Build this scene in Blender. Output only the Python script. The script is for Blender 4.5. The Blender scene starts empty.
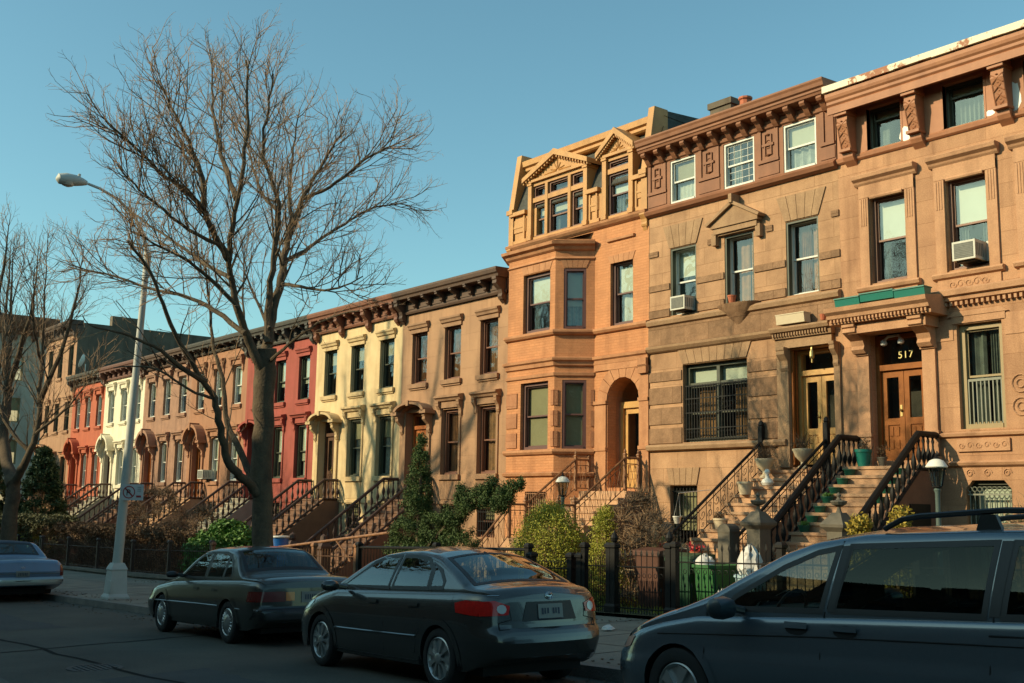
import bpy, math, random
from math import sin, cos, pi, radians as R_, sqrt
from mathutils import Vector, Matrix
from mathutils.bvhtree import BVHTree
from mathutils.geometry import tessellate_polygon

S = bpy.context.scene
COL = S.collection
# ---------------------------------------------------------------- camera
cam = bpy.data.cameras.new('camera')
cam.sensor_width = 36.0
cam.lens = 36.0 * 1107.4 / 1024
cam.clip_start = 0.1
cam.clip_end = 3000
camo = bpy.data.objects.new('camera', cam)
COL.objects.link(camo)
_yaw, _pit, _rol = R_(51.53), R_(8.54), R_(0.936)
fw = Vector((-sin(_yaw) * cos(_pit), cos(_yaw) * cos(_pit), sin(_pit)))
rt = Vector((cos(_yaw), sin(_yaw), 0))
up = rt.cross(fw)
r2 = cos(_rol) * rt + sin(_rol) * up
u2 = -sin(_rol) * rt + cos(_rol) * up
camo.matrix_world = Matrix(((r2.x, u2.x, -fw.x, 0), (r2.y, u2.y, -fw.y, 0), (r2.z, u2.z, -fw.z, 1.75), (0, 0, 0, 1)))
S.camera = camo
# ---------------------------------------------------------------- sky and sun
SUN_AZ = R_(24)      # how far the sun stands to the left of straight behind the viewer of the facades
SUN_EL = R_(25)
W = bpy.data.worlds.new('World')
S.world = W
W.use_nodes = True
nt = W.node_tree
bg = nt.nodes['Background']
sky = nt.nodes.new('ShaderNodeTexSky')
sky.sky_type = 'NISHITA'
sky.sun_disc = False
sky.sun_elevation = SUN_EL
sun_vec = Vector((-sin(SUN_AZ) * cos(SUN_EL), -cos(SUN_AZ) * cos(SUN_EL), sin(SUN_EL)))  # towards the sun
sky.sun_rotation = math.atan2(sun_vec.x, sun_vec.y)
sky.air_density = 1.0
sky.dust_density = 0.9
sky.ozone_density = 1.6
tint = nt.nodes.new('ShaderNodeMix')
tint.data_type = 'RGBA'
tint.blend_type = 'MULTIPLY'
tint.inputs[0].default_value = 1.0
tint.inputs[7].default_value = (0.86, 1.22, 1.02, 1)
nt.links.new(sky.outputs[0], tint.inputs[6])
nt.links.new(tint.outputs[2], bg.inputs[0])
bg.inputs[1].default_value = 0.15
sl = bpy.data.lights.new('sun', 'SUN')
sl.energy = 5.0
sl.angle = R_(0.5)
sl.color = (1.0, 0.82, 0.50)
so = bpy.data.objects.new('sun', sl)
so.rotation_euler = (-sun_vec).to_track_quat('-Z', 'Y').to_euler()
so.location = (0, 0, 60)
COL.objects.link(so)
S.view_settings.view_transform = 'Standard'
S.view_settings.look = 'None'
S.view_settings.exposure = 0.1
S.view_settings.gamma = 1.0
S.cycles.max_bounces = 6
S.cycles.transparent_max_bounces = 12
S.cycles.caustics_reflective = False
S.cycles.caustics_refractive = False

# ---------------------------------------------------------------- materials
def _n(t, k, **kw):
    n = t.nodes.new(k)
    for a, b in kw.items(): setattr(n, a, b)
    return n

def mat(name, col, rough=0.8, col2=None, ns=2.0, amt=0.5, bump=0.0, bs=30.0, metal=0.0, brick=None, streak=0.0,
        spec=0.5, coat=0.0, fine=0.0, stain=None, detail=6, lo=0.35, hi=0.68):
    """procedural material: base colour varied by noise, optional masonry joints, streaks and bump"""
    m = bpy.data.materials.new(name); m.use_nodes = True
    t = m.node_tree; b = t.nodes['Principled BSDF']; L = t.links.new
    b.inputs['Roughness'].default_value = rough
    b.inputs['Metallic'].default_value = metal
    b.inputs['Specular IOR Level'].default_value = spec
    b.inputs['Coat Weight'].default_value = coat
    b.inputs['Coat Roughness'].default_value = 0.04
    tc = _n(t, 'ShaderNodeTexCoord')
    c1 = (*col, 1); c2 = (*(col2 or tuple(c * 0.7 for c in col)), 1)
    nz = _n(t, 'ShaderNodeTexNoise'); nz.inputs['Scale'].default_value = ns; nz.inputs['Detail'].default_value = detail
    nz.inputs['Roughness'].default_value = 0.65
    L(tc.outputs['Object'], nz.inputs['Vector'])
    mr = _n(t, 'ShaderNodeMapRange'); mr.inputs[1].default_value = lo; mr.inputs[2].default_value = hi; mr.inputs[4].default_value = amt
    L(nz.outputs[0], mr.inputs[0])
    mx = _n(t, 'ShaderNodeMix', data_type='RGBA'); mx.inputs[6].default_value = c1; mx.inputs[7].default_value = c2
    L(mr.outputs[0], mx.inputs[0]); out = mx.outputs[2]
    def mul(src, fac, colr):
        q = _n(t, 'ShaderNodeMix', data_type='RGBA', blend_type='MULTIPLY'); q.inputs[7].default_value = (*colr, 1)
        L(src, q.inputs[6]); L(fac, q.inputs[0]); return q.outputs[2]
    if streak or stain:
        mp = _n(t, 'ShaderNodeMapping'); mp.inputs['Scale'].default_value = (2.2, 2.2, 0.25); L(tc.outputs['Object'], mp.inputs[0])
        n2 = _n(t, 'ShaderNodeTexNoise'); n2.inputs['Scale'].default_value = 1.3; n2.inputs['Detail'].default_value = 8; L(mp.outputs[0], n2.inputs['Vector'])
        m2 = _n(t, 'ShaderNodeMapRange'); m2.inputs[1].default_value = 0.5; m2.inputs[2].default_value = 0.72; m2.inputs[4].default_value = streak
        L(n2.outputs[0], m2.inputs[0]); out = mul(out, m2.outputs[0], stain or (0.45, 0.4, 0.36))
    if fine:
        n3 = _n(t, 'ShaderNodeTexNoise'); n3.inputs['Scale'].default_value = 45; n3.inputs['Detail'].default_value = 3; L(tc.outputs['Object'], n3.inputs['Vector'])
        m3 = _n(t, 'ShaderNodeMapRange'); m3.inputs[1].default_value = 0.4; m3.inputs[2].default_value = 0.6; m3.inputs[4].default_value = fine
        L(n3.outputs[0], m3.inputs[0]); out = mul(out, m3.outputs[0], (0.6, 0.58, 0.55))
    hgt = None
    if brick:
        w, h, mort, jm, var = brick
        sp = _n(t, 'ShaderNodeSeparateXYZ'); L(tc.outputs['Object'], sp.inputs[0])
        ad = _n(t, 'ShaderNodeMath', operation='ADD'); L(sp.outputs[0], ad.inputs[0]); L(sp.outputs[1], ad.inputs[1])
        cb = _n(t, 'ShaderNodeCombineXYZ'); L(ad.outputs[0], cb.inputs[0]); L(sp.outputs[2], cb.inputs[1])
        br = _n(t, 'ShaderNodeTexBrick'); L(cb.outputs[0], br.inputs['Vector'])
        br.inputs['Scale'].default_value = 1.0; br.inputs['Brick Width'].default_value = w; br.inputs['Row Height'].default_value = h
        br.inputs['Mortar Size'].default_value = mort; br.inputs['Mortar Smooth'].default_value = 0.3
        br.inputs['Color1'].default_value = (1, 1, 1, 1); br.inputs['Color2'].default_value = (1 - var, 1 - var, 1 - var, 1); br.inputs['Mortar'].default_value = (*jm, 1)
        q = _n(t, 'ShaderNodeMix', data_type='RGBA', blend_type='MULTIPLY'); q.inputs[0].default_value = 1
        L(out, q.inputs[6]); L(br.outputs[0], q.inputs[7]); out = q.outputs[2]; hgt = br.outputs[1]
    L(out, b.inputs['Base Color'])
    if bump:
        n4 = _n(t, 'ShaderNodeTexNoise'); n4.inputs['Scale'].default_value = bs; n4.inputs['Detail'].default_value = 5; L(tc.outputs['Object'], n4.inputs['Vector'])
        bp = _n(t, 'ShaderNodeBump'); bp.inputs['Strength'].default_value = bump; bp.inputs['Distance'].default_value = 0.02
        L(n4.outputs[0], bp.inputs['Height']); nrm = bp.outputs[0]
        if hgt:
            b2 = _n(t, 'ShaderNodeBump'); b2.invert = True; b2.inputs['Strength'].default_value = 0.6; b2.inputs['Distance'].default_value = 0.01
            L(hgt, b2.inputs['Height']); L(nrm, b2.inputs['Normal']); nrm = b2.outputs[0]
        L(nrm, b.inputs['Normal'])
    return m

def glass(name, tintc=(0.75, 0.8, 0.78), refl=(1, 1, 1), wav=0.02, f0=1.5, opac=0.0, rough=0.0):
    m = bpy.data.materials.new(name); m.use_nodes = True
    t = m.node_tree; L = t.links.new; t.nodes.remove(t.nodes['Principled BSDF'])
    o = t.nodes['Material Output']
    tr = _n(t, 'ShaderNodeBsdfTransparent'); tr.inputs[0].default_value = (*tintc, 1)
    gl = _n(t, 'ShaderNodeBsdfGlossy'); gl.inputs['Roughness'].default_value = rough; gl.inputs[0].default_value = (*refl, 1)
    fr = _n(t, 'ShaderNodeFresnel')
    ge = _n(t, 'ShaderNodeNewGeometry'); io = _n(t, 'ShaderNodeMix', data_type='FLOAT'); io.inputs[2].default_value = f0; io.inputs[3].default_value = 1 / f0
    L(ge.outputs['Backfacing'], io.inputs[0]); L(io.outputs[0], fr.inputs[0])
    tc = _n(t, 'ShaderNodeTexCoord'); nz = _n(t, 'ShaderNodeTexNoise'); nz.inputs['Scale'].default_value = 2.5; nz.inputs['Detail'].default_value = 1
    L(tc.outputs['Object'], nz.inputs['Vector'])
    bp = _n(t, 'ShaderNodeBump'); bp.inputs['Strength'].default_value = wav; bp.inputs['Distance'].default_value = 0.2
    L(nz.outputs[0], bp.inputs['Height']); L(bp.outputs[0], gl.inputs['Normal'])
    mx = _n(t, 'ShaderNodeMixShader')
    ad = _n(t, 'ShaderNodeMath', operation='MULTIPLY'); ad.inputs[1].default_value = 1.9; ad.use_clamp = True
    L(fr.outputs[0], ad.inputs[0]); L(ad.outputs[0], mx.inputs[0]); L(tr.outputs[0], mx.inputs[1]); L(gl.outputs[0], mx.inputs[2])
    L(mx.outputs[0], o.inputs[0])
    return m

# ---------------------------------------------------------------- mesh helpers
class MB:
    def __init__(s, M=None): s.v = []; s.f = []; s.M = M or Matrix()
    def add(s, vs, fs):
        o = len(s.v); M = s.M
        s.v.extend([M @ Vector(p) for p in vs]); s.f.extend([tuple(i + o for i in f) for f in fs]); return s
    def quad(s, *p): return s.add(p, [tuple(range(len(p)))])
    def box(s, x0, x1, y0, y1, z0, z1):
        if x0 > x1: x0, x1 = x1, x0
        if y0 > y1: y0, y1 = y1, y0
        if z0 > z1: z0, z1 = z1, z0
        return s.add([(x0, y0, z0), (x1, y0, z0), (x1, y1, z0), (x0, y1, z0), (x0, y0, z1), (x1, y0, z1), (x1, y1, z1), (x0, y1, z1)],
                     [(0, 3, 2, 1), (4, 5, 6, 7), (0, 1, 5, 4), (1, 2, 6, 5), (2, 3, 7, 6), (3, 0, 4, 7)])
    def prism(s, poly, lo, hi, ax='x'):
        """extrude polygon [(a,b)] : ax x -> (y,z), ax y -> (x,z), ax z -> (x,y)"""
        n = len(poly)
        def P(a, b, c): return {'x': (c, a, b), 'y': (a, c, b), 'z': (a, b, c)}[ax]
        vs = [P(a, b, lo) for a, b in poly] + [P(a, b, hi) for a, b in poly]
        fs = [(i, (i + 1) % n, n + (i + 1) % n, n + i) for i in range(n)]
        tri = tessellate_polygon([[Vector((a, b, 0)) for a, b in poly]])
        for t in tri: fs.append(tuple(t)); fs.append(tuple(n + i for i in reversed(t)))
        return s.add(vs, fs)
    def tube(s, pts, r, n=6, cap=True):
        pts = [Vector(p) for p in pts]; m = len(pts)
        rs = r if isinstance(r, (list, tuple)) else [r] * m
        vs = []; ref = None
        for i, p in enumerate(pts):
            d = (pts[min(i + 1, m - 1)] - pts[max(i - 1, 0)])
            d = d.normalized() if d.length > 1e-9 else Vector((0, 0, 1))
            if ref is None: ref = Vector((0, 0, 1)) if abs(d.z) < 0.9 else Vector((1, 0, 0))
            a = (ref - d * ref.dot(d));
            a = a.normalized() if a.length > 1e-6 else Vector((0, 1, 0)); ref = a
            b = d.cross(a)
            for k in range(n):
                w = 2 * pi * k / n; vs.append(p + (a * cos(w) + b * sin(w)) * rs[i])
        fs = [(i * n + k, i * n + (k + 1) % n, (i + 1) * n + (k + 1) % n, (i + 1) * n + k) for i in range(m - 1) for k in range(n)]
        if cap: fs += [tuple(reversed(range(n))), tuple((m - 1) * n + k for k in range(n))]
        return s.add(vs, fs)
    def lathe(s, prof, c=(0, 0, 0), n=12, sx=1, sy=1):
        """prof [(r,z)] about the z axis through c"""
        vs = [(c[0] + r * cos(2 * pi * k / n) * sx, c[1] + r * sin(2 * pi * k / n) * sy, c[2] + z) for r, z in prof for k in range(n)]
        m = len(prof)
        fs = [(i * n + k, i * n + (k + 1) % n, (i + 1) * n + (k + 1) % n, (i + 1) * n + k) for i in range(m - 1) for k in range(n)]
        fs += [tuple(reversed(range(n))), tuple((m - 1) * n + k for k in range(n))]
        return s.add(vs, fs)
    def square_lathe(s, prof, c=(0, 0, 0)):
        vs = [(c[0] + r * a, c[1] + r * b, c[2] + z) for r, z in prof for a, b in ((-1, -1), (1, -1), (1, 1), (-1, 1))]
        m = len(prof)
        fs = [(i * 4 + k, i * 4 + (k + 1) % 4, (i + 1) * 4 + (k + 1) % 4, (i + 1) * 4 + k) for i in range(m - 1) for k in range(4)]
        fs += [(3, 2, 1, 0), tuple((m - 1) * 4 + k for k in range(4))]
        return s.add(vs, fs)
    def build(s, name, m, parent=None, smooth=False, local=False):
        me = bpy.data.meshes.new(name)
        o = Vector((0, 0, 0))
        if not local:
            q = parent
            while q is not None: o = o + q.location; q = q.parent
        me.from_pydata([v - o for v in s.v], [], s.f); me.update()
        for mm in (m if isinstance(m, (list, tuple)) else [m]): me.materials.append(mm)
        if smooth:
            me.polygons.foreach_set('use_smooth', [True] * len(me.polygons)); me.set_sharp_from_angle(angle=0.75)
        ob = bpy.data.objects.new(name, me); COL.objects.link(ob)
        if parent is not None: ob.parent = parent
        return ob

def thing(name, label, cat, loc, group=None):
    o = bpy.data.objects.new(name, None); COL.objects.link(o); o.location = loc; o.empty_display_size = 0.3
    o['label'] = label; o['category'] = cat
    if group: o['group'] = group
    return o
def single(mb, name, m, label, cat, base, group=None, smooth=False, kind=None):
    """one-mesh thing with its origin at base"""
    b = Vector(base); mb.v = [v - b for v in mb.v]
    o = mb.build(name, m, None, smooth); o.location = b
    o['label'] = label; o['category'] = cat
    if group: o['group'] = group
    if kind: o['kind'] = kind
    return o
def structure(mb, name, m, smooth=False):
    o = mb.build(name, m, None, smooth); o['kind'] = 'structure'; o['label'] = STRUCT_LABEL[name]; o['category'] = name.replace('_', ' '); return o
STRUCT_LABEL = {'ground': 'bare earth ground under the whole street', 'road': 'dark patched asphalt street in shade', 'sidewalk': 'grey concrete slab sidewalk between the kerb and the garden fences',
                'kerb': 'grey stone kerb between the street and the sidewalk', 'kerb_near': 'stone kerb of the near side', 'near_sidewalk': 'concrete sidewalk of the near side', 'garden_ground': 'front garden soil and lawn before the row of brownstone houses'}
def lerp(a, b, t): return a + (b - a) * t

def gz(x):
    """the street falls gently to the left"""
    x = min(x, 20)
    if x < -75: x = -75
    return 0.03 * max(x, -36) + 0.205 + (0.016 * (x + 36) if x < -36 else 0)
def gs(x, y): return gz(x) + 0.13 + 0.012 * (min(y, 13.3) - 8.6)
def gg(x): return gz(x) + 0.24

# colours that stand for painted and bare stone, wood, iron
M = {}
M['brown_d'] = mat('brownstone_warm', (0.57, 0.315, 0.17), 0.9, (0.38, 0.195, 0.105), 1.2, 0.8, 0.35, 60, brick=(1.15, 0.48, 0.006, (0.78, 0.74, 0.7), 0.16), streak=0.7, fine=0.45)
M['trim_d'] = mat('brownstone_trim', (0.54, 0.30, 0.165), 0.88, (0.42, 0.22, 0.12), 2.5, 0.7, 0.3, 50, streak=0.5, fine=0.35)
M['brown_c'] = mat('ashlar_tan', (0.57, 0.33, 0.18), 0.9, (0.35, 0.195, 0.105), 1.5, 0.9, 0.4, 40, brick=(0.95, 0.42, 0.006, (0.7, 0.66, 0.6), 0.18), streak=0.4, fine=0.4)
M['rock_c'] = mat('rock_faced_band', (0.37, 0.215, 0.12), 0.95, (0.23, 0.13, 0.07), 3.5, 0.9, 1.0, 9, brick=(0.8, 0.5, 0.008, (0.6, 0.55, 0.5), 0.25), streak=0.3, fine=0.5)
M['trim_c'] = mat('ashlar_trim', (0.40, 0.25, 0.14), 0.9, (0.30, 0.18, 0.1), 3, 0.8, 0.4, 40, streak=0.4, fine=0.4)
M['red_c'] = mat('painted_attic_brown', (0.28, 0.112, 0.052), 0.7, (0.19, 0.075, 0.036), 3, 0.7, 0.12, 30, streak=0.3, fine=0.15)
M['brown_b'] = mat('orange_brick', (0.64, 0.285, 0.125), 0.88, (0.50, 0.22, 0.10), 1.3, 0.8, 0.3, 50, brick=(0.22, 0.075, 0.006, (0.86, 0.82, 0.76), 0.12), streak=0.4, fine=0.3)
M['trim_b'] = mat('terracotta_trim', (0.54, 0.26, 0.125), 0.85, (0.40, 0.175, 0.08), 2.4, 0.8, 0.3, 40, streak=0.45, fine=0.3)
M['block_b'] = mat('terracotta_block', (0.48, 0.22, 0.11), 0.9, (0.36, 0.15, 0.07), 3, 0.8, 0.5, 30, brick=(0.9, 0.33, 0.006, (0.75, 0.7, 0.65), 0.12), streak=0.35, fine=0.35)
M['ochre'] = mat('ochre_painted_wood', (0.54, 0.27, 0.085), 0.6, (0.40, 0.19, 0.06), 2.5, 0.7, 0.1, 40, streak=0.35, fine=0.1)
M['slate'] = mat('dark_slate', (0.045, 0.048, 0.042), 0.75, (0.07, 0.072, 0.06), 5, 0.8, 0.3, 30, brick=(0.25, 0.2, 0.006, (0.6, 0.6, 0.6), 0.3))
M['redd'] = mat('cornice_red_brown', (0.40, 0.17, 0.08), 0.65, (0.29, 0.115, 0.055), 3, 0.7, 0.12, 30, streak=0.3)
M['peel'] = mat('peeling_white_paint', (0.72, 0.66, 0.52), 0.8, (0.38, 0.16, 0.08), 2.2, 0.0, 0.2, 20)
M['plaster_a'] = mat('plaster_tan', (0.45, 0.26, 0.145), 0.9, (0.35, 0.20, 0.115), 0.9, 0.9, 0.25, 40, streak=0.5, fine=0.25, brick=(1.3, 0.55, 0.004, (0.88, 0.86, 0.84), 0.04))
M['plaster_y'] = mat('plaster_cream_yellow', (0.70, 0.54, 0.30), 0.85, (0.55, 0.39, 0.20), 1.2, 0.8, 0.2, 30, streak=0.4, fine=0.15)
M['plaster_r'] = mat('plaster_brick_red', (0.36, 0.078, 0.058), 0.85, (0.27, 0.06, 0.035), 1.4, 0.8, 0.2, 30, streak=0.4, fine=0.15)
M['plaster_t'] = mat('plaster_sienna', (0.38, 0.19, 0.105), 0.88, (0.31, 0.145, 0.08), 1.2, 0.8, 0.2, 30, streak=0.45, fine=0.2)
M['plaster_p'] = mat('plaster_rose_brown', (0.40, 0.225, 0.145), 0.9, (0.27, 0.15, 0.1), 2.6, 1.0, 0.3, 30, streak=0.5, fine=0.3)
M['plaster_w'] = mat('plaster_ivory', (0.78, 0.72, 0.54), 0.85, (0.66, 0.58, 0.42), 1.5, 0.8, 0.2, 30, streak=0.35, fine=0.1)
M['plaster_o'] = mat('plaster_orange_red', (0.46, 0.12, 0.055), 0.85, (0.37, 0.09, 0.045), 1.5, 0.8, 0.2, 30, streak=0.35, fine=0.1)
M['plaster_k'] = mat('plaster_pale_brown', (0.40, 0.23, 0.13), 0.88, (0.33, 0.175, 0.1), 1.2, 0.9, 0.2, 30, streak=0.5, fine=0.2)
M['grey_wall'] = mat('grey_render', (0.17, 0.135, 0.095), 0.95, (0.11, 0.085, 0.062), 0.7, 1.0, 0.3, 20, streak=0.6, fine=0.2)
M['pale_wall'] = mat('pale_painted_brick', (0.48, 0.40, 0.31), 0.9, (0.38, 0.31, 0.24), 0.6, 0.9, 0.2, 20, streak=0.4)
M['corn_dark'] = mat('cornice_dark_brown', (0.075, 0.042, 0.028), 0.65, (0.11, 0.06, 0.035), 4, 0.8, 0.15, 20, streak=0.2)
M['corn_black'] = mat('cornice_charcoal', (0.045, 0.042, 0.036), 0.7, (0.075, 0.068, 0.055), 4, 0.8, 0.15, 20)
M['corn_rust'] = mat('cornice_rust', (0.22, 0.085, 0.045), 0.65, (0.15, 0.06, 0.035), 4, 0.8, 0.15, 20, streak=0.3)
M['brick_side'] = mat('party_wall_brick', (0.16, 0.09, 0.06), 0.95, (0.11, 0.065, 0.045), 1, 0.9, 0.3, 40, brick=(0.22, 0.075, 0.008, (0.8, 0.8, 0.75), 0.2), streak=0.5)
M['roof'] = mat('tar_roof', (0.06, 0.058, 0.055), 0.95, (0.1, 0.1, 0.095), 2, 0.8, 0.3, 20)
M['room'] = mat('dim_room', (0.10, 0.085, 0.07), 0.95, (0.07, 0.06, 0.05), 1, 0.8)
M['blind'] = mat('window_blind', (0.62, 0.58, 0.44), 0.8, (0.56, 0.52, 0.4), 3, 0.6)
M['blind_tan'] = mat('tan_blind', (0.44, 0.37, 0.22), 0.8, (0.36, 0.30, 0.18), 3, 0.6)
M['blind_white'] = mat('white_blind', (0.80, 0.79, 0.68), 0.8, (0.7, 0.7, 0.6), 3, 0.4)
M['lace'] = mat('curtain_lace', (0.52, 0.52, 0.46), 0.9, (0.25, 0.27, 0.26), 9, 0.9)
M['lace_reflection_warm'] = mat('curtain_reflection_warm', (0.50, 0.24, 0.11), 0.9, (0.22, 0.12, 0.07), 6, 0.9)  # warm curtain colour; on the tan house it paints in orange reflections
M['glass'] = glass('window_glass', (0.72, 0.78, 0.74), (0.92, 0.97, 1.0), 0.035, 1.52)
M['f_green'] = mat('frame_dark_green', (0.045, 0.055, 0.035), 0.5, (0.07, 0.07, 0.045), 5, 0.6)
M['f_white'] = mat('frame_white', (0.62, 0.62, 0.56), 0.5, (0.5, 0.5, 0.45), 5, 0.5)
M['f_tan'] = mat('frame_tan', (0.30, 0.22, 0.10), 0.5, (0.24, 0.17, 0.08), 5, 0.6)
M['f_brown'] = mat('frame_red_brown', (0.20, 0.085, 0.05), 0.5, (0.15, 0.065, 0.04), 5, 0.6)
M['f_purple'] = mat('frame_plum', (0.13, 0.06, 0.05), 0.5, (0.10, 0.045, 0.04), 5, 0.6)
M['f_grey'] = mat('frame_grey_green', (0.20, 0.21, 0.16), 0.5, (0.15, 0.16, 0.12), 5, 0.6)
M['wood_honey'] = mat('door_honey_oak', (0.58, 0.33, 0.10), 0.45, (0.46, 0.24, 0.07), 3, 0.8, 0.1, 30, coat=0.2)
M['wood_red'] = mat('door_red_mahogany', (0.30, 0.105, 0.025), 0.6, (0.2, 0.065, 0.016), 4, 0.8, 0.1, 30, spec=0.2)
M['wood_dark'] = mat('door_dark_walnut', (0.10, 0.045, 0.022), 0.5, (0.07, 0.03, 0.016), 4, 0.8)
M['wood_orange'] = mat('door_orange_varnish', (0.42, 0.13, 0.03), 0.45, (0.3, 0.085, 0.02), 4, 0.8)
M['brass'] = mat('worn_brass', (0.55, 0.42, 0.18), 0.35, metal=0.9)
M['iron'] = mat('black_painted_iron', (0.008, 0.0085, 0.009), 0.55, (0.014, 0.013, 0.012), 12, 0.6, spec=0.25)
M['iron_rust'] = mat('rust_brown_iron', (0.32, 0.15, 0.065), 0.65, (0.10, 0.045, 0.025), 8, 0.8)
M['iron_brown'] = mat('weathered_brown_iron', (0.09, 0.05, 0.035), 0.65, (0.06, 0.03, 0.02), 8, 0.8)
M['stone_grey'] = mat('grey_newel_stone', (0.14, 0.125, 0.095), 0.85, (0.10, 0.09, 0.07), 5, 0.8, 0.3, 30)
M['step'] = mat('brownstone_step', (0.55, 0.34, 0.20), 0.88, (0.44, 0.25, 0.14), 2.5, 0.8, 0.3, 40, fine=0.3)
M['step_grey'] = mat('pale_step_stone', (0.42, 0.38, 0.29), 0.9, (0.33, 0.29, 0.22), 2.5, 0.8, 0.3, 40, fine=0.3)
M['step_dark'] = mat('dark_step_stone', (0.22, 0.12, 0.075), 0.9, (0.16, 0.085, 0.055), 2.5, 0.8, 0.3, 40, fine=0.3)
M['asphalt'] = mat('asphalt', (0.105, 0.095, 0.075), 0.88, (0.05, 0.047, 0.039), 0.35, 1.0, 0.5, 70, fine=0.5, spec=0.35, detail=10)
M['concrete'] = mat('sidewalk_concrete', (0.26, 0.23, 0.18), 0.92, (0.16, 0.145, 0.115), 0.9, 0.9, 0.4, 60, fine=0.4)
M['kerb'] = mat('kerb_stone', (0.22, 0.20, 0.17), 0.9, (0.12, 0.115, 0.10), 1.6, 0.9, 0.4, 40)
M['soil'] = mat('garden_soil', (0.08, 0.062, 0.038), 0.98, (0.07, 0.09, 0.025), 0.8, 0.9, 0.8, 20, fine=0.4)
M['bark'] = mat('bark', (0.13, 0.095, 0.058), 0.95, (0.055, 0.04, 0.026), 3.5, 0.9, 0.9, 24, fine=0.4)
M['twig'] = mat('twig', (0.36, 0.23, 0.13), 0.9, (0.26, 0.16, 0.09), 3, 0.6)
M['galv'] = mat('galvanised_pole', (0.50, 0.52, 0.48), 0.6, (0.40, 0.42, 0.39), 3, 0.7)
M['white_paint'] = mat('white_enamel', (0.78, 0.76, 0.68), 0.45, (0.66, 0.64, 0.56), 4, 0.5)
M['teal'] = mat('teal_glaze', (0.01, 0.15, 0.115), 0.4, (0.01, 0.16, 0.13), 4, 0.5)
M['green_pot'] = mat('green_plastic', (0.008, 0.10, 0.06), 0.45, (0.006, 0.08, 0.05), 4, 0.5)
M['terracotta'] = mat('clay_pot', (0.45, 0.13, 0.06), 0.8, (0.36, 0.1, 0.05), 4, 0.5)
M['cream_pot'] = mat('cream_ceramic', (0.60, 0.50, 0.34), 0.6, (0.5, 0.4, 0.27), 4, 0.5)
M['ac'] = mat('ac_casing', (0.55, 0.54, 0.46), 0.6, (0.45, 0.44, 0.37), 5, 0.5)
M['ac_dark'] = mat('ac_grille', (0.13, 0.135, 0.12), 0.7, (0.2, 0.2, 0.17), 12, 0.8)
M['bin_green'] = mat('green_bin_plastic', (0.015, 0.12, 0.025), 0.6, (0.01, 0.075, 0.018), 4, 0.5)
M['bin_dark'] = mat('dark_green_bin', (0.01, 0.06, 0.025), 0.5, (0.01, 0.05, 0.02), 4, 0.5)
M['bin_brown'] = mat('brown_bin', (0.10, 0.04, 0.025), 0.55, (0.07, 0.03, 0.02), 4, 0.5)
M['blue'] = mat('blue_plastic', (0.01, 0.13, 0.42), 0.4, (0.01, 0.1, 0.34), 4, 0.5)
M['bag'] = mat('white_plastic_bag', (0.60, 0.58, 0.55), 0.45, (0.6, 0.6, 0.58), 6, 0.6, 0.6, 14)
M['bag_blue'] = mat('pale_blue_plastic', (0.35, 0.5, 0.55), 0.45, (0.28, 0.42, 0.48), 6, 0.6, 0.6, 14)
M['leaf_dark'] = mat('leaf_dark', (0.05, 0.085, 0.022), 0.7, (0.028, 0.05, 0.014), 3.5, 1.0)
M['leaf_lime'] = mat('leaf_lime', (0.46, 0.43, 0.05), 0.7, (0.26, 0.28, 0.035), 3.5, 1.0)
M['leaf_mid'] = mat('leaf_mid', (0.09, 0.21, 0.025), 0.65, (0.05, 0.12, 0.018), 3.5, 1.0)
M['leaf_gold'] = mat('leaf_gold', (0.42, 0.32, 0.04), 0.7, (0.28, 0.21, 0.03), 3.5, 1.0)
M['leaf_dry'] = mat('leaf_dry', (0.17, 0.10, 0.05), 0.85, (0.09, 0.055, 0.03), 3.5, 1.0)
M['leaf_olive'] = mat('leaf_olive', (0.09, 0.09, 0.03), 0.75, (0.05, 0.055, 0.02), 3.5, 1.0)
M['tyre'] = mat('tyre_rubber', (0.012, 0.012, 0.012), 0.8)
M['rim'] = mat('hubcap_silver', (0.42, 0.43, 0.42), 0.35, (0.35, 0.36, 0.35), 6, 0.5, metal=0.7)
M['chrome'] = mat('chrome', (0.6, 0.62, 0.62), 0.12, metal=1.0)
M['trim_black'] = mat('black_trim', (0.012, 0.013, 0.014), 0.5)
M['under'] = mat('underbody', (0.008, 0.008, 0.008), 0.9)
M['tail'] = mat('tail_lamp_red', (0.60, 0.012, 0.008), 0.12, (0.38, 0.01, 0.008), 20, 0.7, coat=0.25)
M['tail_dark'] = mat('old_tail_lamp_red', (0.12, 0.01, 0.008), 0.25, (0.09, 0.01, 0.008), 20, 0.7, coat=0.5)
M['amber'] = mat('amber_lens', (0.55, 0.16, 0.02), 0.2, coat=0.5)
M['lens'] = mat('clear_lens', (0.55, 0.56, 0.54), 0.12, coat=0.8)
M['plate'] = mat('licence_plate', (0.20, 0.21, 0.19), 0.5)
M['seat'] = mat('car_seat', (0.06, 0.058, 0.052), 0.9)
M['carglass'] = glass('car_glass', (0.50, 0.60, 0.57), (0.75, 0.8, 0.8), 0.0, 1.5)
M['carglass_tint'] = glass('privacy_glass', (0.22, 0.26, 0.24), (0.22, 0.26, 0.25), 0.0, 1.5)
M['paint_grey'] = mat('paint_slate_grey', (0.062, 0.062, 0.058), 0.22, (0.054, 0.054, 0.050), 40, 0.5, metal=0.55, coat=0.8)
M['paint_dark'] = mat('paint_dark_olive', (0.030, 0.032, 0.026), 0.3, (0.026, 0.028, 0.023), 40, 0.5, metal=0.3, coat=0.7)
M['paint_blue'] = mat('paint_light_blue', (0.13, 0.20, 0.30), 0.35, (0.115, 0.18, 0.27), 40, 0.5, metal=0.3, coat=0.6)
M['paint_navy'] = mat('vinyl_roof_navy', (0.02, 0.035, 0.06), 0.6)
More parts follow.
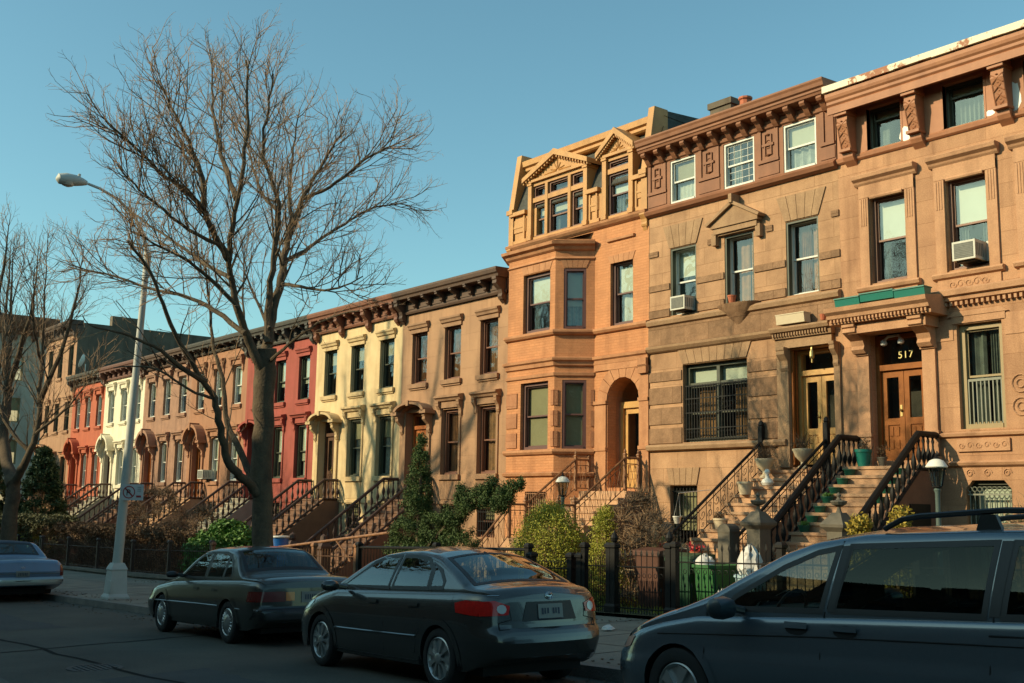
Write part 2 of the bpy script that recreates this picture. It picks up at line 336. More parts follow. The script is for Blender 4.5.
M['paint_van'] = mat('paint_teal_grey', (0.115, 0.145, 0.17), 0.22, (0.10, 0.13, 0.155), 40, 0.5, metal=0.5, coat=0.8)
M['trim_a'] = mat('brownstone_trim_tan', (0.36, 0.21, 0.12), 0.9, (0.27, 0.15, 0.085), 2.5, 0.8, 0.3, 40, streak=0.4, fine=0.3)
M['trim_y'] = mat('cream_painted_trim', (0.62, 0.46, 0.24), 0.85, (0.46, 0.32, 0.17), 2.5, 0.8, 0.2, 30, streak=0.4, fine=0.2)
M['corn_rust2'] = mat('cornice_dull_red', (0.16, 0.07, 0.05), 0.65, (0.11, 0.05, 0.035), 4, 0.8, 0.15, 20)
M['dark_pane'] = mat('dark_window_pane', (0.02, 0.022, 0.025), 0.08, spec=0.6)
M['lamp_lens'] = mat('lamp_refractor', (0.5, 0.48, 0.4), 0.3, coat=0.3)
M['sign_white'] = mat('sign_white', (0.55, 0.55, 0.55), 0.6)
M['sign_red'] = mat('sign_red', (0.30, 0.03, 0.03), 0.6)
M['sign_grey'] = mat('sign_grey', (0.25, 0.27, 0.27), 0.6)
M['chrome2'] = mat('dull_chrome', (0.42, 0.44, 0.44), 0.3, metal=0.9)
M['amber2'] = mat('amber_side_lens', (0.60, 0.30, 0.20), 0.25, coat=0.5)
M['paint_van_dark'] = mat('mirror_shell', (0.02, 0.035, 0.045), 0.4, coat=0.3)

def build_each(mbs, name, m, parent):
    return [b.build(name, m, parent) for b in mbs]
M['red_flower'] = mat('red_petals', (0.5, 0.015, 0.02), 0.6, (0.3, 0.01, 0.015), 6, .6)
M['tar'] = mat('tar_seam', (0.014, 0.014, 0.013), 0.95, spec=0.1)

M['lace_dim'] = mat('curtain_grey_green', (0.20, 0.22, 0.19), 0.9, (0.10, 0.11, 0.10), 5, 0.9)
M['lace_white'] = mat('curtain_white', (0.74, 0.72, 0.62), 0.9, (0.5, 0.5, 0.44), 3, 0.7)
M['lace_blue'] = mat('curtain_blue_grey', (0.22, 0.30, 0.32), 0.9, (0.4, 0.42, 0.38), 4, 0.9)

M['asphalt_pale'] = mat('asphalt_old_patch', (0.11, 0.105, 0.09), 0.9, (0.065, 0.062, 0.054), 0.9, 1.0, 0.5, 70, fine=0.6)
M['asphalt_dark'] = mat('asphalt_new_patch', (0.035, 0.035, 0.034), 0.85, (0.05, 0.05, 0.047), 1.4, 1.0, 0.5, 70, fine=0.5)
# ---------------------------------------------------------------- facade tools (local frame: x along the facade, y inward, z up)
FY = 20.5
FM = Matrix.Translation((0, FY, 0))

def text_obj(name, body, size, ext, m, parent=None):
    cu = bpy.data.curves.new(name, 'FONT'); cu.body = body; cu.size = size; cu.extrude = ext
    t = bpy.data.objects.new(name, cu); COL.objects.link(t); bpy.context.view_layer.update()
    me = bpy.data.meshes.new_from_object(t); bpy.data.objects.remove(t); bpy.data.curves.remove(cu)
    me.materials.clear(); me.materials.append(m)
    o = bpy.data.objects.new(name, me); COL.objects.link(o); o.parent = parent
    return o

def rect(x0, x1, z0, z1): return [(x0, z0), (x1, z0), (x1, z1), (x0, z1)]
def arch(x0, x1, z0, zs, rise=None, n=12):
    """opening with a round or segmental head springing at zs"""
    w = (x1 - x0) / 2; rise = rise or w; c = (x0 + x1) / 2
    return [(x0, z0), (x1, z0)] + [(c + w * cos(pi * k / n), zs + rise * sin(pi * k / n)) for k in range(n + 1)]

def wall_panel(mb, outline, holes, depth=0.3, y=0.0):
    loops = [[Vector((a, b, 0)) for a, b in outline]] + [[Vector((a, b, 0)) for a, b in h] for h in holes]
    flat = [p for l in loops for p in l]
    mb.add([(p.x, y, p.y) for p in flat], [tuple(t) for t in tessellate_polygon(loops)])
    for h in holes:
        n = len(h)
        mb.add([(a, y, b) for a, b in h] + [(a, y + depth, b) for a, b in h], [(i, (i + 1) % n, n + (i + 1) % n, n + i) for i in range(n)])

def moulding(mb, x0, x1, prof, y=0.0, ret=True):
    """prof [(out, z)] outward distance and height; closed back at the wall"""
    poly = [(y - a, b) for a, b in prof]
    poly = [(y + 0.02, prof[0][1])] + poly + [(y + 0.02, prof[-1][1])]
    mb.prism(poly, x0, x1, 'x')

def corn_prof(z0, z1, out, steps=None):
    h = z1 - z0
    return [(out * 0.18, z0), (out * 0.25, z0 + h * 0.15), (out * 0.45, z0 + h * 0.3), (out * 0.5, z0 + h * 0.42), (out * 0.85, z0 + h * 0.5),
            (out * 0.87, z0 + h * 0.72), (out * 0.94, z0 + h * 0.78), (out, z0 + h * 0.95), (out, z1)]

rng = random.Random(7)

def curtain_mb(mb, x0, x1, z0, z1, y, folds=5, amp=0.03):
    folds = rng.choice((2, 3, 4, 6, 8)); amp *= rng.uniform(.3, 1.3)
    n = folds * 4
    vs = []
    for k in range(n + 1):
        x = lerp(x0, x1, (k + .35 * sin(k * 1.7)) / n) if 0 < k < n else lerp(x0, x1, k / n); yy = y + amp * sin(k * pi / 2 + 0.6)
        vs += [(x, yy, z0), (x, yy, z1)]
    mb.add(vs, [(2 * k, 2 * k + 2, 2 * k + 3, 2 * k + 1) for k in range(n)])

def window(house, F, x0, x1, z0, z1, fr='f_green', y=0.16, w=0.06, split=0.5, shade=(0.5, 'blind'), curtain=None, grid=None, transom=None, mull=None, bars=None, label=None):
    """sash window set y behind the wall face; shade=(part drawn down, material)"""
    m = MB(F)
    m.box(x0, x0 + w, y - 0.05, y + 0.09, z0, z1); m.box(x1 - w, x1, y - 0.05, y + 0.09, z0, z1)
    m.box(x0 + w, x1 - w, y - 0.05, y + 0.09, z1 - w, z1); m.box(x0 + w, x1 - w, y - 0.07, y + 0.09, z0, z0 + w * 0.9)
    xs = [x0 + w] + ([] if not mull else list(mull)) + [x1 - w]
    top = z1 - w
    if transom:
        m.box(x0 + w, x1 - w, y - 0.03, y + 0.07, transom - 0.04, transom + 0.04)
    for q in (mull or []): m.box(q - 0.05, q + 0.05, y - 0.045, y + 0.085, z0 + w * 0.9, top)
    p = MB(F)
    zm = lerp(z0, transom or z1, split)
    s = 0.035
    for a, b in zip(xs[:-1], xs[1:]):
        if mull: a += 0.05 * (a != xs[0]); b -= 0.05 * (b != xs[-1])
        ztop = (transom - 0.04) if transom else top
        # lower sash in front of the upper
        for za, zb, yy in ((z0 + w * 0.9, zm + 0.02, y + 0.045), (zm - 0.02, ztop, y + 0.01)):
            m.box(a, a + s, yy, yy + 0.03, za, zb); m.box(b - s, b, yy, yy + 0.03, za, zb)
            m.box(a + s, b - s, yy, yy + 0.03, za, za + s * 1.2); m.box(a + s, b - s, yy, yy + 0.03, zb - s, zb)
            if grid:
                for k in range(1, grid[0]): xx = lerp(a, b, k / grid[0]); m.box(xx - 0.005, xx + 0.005, yy + 0.005, yy + 0.025, za + s * 1.2, zb - s)
                for k in range(1, grid[1]): zz = lerp(za, zb, k / grid[1]); m.box(a + s, b - s, yy + 0.007, yy + 0.023, zz - 0.005, zz + 0.005)
            t1, t2 = rng.uniform(-.004, .004), rng.uniform(-.004, .004)
            p.quad((a + s, yy + 0.015 + t1, za + s), (b - s, yy + 0.015 + t2, za + s), (b - s, yy + 0.015 - t1, zb - s), (a + s, yy + 0.015 - t2, zb - s))
        if transom: p.quad((a, y + 0.02, transom + 0.04), (b, y + 0.02, transom + 0.04), (b, y + 0.02, top), (a, y + 0.02, top))
    o = m.build('window', M[fr], house)
    if label: o['label'] = label
    p.build('pane', M['glass'], o)
    if shade and shade[0] > 0:
        b = MB(F); zb = lerp(z1, z0, shade[0])
        b.box(x0 + w, x1 - w, y + 0.105, y + 0.112, zb, z1 - w * 0.5); b.box(x0 + w, x1 - w, y + 0.1, y + 0.118, zb - 0.03, zb)
        b.build('blind', M[shade[1]], o)
    if curtain and curtain[0] == 'lace': curtain = (rng.choice(('lace', 'lace_dim', 'lace_white', 'lace_blue', 'lace_dim')), *curtain[1:])
    if curtain and curtain[1] == 1.0 and rng.random() < .5: curtain = (curtain[0], rng.uniform(.25, .5), rng.uniform(.55, .85))
    if curtain:
        c = MB(F); curtain_mb(c, x0 + w, lerp(x0 + w, x1 - w, curtain[1]), z0 + 0.03, z1 - w, y + 0.17, 6)
        if len(curtain) > 2: curtain_mb(c, lerp(x0 + w, x1 - w, curtain[2]), x1 - w, z0 + 0.03, z1 - w, y + 0.17, 6)
        c.build('curtain', M[curtain[0]], o)
    return o

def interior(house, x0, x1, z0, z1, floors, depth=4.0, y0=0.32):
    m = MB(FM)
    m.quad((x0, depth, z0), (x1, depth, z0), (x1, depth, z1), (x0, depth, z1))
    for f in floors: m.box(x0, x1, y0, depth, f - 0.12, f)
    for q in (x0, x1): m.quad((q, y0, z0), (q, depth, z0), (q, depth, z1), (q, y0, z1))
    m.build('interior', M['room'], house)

def shell(house, x0, x1, z0, z1, side='brick_side', depth=12.0, roofm='roof', y0=0.0):
    m = MB(FM)
    for q, d in ((x0, 0.012), (x1, -0.012)):
        m.quad((q + d, y0, z0), (q + d, depth, z0), (q + d, depth, z1), (q + d, y0, z1))
    m.quad((x0, depth, z0), (x1, depth, z0), (x1, depth, z1), (x0, depth, z1))
    m.build('side_wall', M[side], house)
    r = MB(FM); r.add([(x0, y0, z1), (x1, y0, z1), (x1, depth, z1 - 0.25), (x0, depth, z1 - 0.25)], [(0, 1, 2, 3)])
    return r.build('roof', M[roofm], house)

def bracket(mb, x, w, z1, h, out, y=0.0, foot=True):
    """scrolled console bracket: top z1, height h"""
    P = [(0.0, z1), (out, z1), (out, z1 - h * 0.12), (out * 0.92, z1 - h * 0.16), (out * 0.95, z1 - h * 0.30), (out * 0.72, z1 - h * 0.42), (out * 0.45, z1 - h * 0.55),
         (out * 0.36, z1 - h * 0.72), (out * 0.42, z1 - h * 0.85), (out * 0.3, z1 - h * 0.97), (0.0, z1 - h)]
    mb.prism([(y - a, b) for a, b in P], x - w / 2, x + w / 2, 'x')
    if foot: mb.prism([(y - 0.003, z1 - h), (y - out * 0.28, z1 - h), (y - 0.003, z1 - h - 0.1)], x - w * 0.35, x + w * 0.35, 'x')

def baluster(mb, x, y, z0, z1, style):
    h = z1 - z0
    if style == 'turned':
        mb.lathe([(0.045, 0), (0.045, h * 0.08), (0.02, h * 0.14), (0.035, h * 0.22), (0.058, h * 0.34), (0.045, h * 0.48), (0.022, h * 0.60), (0.02, h * 0.72), (0.034, h * 0.80), (0.02, h * 0.88), (0.04, h * 0.95), (0.04, h)], (x, y, z0), 7)
    else:
        mb.tube([(x, y, z0), (x, y, z1)], 0.010, 4)

def scroll(mb, c, u, v, r, turns=1.4, t=0.008, flip=1):
    pts = []
    for k in range(12):
        a = turns * 2 * pi * k / 11; q = r * (1 - 0.75 * k / 11)
        pts.append(Vector(c) + Vector(u) * q * cos(a * flip) + Vector(v) * q * sin(a * flip))
    mb.tube(pts, t, 3)

def railing(parent, path, h, m, style='turned', spacing=0.2, rail=0.055, label=None, low=0.08):
    """path: floor-line points; handrail h above it"""
    b = MB(); P = [Vector(p) for p in path]; U = Vector((0, 0, h))
    if style == 'turned':
        b.tube([p + U for p in P], rail, 8); b.tube([p + Vector((0, 0, low - 0.02)) for p in P], rail * 0.7, 4)
    else:
        b.tube([p + U for p in P], rail * 0.55, 6); b.tube([p + Vector((0, 0, low)) for p in P], 0.014, 4); b.tube([p + U * 0.82 for p in P], 0.012, 4)
    for i in range(len(P) - 1):
        d = P[i + 1] - P[i]; n = max(1, int(round(sqrt(d.x ** 2 + d.y ** 2) / spacing)))
        for k in range(n + (i == len(P) - 2)):
            q = P[i] + d * (k / n)
            baluster(b, q.x, q.y, q.z + low, q.z + h, style)
            if style == 'scroll' and k < n:
                q2 = P[i] + d * ((k + .5) / n); dd = d.normalized()
                cz = Vector((0, 0, h))
                scroll(b, q2 + cz * (0.40 if k % 2 else .60), dd, Vector((0, 0, 1)), min(0.10, spacing * 0.48), 1.15, flip=1 if k % 2 else -1)
                scroll(b, q2 + cz * (0.68 if k % 2 else .30), dd, Vector((0, 0, 1)), min(0.06, spacing * 0.4), 1.15, flip=1 if k % 2 else -1, t=0.007)
                if k % 2: b.tube([q2 + cz * .12, q2 + cz * .30 + dd * .05, q2 + cz * .5, q2 + cz * .72 - dd * .05, q2 + cz * .85], 0.006, 3)
            if style == 'lattice' and k < n:
                q2 = P[i] + d * ((k + 1) / n)
                b.tube([q + Vector((0, 0, low)), q2 + Vector((0, 0, h * 0.82))], 0.007, 3); b.tube([q + Vector((0, 0, h * .82)), q2 + Vector((0, 0, low))], 0.007, 3)
    o = b.build('railing', m, parent, smooth=True)
    if label: o['label'] = label
    return o

def stoop(house, xa, xb, ztop, yl, ybot, zbot, m, land=None, nose=0.03, solid=True, mid=None):
    """stairs in world coordinates: landing from the facade to yl, flight down to ybot"""
    b = MB()
    b.box(xa, xb, yl, FY + 0.02, zbot - 0.5 if solid else ztop - 0.25, ztop)
    n = max(3, int(round((ztop - zbot) / 0.19))); rise = (ztop - zbot) / n; run = (yl - ybot) / (n - 1)
    for k in range(n - 1):
        z = ztop - rise * (k + 1); y1 = yl - run * k; y0 = y1 - run
        b.box(xa, xb, y0, y1, zbot - 0.5, z - 0.06)
        b.box(xa - 0.02, xb + 0.02, y0 - nose, y1, z - 0.06, z)
    b.box(xa - 0.02, xb + 0.02, yl - nose, yl, ztop - 0.06, ztop)
    o = b.build('stoop', m, house)
    return o, rise / run

def panel_door(house, F, x0, x1, z0, z1, wood, y, leaves=2, glass_z=0.42, frame='', transom=None, arched=False, glassm='glass', knob=True, label=None):
    """door set at depth y with its frame; glass in the upper part of each leaf"""
    fr = MB(F); w = 0.09
    fr.box(x0, x0 + w, y - 0.08, y + 0.1, z0, z1); fr.box(x1 - w, x1, y - 0.08, y + 0.1, z0, z1); fr.box(x0 + w, x1 - w, y - 0.08, y + 0.1, z1 - w, z1)
    zt = (transom or z1 - w)
    if transom: fr.box(x0 + w, x1 - w, y - 0.09, y + 0.1, transom, transom + 0.12)
    d = MB(F); a0, a1 = x0 + w, x1 - w; lw = (a1 - a0) / leaves; g = MB(F)
    for k in range(leaves):
        a = a0 + lw * k + 0.006; b = a + lw - 0.012; s = min(0.12, lw * 0.22)
        zg = lerp(z0, zt, glass_z)
        d.box(a, a + s, y - 0.02, y + 0.04, z0, zt); d.box(b - s, b, y - 0.02, y + 0.04, z0, zt)
        d.box(a + s, b - s, y - 0.02, y + 0.04, z0, z0 + 0.22); d.box(a + s, b - s, y - 0.02, y + 0.04, zg - 0.14, zg); d.box(a + s, b - s, y - 0.02, y + 0.04, zt - 0.15, zt)
        d.box(a + s, b - s, y + 0.005, y + 0.03, z0 + 0.22, zg - 0.14)
        pw = (b - a - 2 * s) / 2; ph = (zg - 0.14 - z0 - 0.22) / 2
        for i in range(2):
            for j in range(2):
                px, pz = a + s + pw * i, z0 + 0.22 + ph * j
                d.box(px + 0.03, px + pw - 0.03, y - 0.012, y + 0.006, pz + 0.04, pz + ph - 0.04)
        g.quad((a + s, y + 0.01, zg), (b - s, y + 0.01, zg), (b - s, y + 0.01, zt - 0.15), (a + s, y + 0.01, zt - 0.15))
    if transom: g.quad((a0, y + 0.01, transom + 0.12), (a1, y + 0.01, transom + 0.12), (a1, y + 0.01, z1 - w), (a0, y + 0.01, z1 - w))
    o = d.build('door', M[wood], house)
    if label: o['label'] = label
    fr.build('door_frame', M[frame or wood], o); g.build('pane', M[glassm], o)
    if knob:
        k = MB(F); xm = (a0 + a1) / 2 - (0.07 if leaves == 2 else -lw * 0.38); zk = z0 + 1.05
        k.box(xm - 0.025, xm + 0.025, y - 0.035, y - 0.02, zk - 0.12, zk + 0.12); k.lathe([(0.012, 0), (0.03, 0.02), (0.03, 0.04), (0.01, 0.055)], (xm, y - 0.06, zk - 0.02), 8)
        k.build('handle', M['brass'], o)
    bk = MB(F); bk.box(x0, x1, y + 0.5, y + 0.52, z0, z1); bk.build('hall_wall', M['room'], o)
    return o

# ================================================================ STRUCTURE: ground, road, kerb, sidewalk
def strip(name, y0, y1, zf0, zf1, m, x0=-180, x1=60, dx=1.5, ny=1, thick=None):
    b = MB(); n = int((x1 - x0) / dx)
    for i in range(n):
        a, c = x0 + i * dx, x0 + (i + 1) * dx
        for j in range(ny):
            ya, yb = lerp(y0, y1, j / ny), lerp(y0, y1, (j + 1) / ny)
            f = lambda x, y: lerp(zf0(x), zf1(x), (y - y0) / (y1 - y0))
            b.quad((a, ya, f(a, ya)), (c, ya, f(c, ya)), (c, yb, f(c, yb)), (a, yb, f(a, yb)))
    return structure(b, name, M[m])
g = MB()
xs = [-900, -400, -200] + [-180 + 6 * i for i in range(41)] + [200, 500]
for a, c in zip(xs[:-1], xs[1:]):
    for y0, y1 in ((-300, -60), (-60, 60), (60, 400), (400, 1500)):
        g.quad((a, y0, gz(a) - 0.02), (c, y0, gz(c) - 0.02), (c, y1, gz(c) - 0.02), (a, y1, gz(a) - 0.02))
structure(g, 'ground', M['soil'])
strip('road', -0.6, 8.45, gz, gz, 'asphalt', ny=3)
strip('sidewalk', 8.6, 13.2, lambda x: gz(x) + 0.13, lambda x: gs(x, 13.2), 'concrete')
strip('near_sidewalk', -5.2, -0.75, lambda x: gz(x) + 0.16, lambda x: gz(x) + 0.13, 'concrete')
strip('garden_ground', 13.2, FY + 0.1, lambda x: gg(x), lambda x: gg(x), 'soil')
sj = MB(); x = -70
while x < 8:
    sj.quad((x, 8.62, gs(x, 8.62) + .004), (x + .022, 8.62, gs(x, 8.62) + .004), (x + .022, 13.15, gs(x, 13.15) + .004), (x, 13.15, gs(x, 13.15) + .004)); x += 1.5
for yy in (10.1, 11.6):
    for i in range(52): a = -70 + 1.5 * i; sj.quad((a, yy, gs(a, yy) + .003), (a + 1.5, yy, gs(a + 1.5, yy) + .003), (a + 1.5, yy + .022, gs(a + 1.5, yy) + .003), (a, yy + .022, gs(a, yy) + .003))
STRUCT_LABEL['sidewalk_joint'] = 'dark joints between the sidewalk slabs'
structure(sj, 'sidewalk_joint', M['tar'])
k = MB()
for i in range(120):
    a, c = -180 + 2 * i, -178 + 2 * i
    for (y0, y1, nm) in ((8.45, 8.6, 0), ):
        k.add([(a + .006, y0, gz(a) - .02), (c - .006, y0, gz(c) - .02), (c - .006, y1, gz(c) - .02), (a + .006, y1, gz(a) - .02),
               (a + .006, y0 + .01, gz(a) + .132), (c - .006, y0 + .01, gz(c) + .132), (c - .006, y1 + 0.002, gz(c) + .134), (a + .006, y1 + 0.002, gz(a) + .134)],
              [(0, 3, 2, 1), (4, 5, 6, 7), (0, 1, 5, 4), (1, 2, 6, 5), (2, 3, 7, 6), (3, 0, 4, 7)])
structure(k, 'kerb', M['kerb'])
k2 = MB()
for i in range(120):
    a, c = -180 + 2 * i, -178 + 2 * i
    k2.add([(a, -.75, gz(a) - .02), (c, -.75, gz(c) - .02), (c, -.6, gz(c) - .02), (a, -.6, gz(a) - .02), (a, -.75, gz(a) + .134), (c, -.75, gz(c) + .134), (c, -.61, gz(c) + .13), (a, -.61, gz(a) + .13)],
           [(0, 3, 2, 1), (4, 5, 6, 7), (0, 1, 5, 4), (2, 3, 7, 6)])
structure(k2, 'kerb_near', M['kerb'])

# ================================================================ HOUSE D: tall brownstone on the right
def house_d():
    xl, xr = -14.2, -8.2
    H = thing('brownstone_house', 'tall brownstone with peeling white gutter and a deep hood over red double doors', 'house', (xl, FY, gg(xl)))
    z0 = gg(xl) - 0.6; zt = 10.62
    # openings
    W3 = [(-13.42, -12.58), (-11.65, -10.80), (-9.95, -9.10)]
    att = [(-13.42, -12.60), (-11.62, -10.74), (-9.92, -9.08)]
    holes = [rect(a, b, 6.62, 8.50) for a, b in W3] + [rect(a, b, 9.58, 10.52) for a, b in att]
    holes += [rect(-11.55, -10.62, 3.42, 5.50), rect(-9.95, -9.05, 3.42, 5.50), rect(-13.52, -12.30, 2.72, 5.55)]
    bw = lambda a, b: [(a, 0.55), (b, 0.55), (b, 2.25), (b - 0.14, 2.42), (a + 0.14, 2.42), (a, 2.25)]
    holes += [bw(-11.50, -10.58), bw(-9.9, -9.0)]
    m = MB(FM)
    wall_panel(m, rect(xl, xr, z0, 9.5), [h for h in holes if h[0][1] < 9], 0.3)
    m.build('wall', M['brown_d'], H)
    m = MB(FM); wall_panel(m, rect(xl, xr, 9.5, zt), [h for h in holes if h[0][1] > 9], 0.3, y=-0.02)
    moulding(m, xl, xr, [(0.03, 9.42), (0.07, 9.45), (0.09, 9.52), (0.05, 9.56)])
    m.build('attic_wall', M['redd'], H)
    shell(H, xl, xr, z0, 10.9); interior(H, xl + .1, xr - .1, z0, 10.8, [2.7, 6.1, 9.3])
    # cornice: flat fascia, soffit and deep crown
    m = MB(FM)
    m.prism([(-0.02, 10.60), (-0.40, 10.60), (-0.42, 10.46), (-0.46, 10.46), (-0.46, 10.62), (-0.44, 10.64), (-0.48, 10.68), (-0.48, 10.74), (-0.52, 10.78), (-0.54, 10.84), (-0.54, 10.92), (0.2, 10.94), (0.2, 10.60)], xl + 0.08, xr, 'x')
    m.build('cornice', M['redd'], H)
    m = MB(FM); r2_ = random.Random(4)
    x = xl + 0.05
    while x < xr - 0.02:     # the gutter edge keeps its white paint in long torn strips
        x2 = min(x + r2_.uniform(0.5, 0.9), xr)
        zz = 10.93 + r2_.uniform(0, 0.025)
        m.box(x, x2, -0.60, 0.1, zz + 0.01, 11.09); x = x2
    m.build('gutter', M['peel2'], H)
    # carved brackets
    for bx in (-13.82, -12.17, -10.28, -8.42):
        b = MB(FM)
        b.prism([(0, 10.60), (-0.40, 10.60), (-0.40, 10.44), (-0.34, 10.40), (-0.38, 10.2), (-0.32, 10.05), (-0.27, 9.85), (-0.2, 9.66), (-0.18, 9.5), (-0.13, 9.42), (0, 9.32)], bx - 0.13, bx + 0.13, 'x')
        b.box(bx - 0.16, bx + 0.16, -0.43, -0.02, 10.40, 10.47); b.box(bx - 0.15, bx + 0.15, -0.3, 0, 9.60, 9.66)
        o = b.build('bracket', M['redd'], H)
        c = MB(FM)     # raised diamond carving
        for kz in range(4):
            t = kz / 4 + 0.1; zc = lerp(10.25, 9.62, t); yc = -lerp(0.38, 0.19, t) - 0.012
            for s in (-1, 1):
                c.tube([(bx - 0.11 * s, yc + .005, zc + 0.085), (bx, yc, zc), (bx + 0.11 * s, yc + .02, zc - 0.085)], 0.014, 4)
            c.lathe([(0.02, 0), (0.03, 0.012), (0.02, 0.024)], (bx, yc - 0.005, zc + .07), 6)
        for s in (-1, 1): c.tube([(bx + 0.118 * s, -0.375, 10.28), (bx + 0.118 * s, -0.31, 9.98), (bx + 0.118 * s, -0.20, 9.6)], 0.014, 4)
        c.tube([(bx - .1, -0.405, 10.56), (bx, -0.41, 10.48), (bx + .1, -0.405, 10.56)], 0.016, 4)
        c.build('carving', M['redd'], o)
    # attic windows
    for (a, b) in att: window(H, FM, a, b, 9.58, 10.52, 'f_green', split=0.72, shade=(0.28, 'blind_tan'), curtain=('lace', 1.0))
    for a, b in att:
        for q0, q1 in ((a - .05, a), (b, b + .04)): cov = MB(FM); cov.box(q0, q1, -0.03, 0.1, 9.58, 10.56); cov.build('window_trim', M['redd'], H)
    for (cx, cz, rx, rz) in ((-12.48, 9.72, .16, .16), (-10.63, 9.66, .1, .06), (-10.12, 9.85, .13, .30)):
        pt = MB(FM); n = 14; vs = [(cx + rx * cos(2 * pi * k / n) * (1 + .15 * sin(5 * k)), -0.024, cz + rz * sin(2 * pi * k / n) * (1 + .12 * cos(3 * k))) for k in range(n)]
        pt.add(vs + [(v[0], -0.018, v[2]) for v in vs], [tuple(range(n))] + [(k, (k + 1) % n, n + (k + 1) % n, n + k) for k in range(n)])
        pt.build('bare_patch', M['white_paint'], H)
    # second-floor window surrounds
    for (a, b) in W3:
        t = MB(FM)
        for q0, q1 in ((a - 0.24, a - 0.02), (b + 0.02, b + 0.24)):
            t.box(q0, q1, -0.05, 0, 6.55, 8.72)
            for kk in range(3): t.box(q0 + 0.04 + 0.055 * kk, q0 + 0.065 + 0.055 * kk, -0.062, -0.05, 7.9, 8.5)
        t.box(a - 0.24, b + 0.24, -0.06, 0, 8.52, 8.8)
        moulding(t, a - 0.32, b + 0.32, [(0.06, 8.8), (0.1, 8.84), (0.12, 8.88), (0.2, 8.93), (0.22, 9.0), (0.18, 9.03)])
        t.tube([(a + 0.03, -0.03, 8.51), (b - 0.03, -0.03, 8.51)], 0.05, 8)
        moulding(t, a - 0.32, b + 0.32, [(0.04, 6.44), (0.10, 6.47), (0.13, 6.53), (0.1, 6.57)])
        t.box(a - 0.24, b + 0.24, -0.035, 0, 6.18, 6.46)
        for kk in range(5): scroll(t, (lerp(a, b, (kk + .5) / 5), -0.04, 6.32), (1, 0, 0), (0, 0, 1), 0.09, 1.2, 0.012, 1 if kk % 2 else -1)
        t.build('window_surround', M['trim_d'], H)
    window(H, FM, *W3[0], 6.62, 8.50, 'f_brown', shade=(0.48, 'blind_white'), curtain=('lace', 1.0))
    window(H, FM, *W3[1], 6.62, 8.50, 'f_brown', shade=(0.46, 'blind_white'), curtain=('lace', 1.0))
    window(H, FM, *W3[2], 6.62, 8.50, 'f_brown', shade=(0.3, 'blind_white'), curtain=('lace', .4, .6))
    # belt course with dentils, parlor windows
    t = MB(FM)
    moulding(t, -12.0, xr, [(0.05, 5.96), (0.12, 5.98), (0.13, 6.06), (0.2, 6.08), (0.22, 6.18), (0.16, 6.22)])
    x = -11.95
    while x < xr - .05: t.box(x, x + 0.055, -0.1, -0.02, 5.88, 5.955); x += 0.11
    moulding(t, xl, -12.0, [(0.05, 5.98), (0.12, 6.0), (0.13, 6.18), (0.1, 6.2)])
    for zz in (5.62, ):
        t.box(-12.0, -11.62, -0.015, 0, zz - 0.42, zz); t.box(-10.55, -9.98, -0.015, 0, zz - 0.42, zz)
    for (a, b) in ((-11.62, -10.55), (-10.02, -8.98)):
        t.box(a - 0.02, b + 0.02, -0.03, 0, 5.52, 5.66)
        t.prism([(a - 0.1, 5.66), (b + 0.1, 5.66), (b - 0.05, 5.76), (a + 0.05, 5.76)], -0.045, 0, 'y')
        t.box(a + 0.0, b - 0.0, -0.05, 0, 2.98, 3.22)
        for kk in range(6): scroll(t, (lerp(a + .1, b - .1, kk / 5), -0.055, 3.10), (1, 0, 0), (0, 0, 1), 0.07, 1.2, 0.01, 1 if kk % 2 else -1)
    for cx in (-10.30,):
        for cz in (4.24, 3.80):
            for rr in (0.17, 0.08):
                t.tube([(cx + rr * cos(a / 14 * 2 * pi), -0.015, cz + rr * sin(a / 14 * 2 * pi)) for a in range(15)], 0.015, 4)
    moulding(t, -12.02, xr, [(0.02, 3.26), (0.07, 3.28), (0.09, 3.33), (0.03, 3.36)])
    moulding(t, -12.02, xr, [(0.02, 2.68), (0.07, 2.71), (0.10, 2.76), (0.03, 2.8)])
    for cx in (-11.4, -11.04, -10.65, -9.8, -9.4): scroll(t, (cx, -0.01, 2.56), (1, 0, 0), (0, 0, 1), 0.09, 1.5, 0.012)
    t.build('belt_course', M['trim_d'], H)
    window(H, FM, -11.55, -10.62, 3.42, 5.50, 'f_tan', w=0.11, shade=None, curtain=('lace', 1.0), split=0.5, bars=True)
    window(H, FM, -9.95, -9.05, 3.42, 5.50, 'f_tan', w=0.11, shade=None, curtain=('lace', 1.0), split=0.5)
    sh = MB(FM)
    for kk in range(9): x = lerp(-11.42, -10.75, kk / 8); sh.box(x - 0.012, x + 0.012, 0.13, 0.15, 3.5, 4.40)
    sh.box(-11.42, -10.75, 0.125, 0.155, 4.36, 4.41); sh.build('window_guard', M['f_grey'], H)
    for a, b in ((-11.50, -10.58), (-9.9, -9.0)):
        window(H, FM, a, b, 0.55, 2.42, 'f_green', y=0.18, w=0.08, shade=(0.9, 'blind_white'), split=0.5)
        gd = MB(FM)
        for kk in range(9):
            x = lerp(a + 0.06, b - 0.06, kk / 8)
            gd.tube([(x, 0.04, 0.6), (x, 0.04, 2.2)], 0.011, 4)
            gd.tube([(x + 0.045 * cos(q), 0.04, 2.25 + 0.045 * sin(q)) for q in [i * pi / 5 for i in range(11)]], 0.009, 4)
        for zz in (0.75, 1.45, 2.15): gd.box(a + .02, b - .02, 0.03, 0.055, zz - 0.015, zz + 0.015)
        gd.build('window_guard', M['f_grey'], H)
    # door and hood
    panel_door(H, FM, -13.52, -12.30, 2.84, 5.50, 'wood_red', 0.26, 2, 0.47, transom=4.75)
    thr = MB(FM); thr.box(-13.52, -12.30, -0.02, 0.36, 2.7, 2.84)
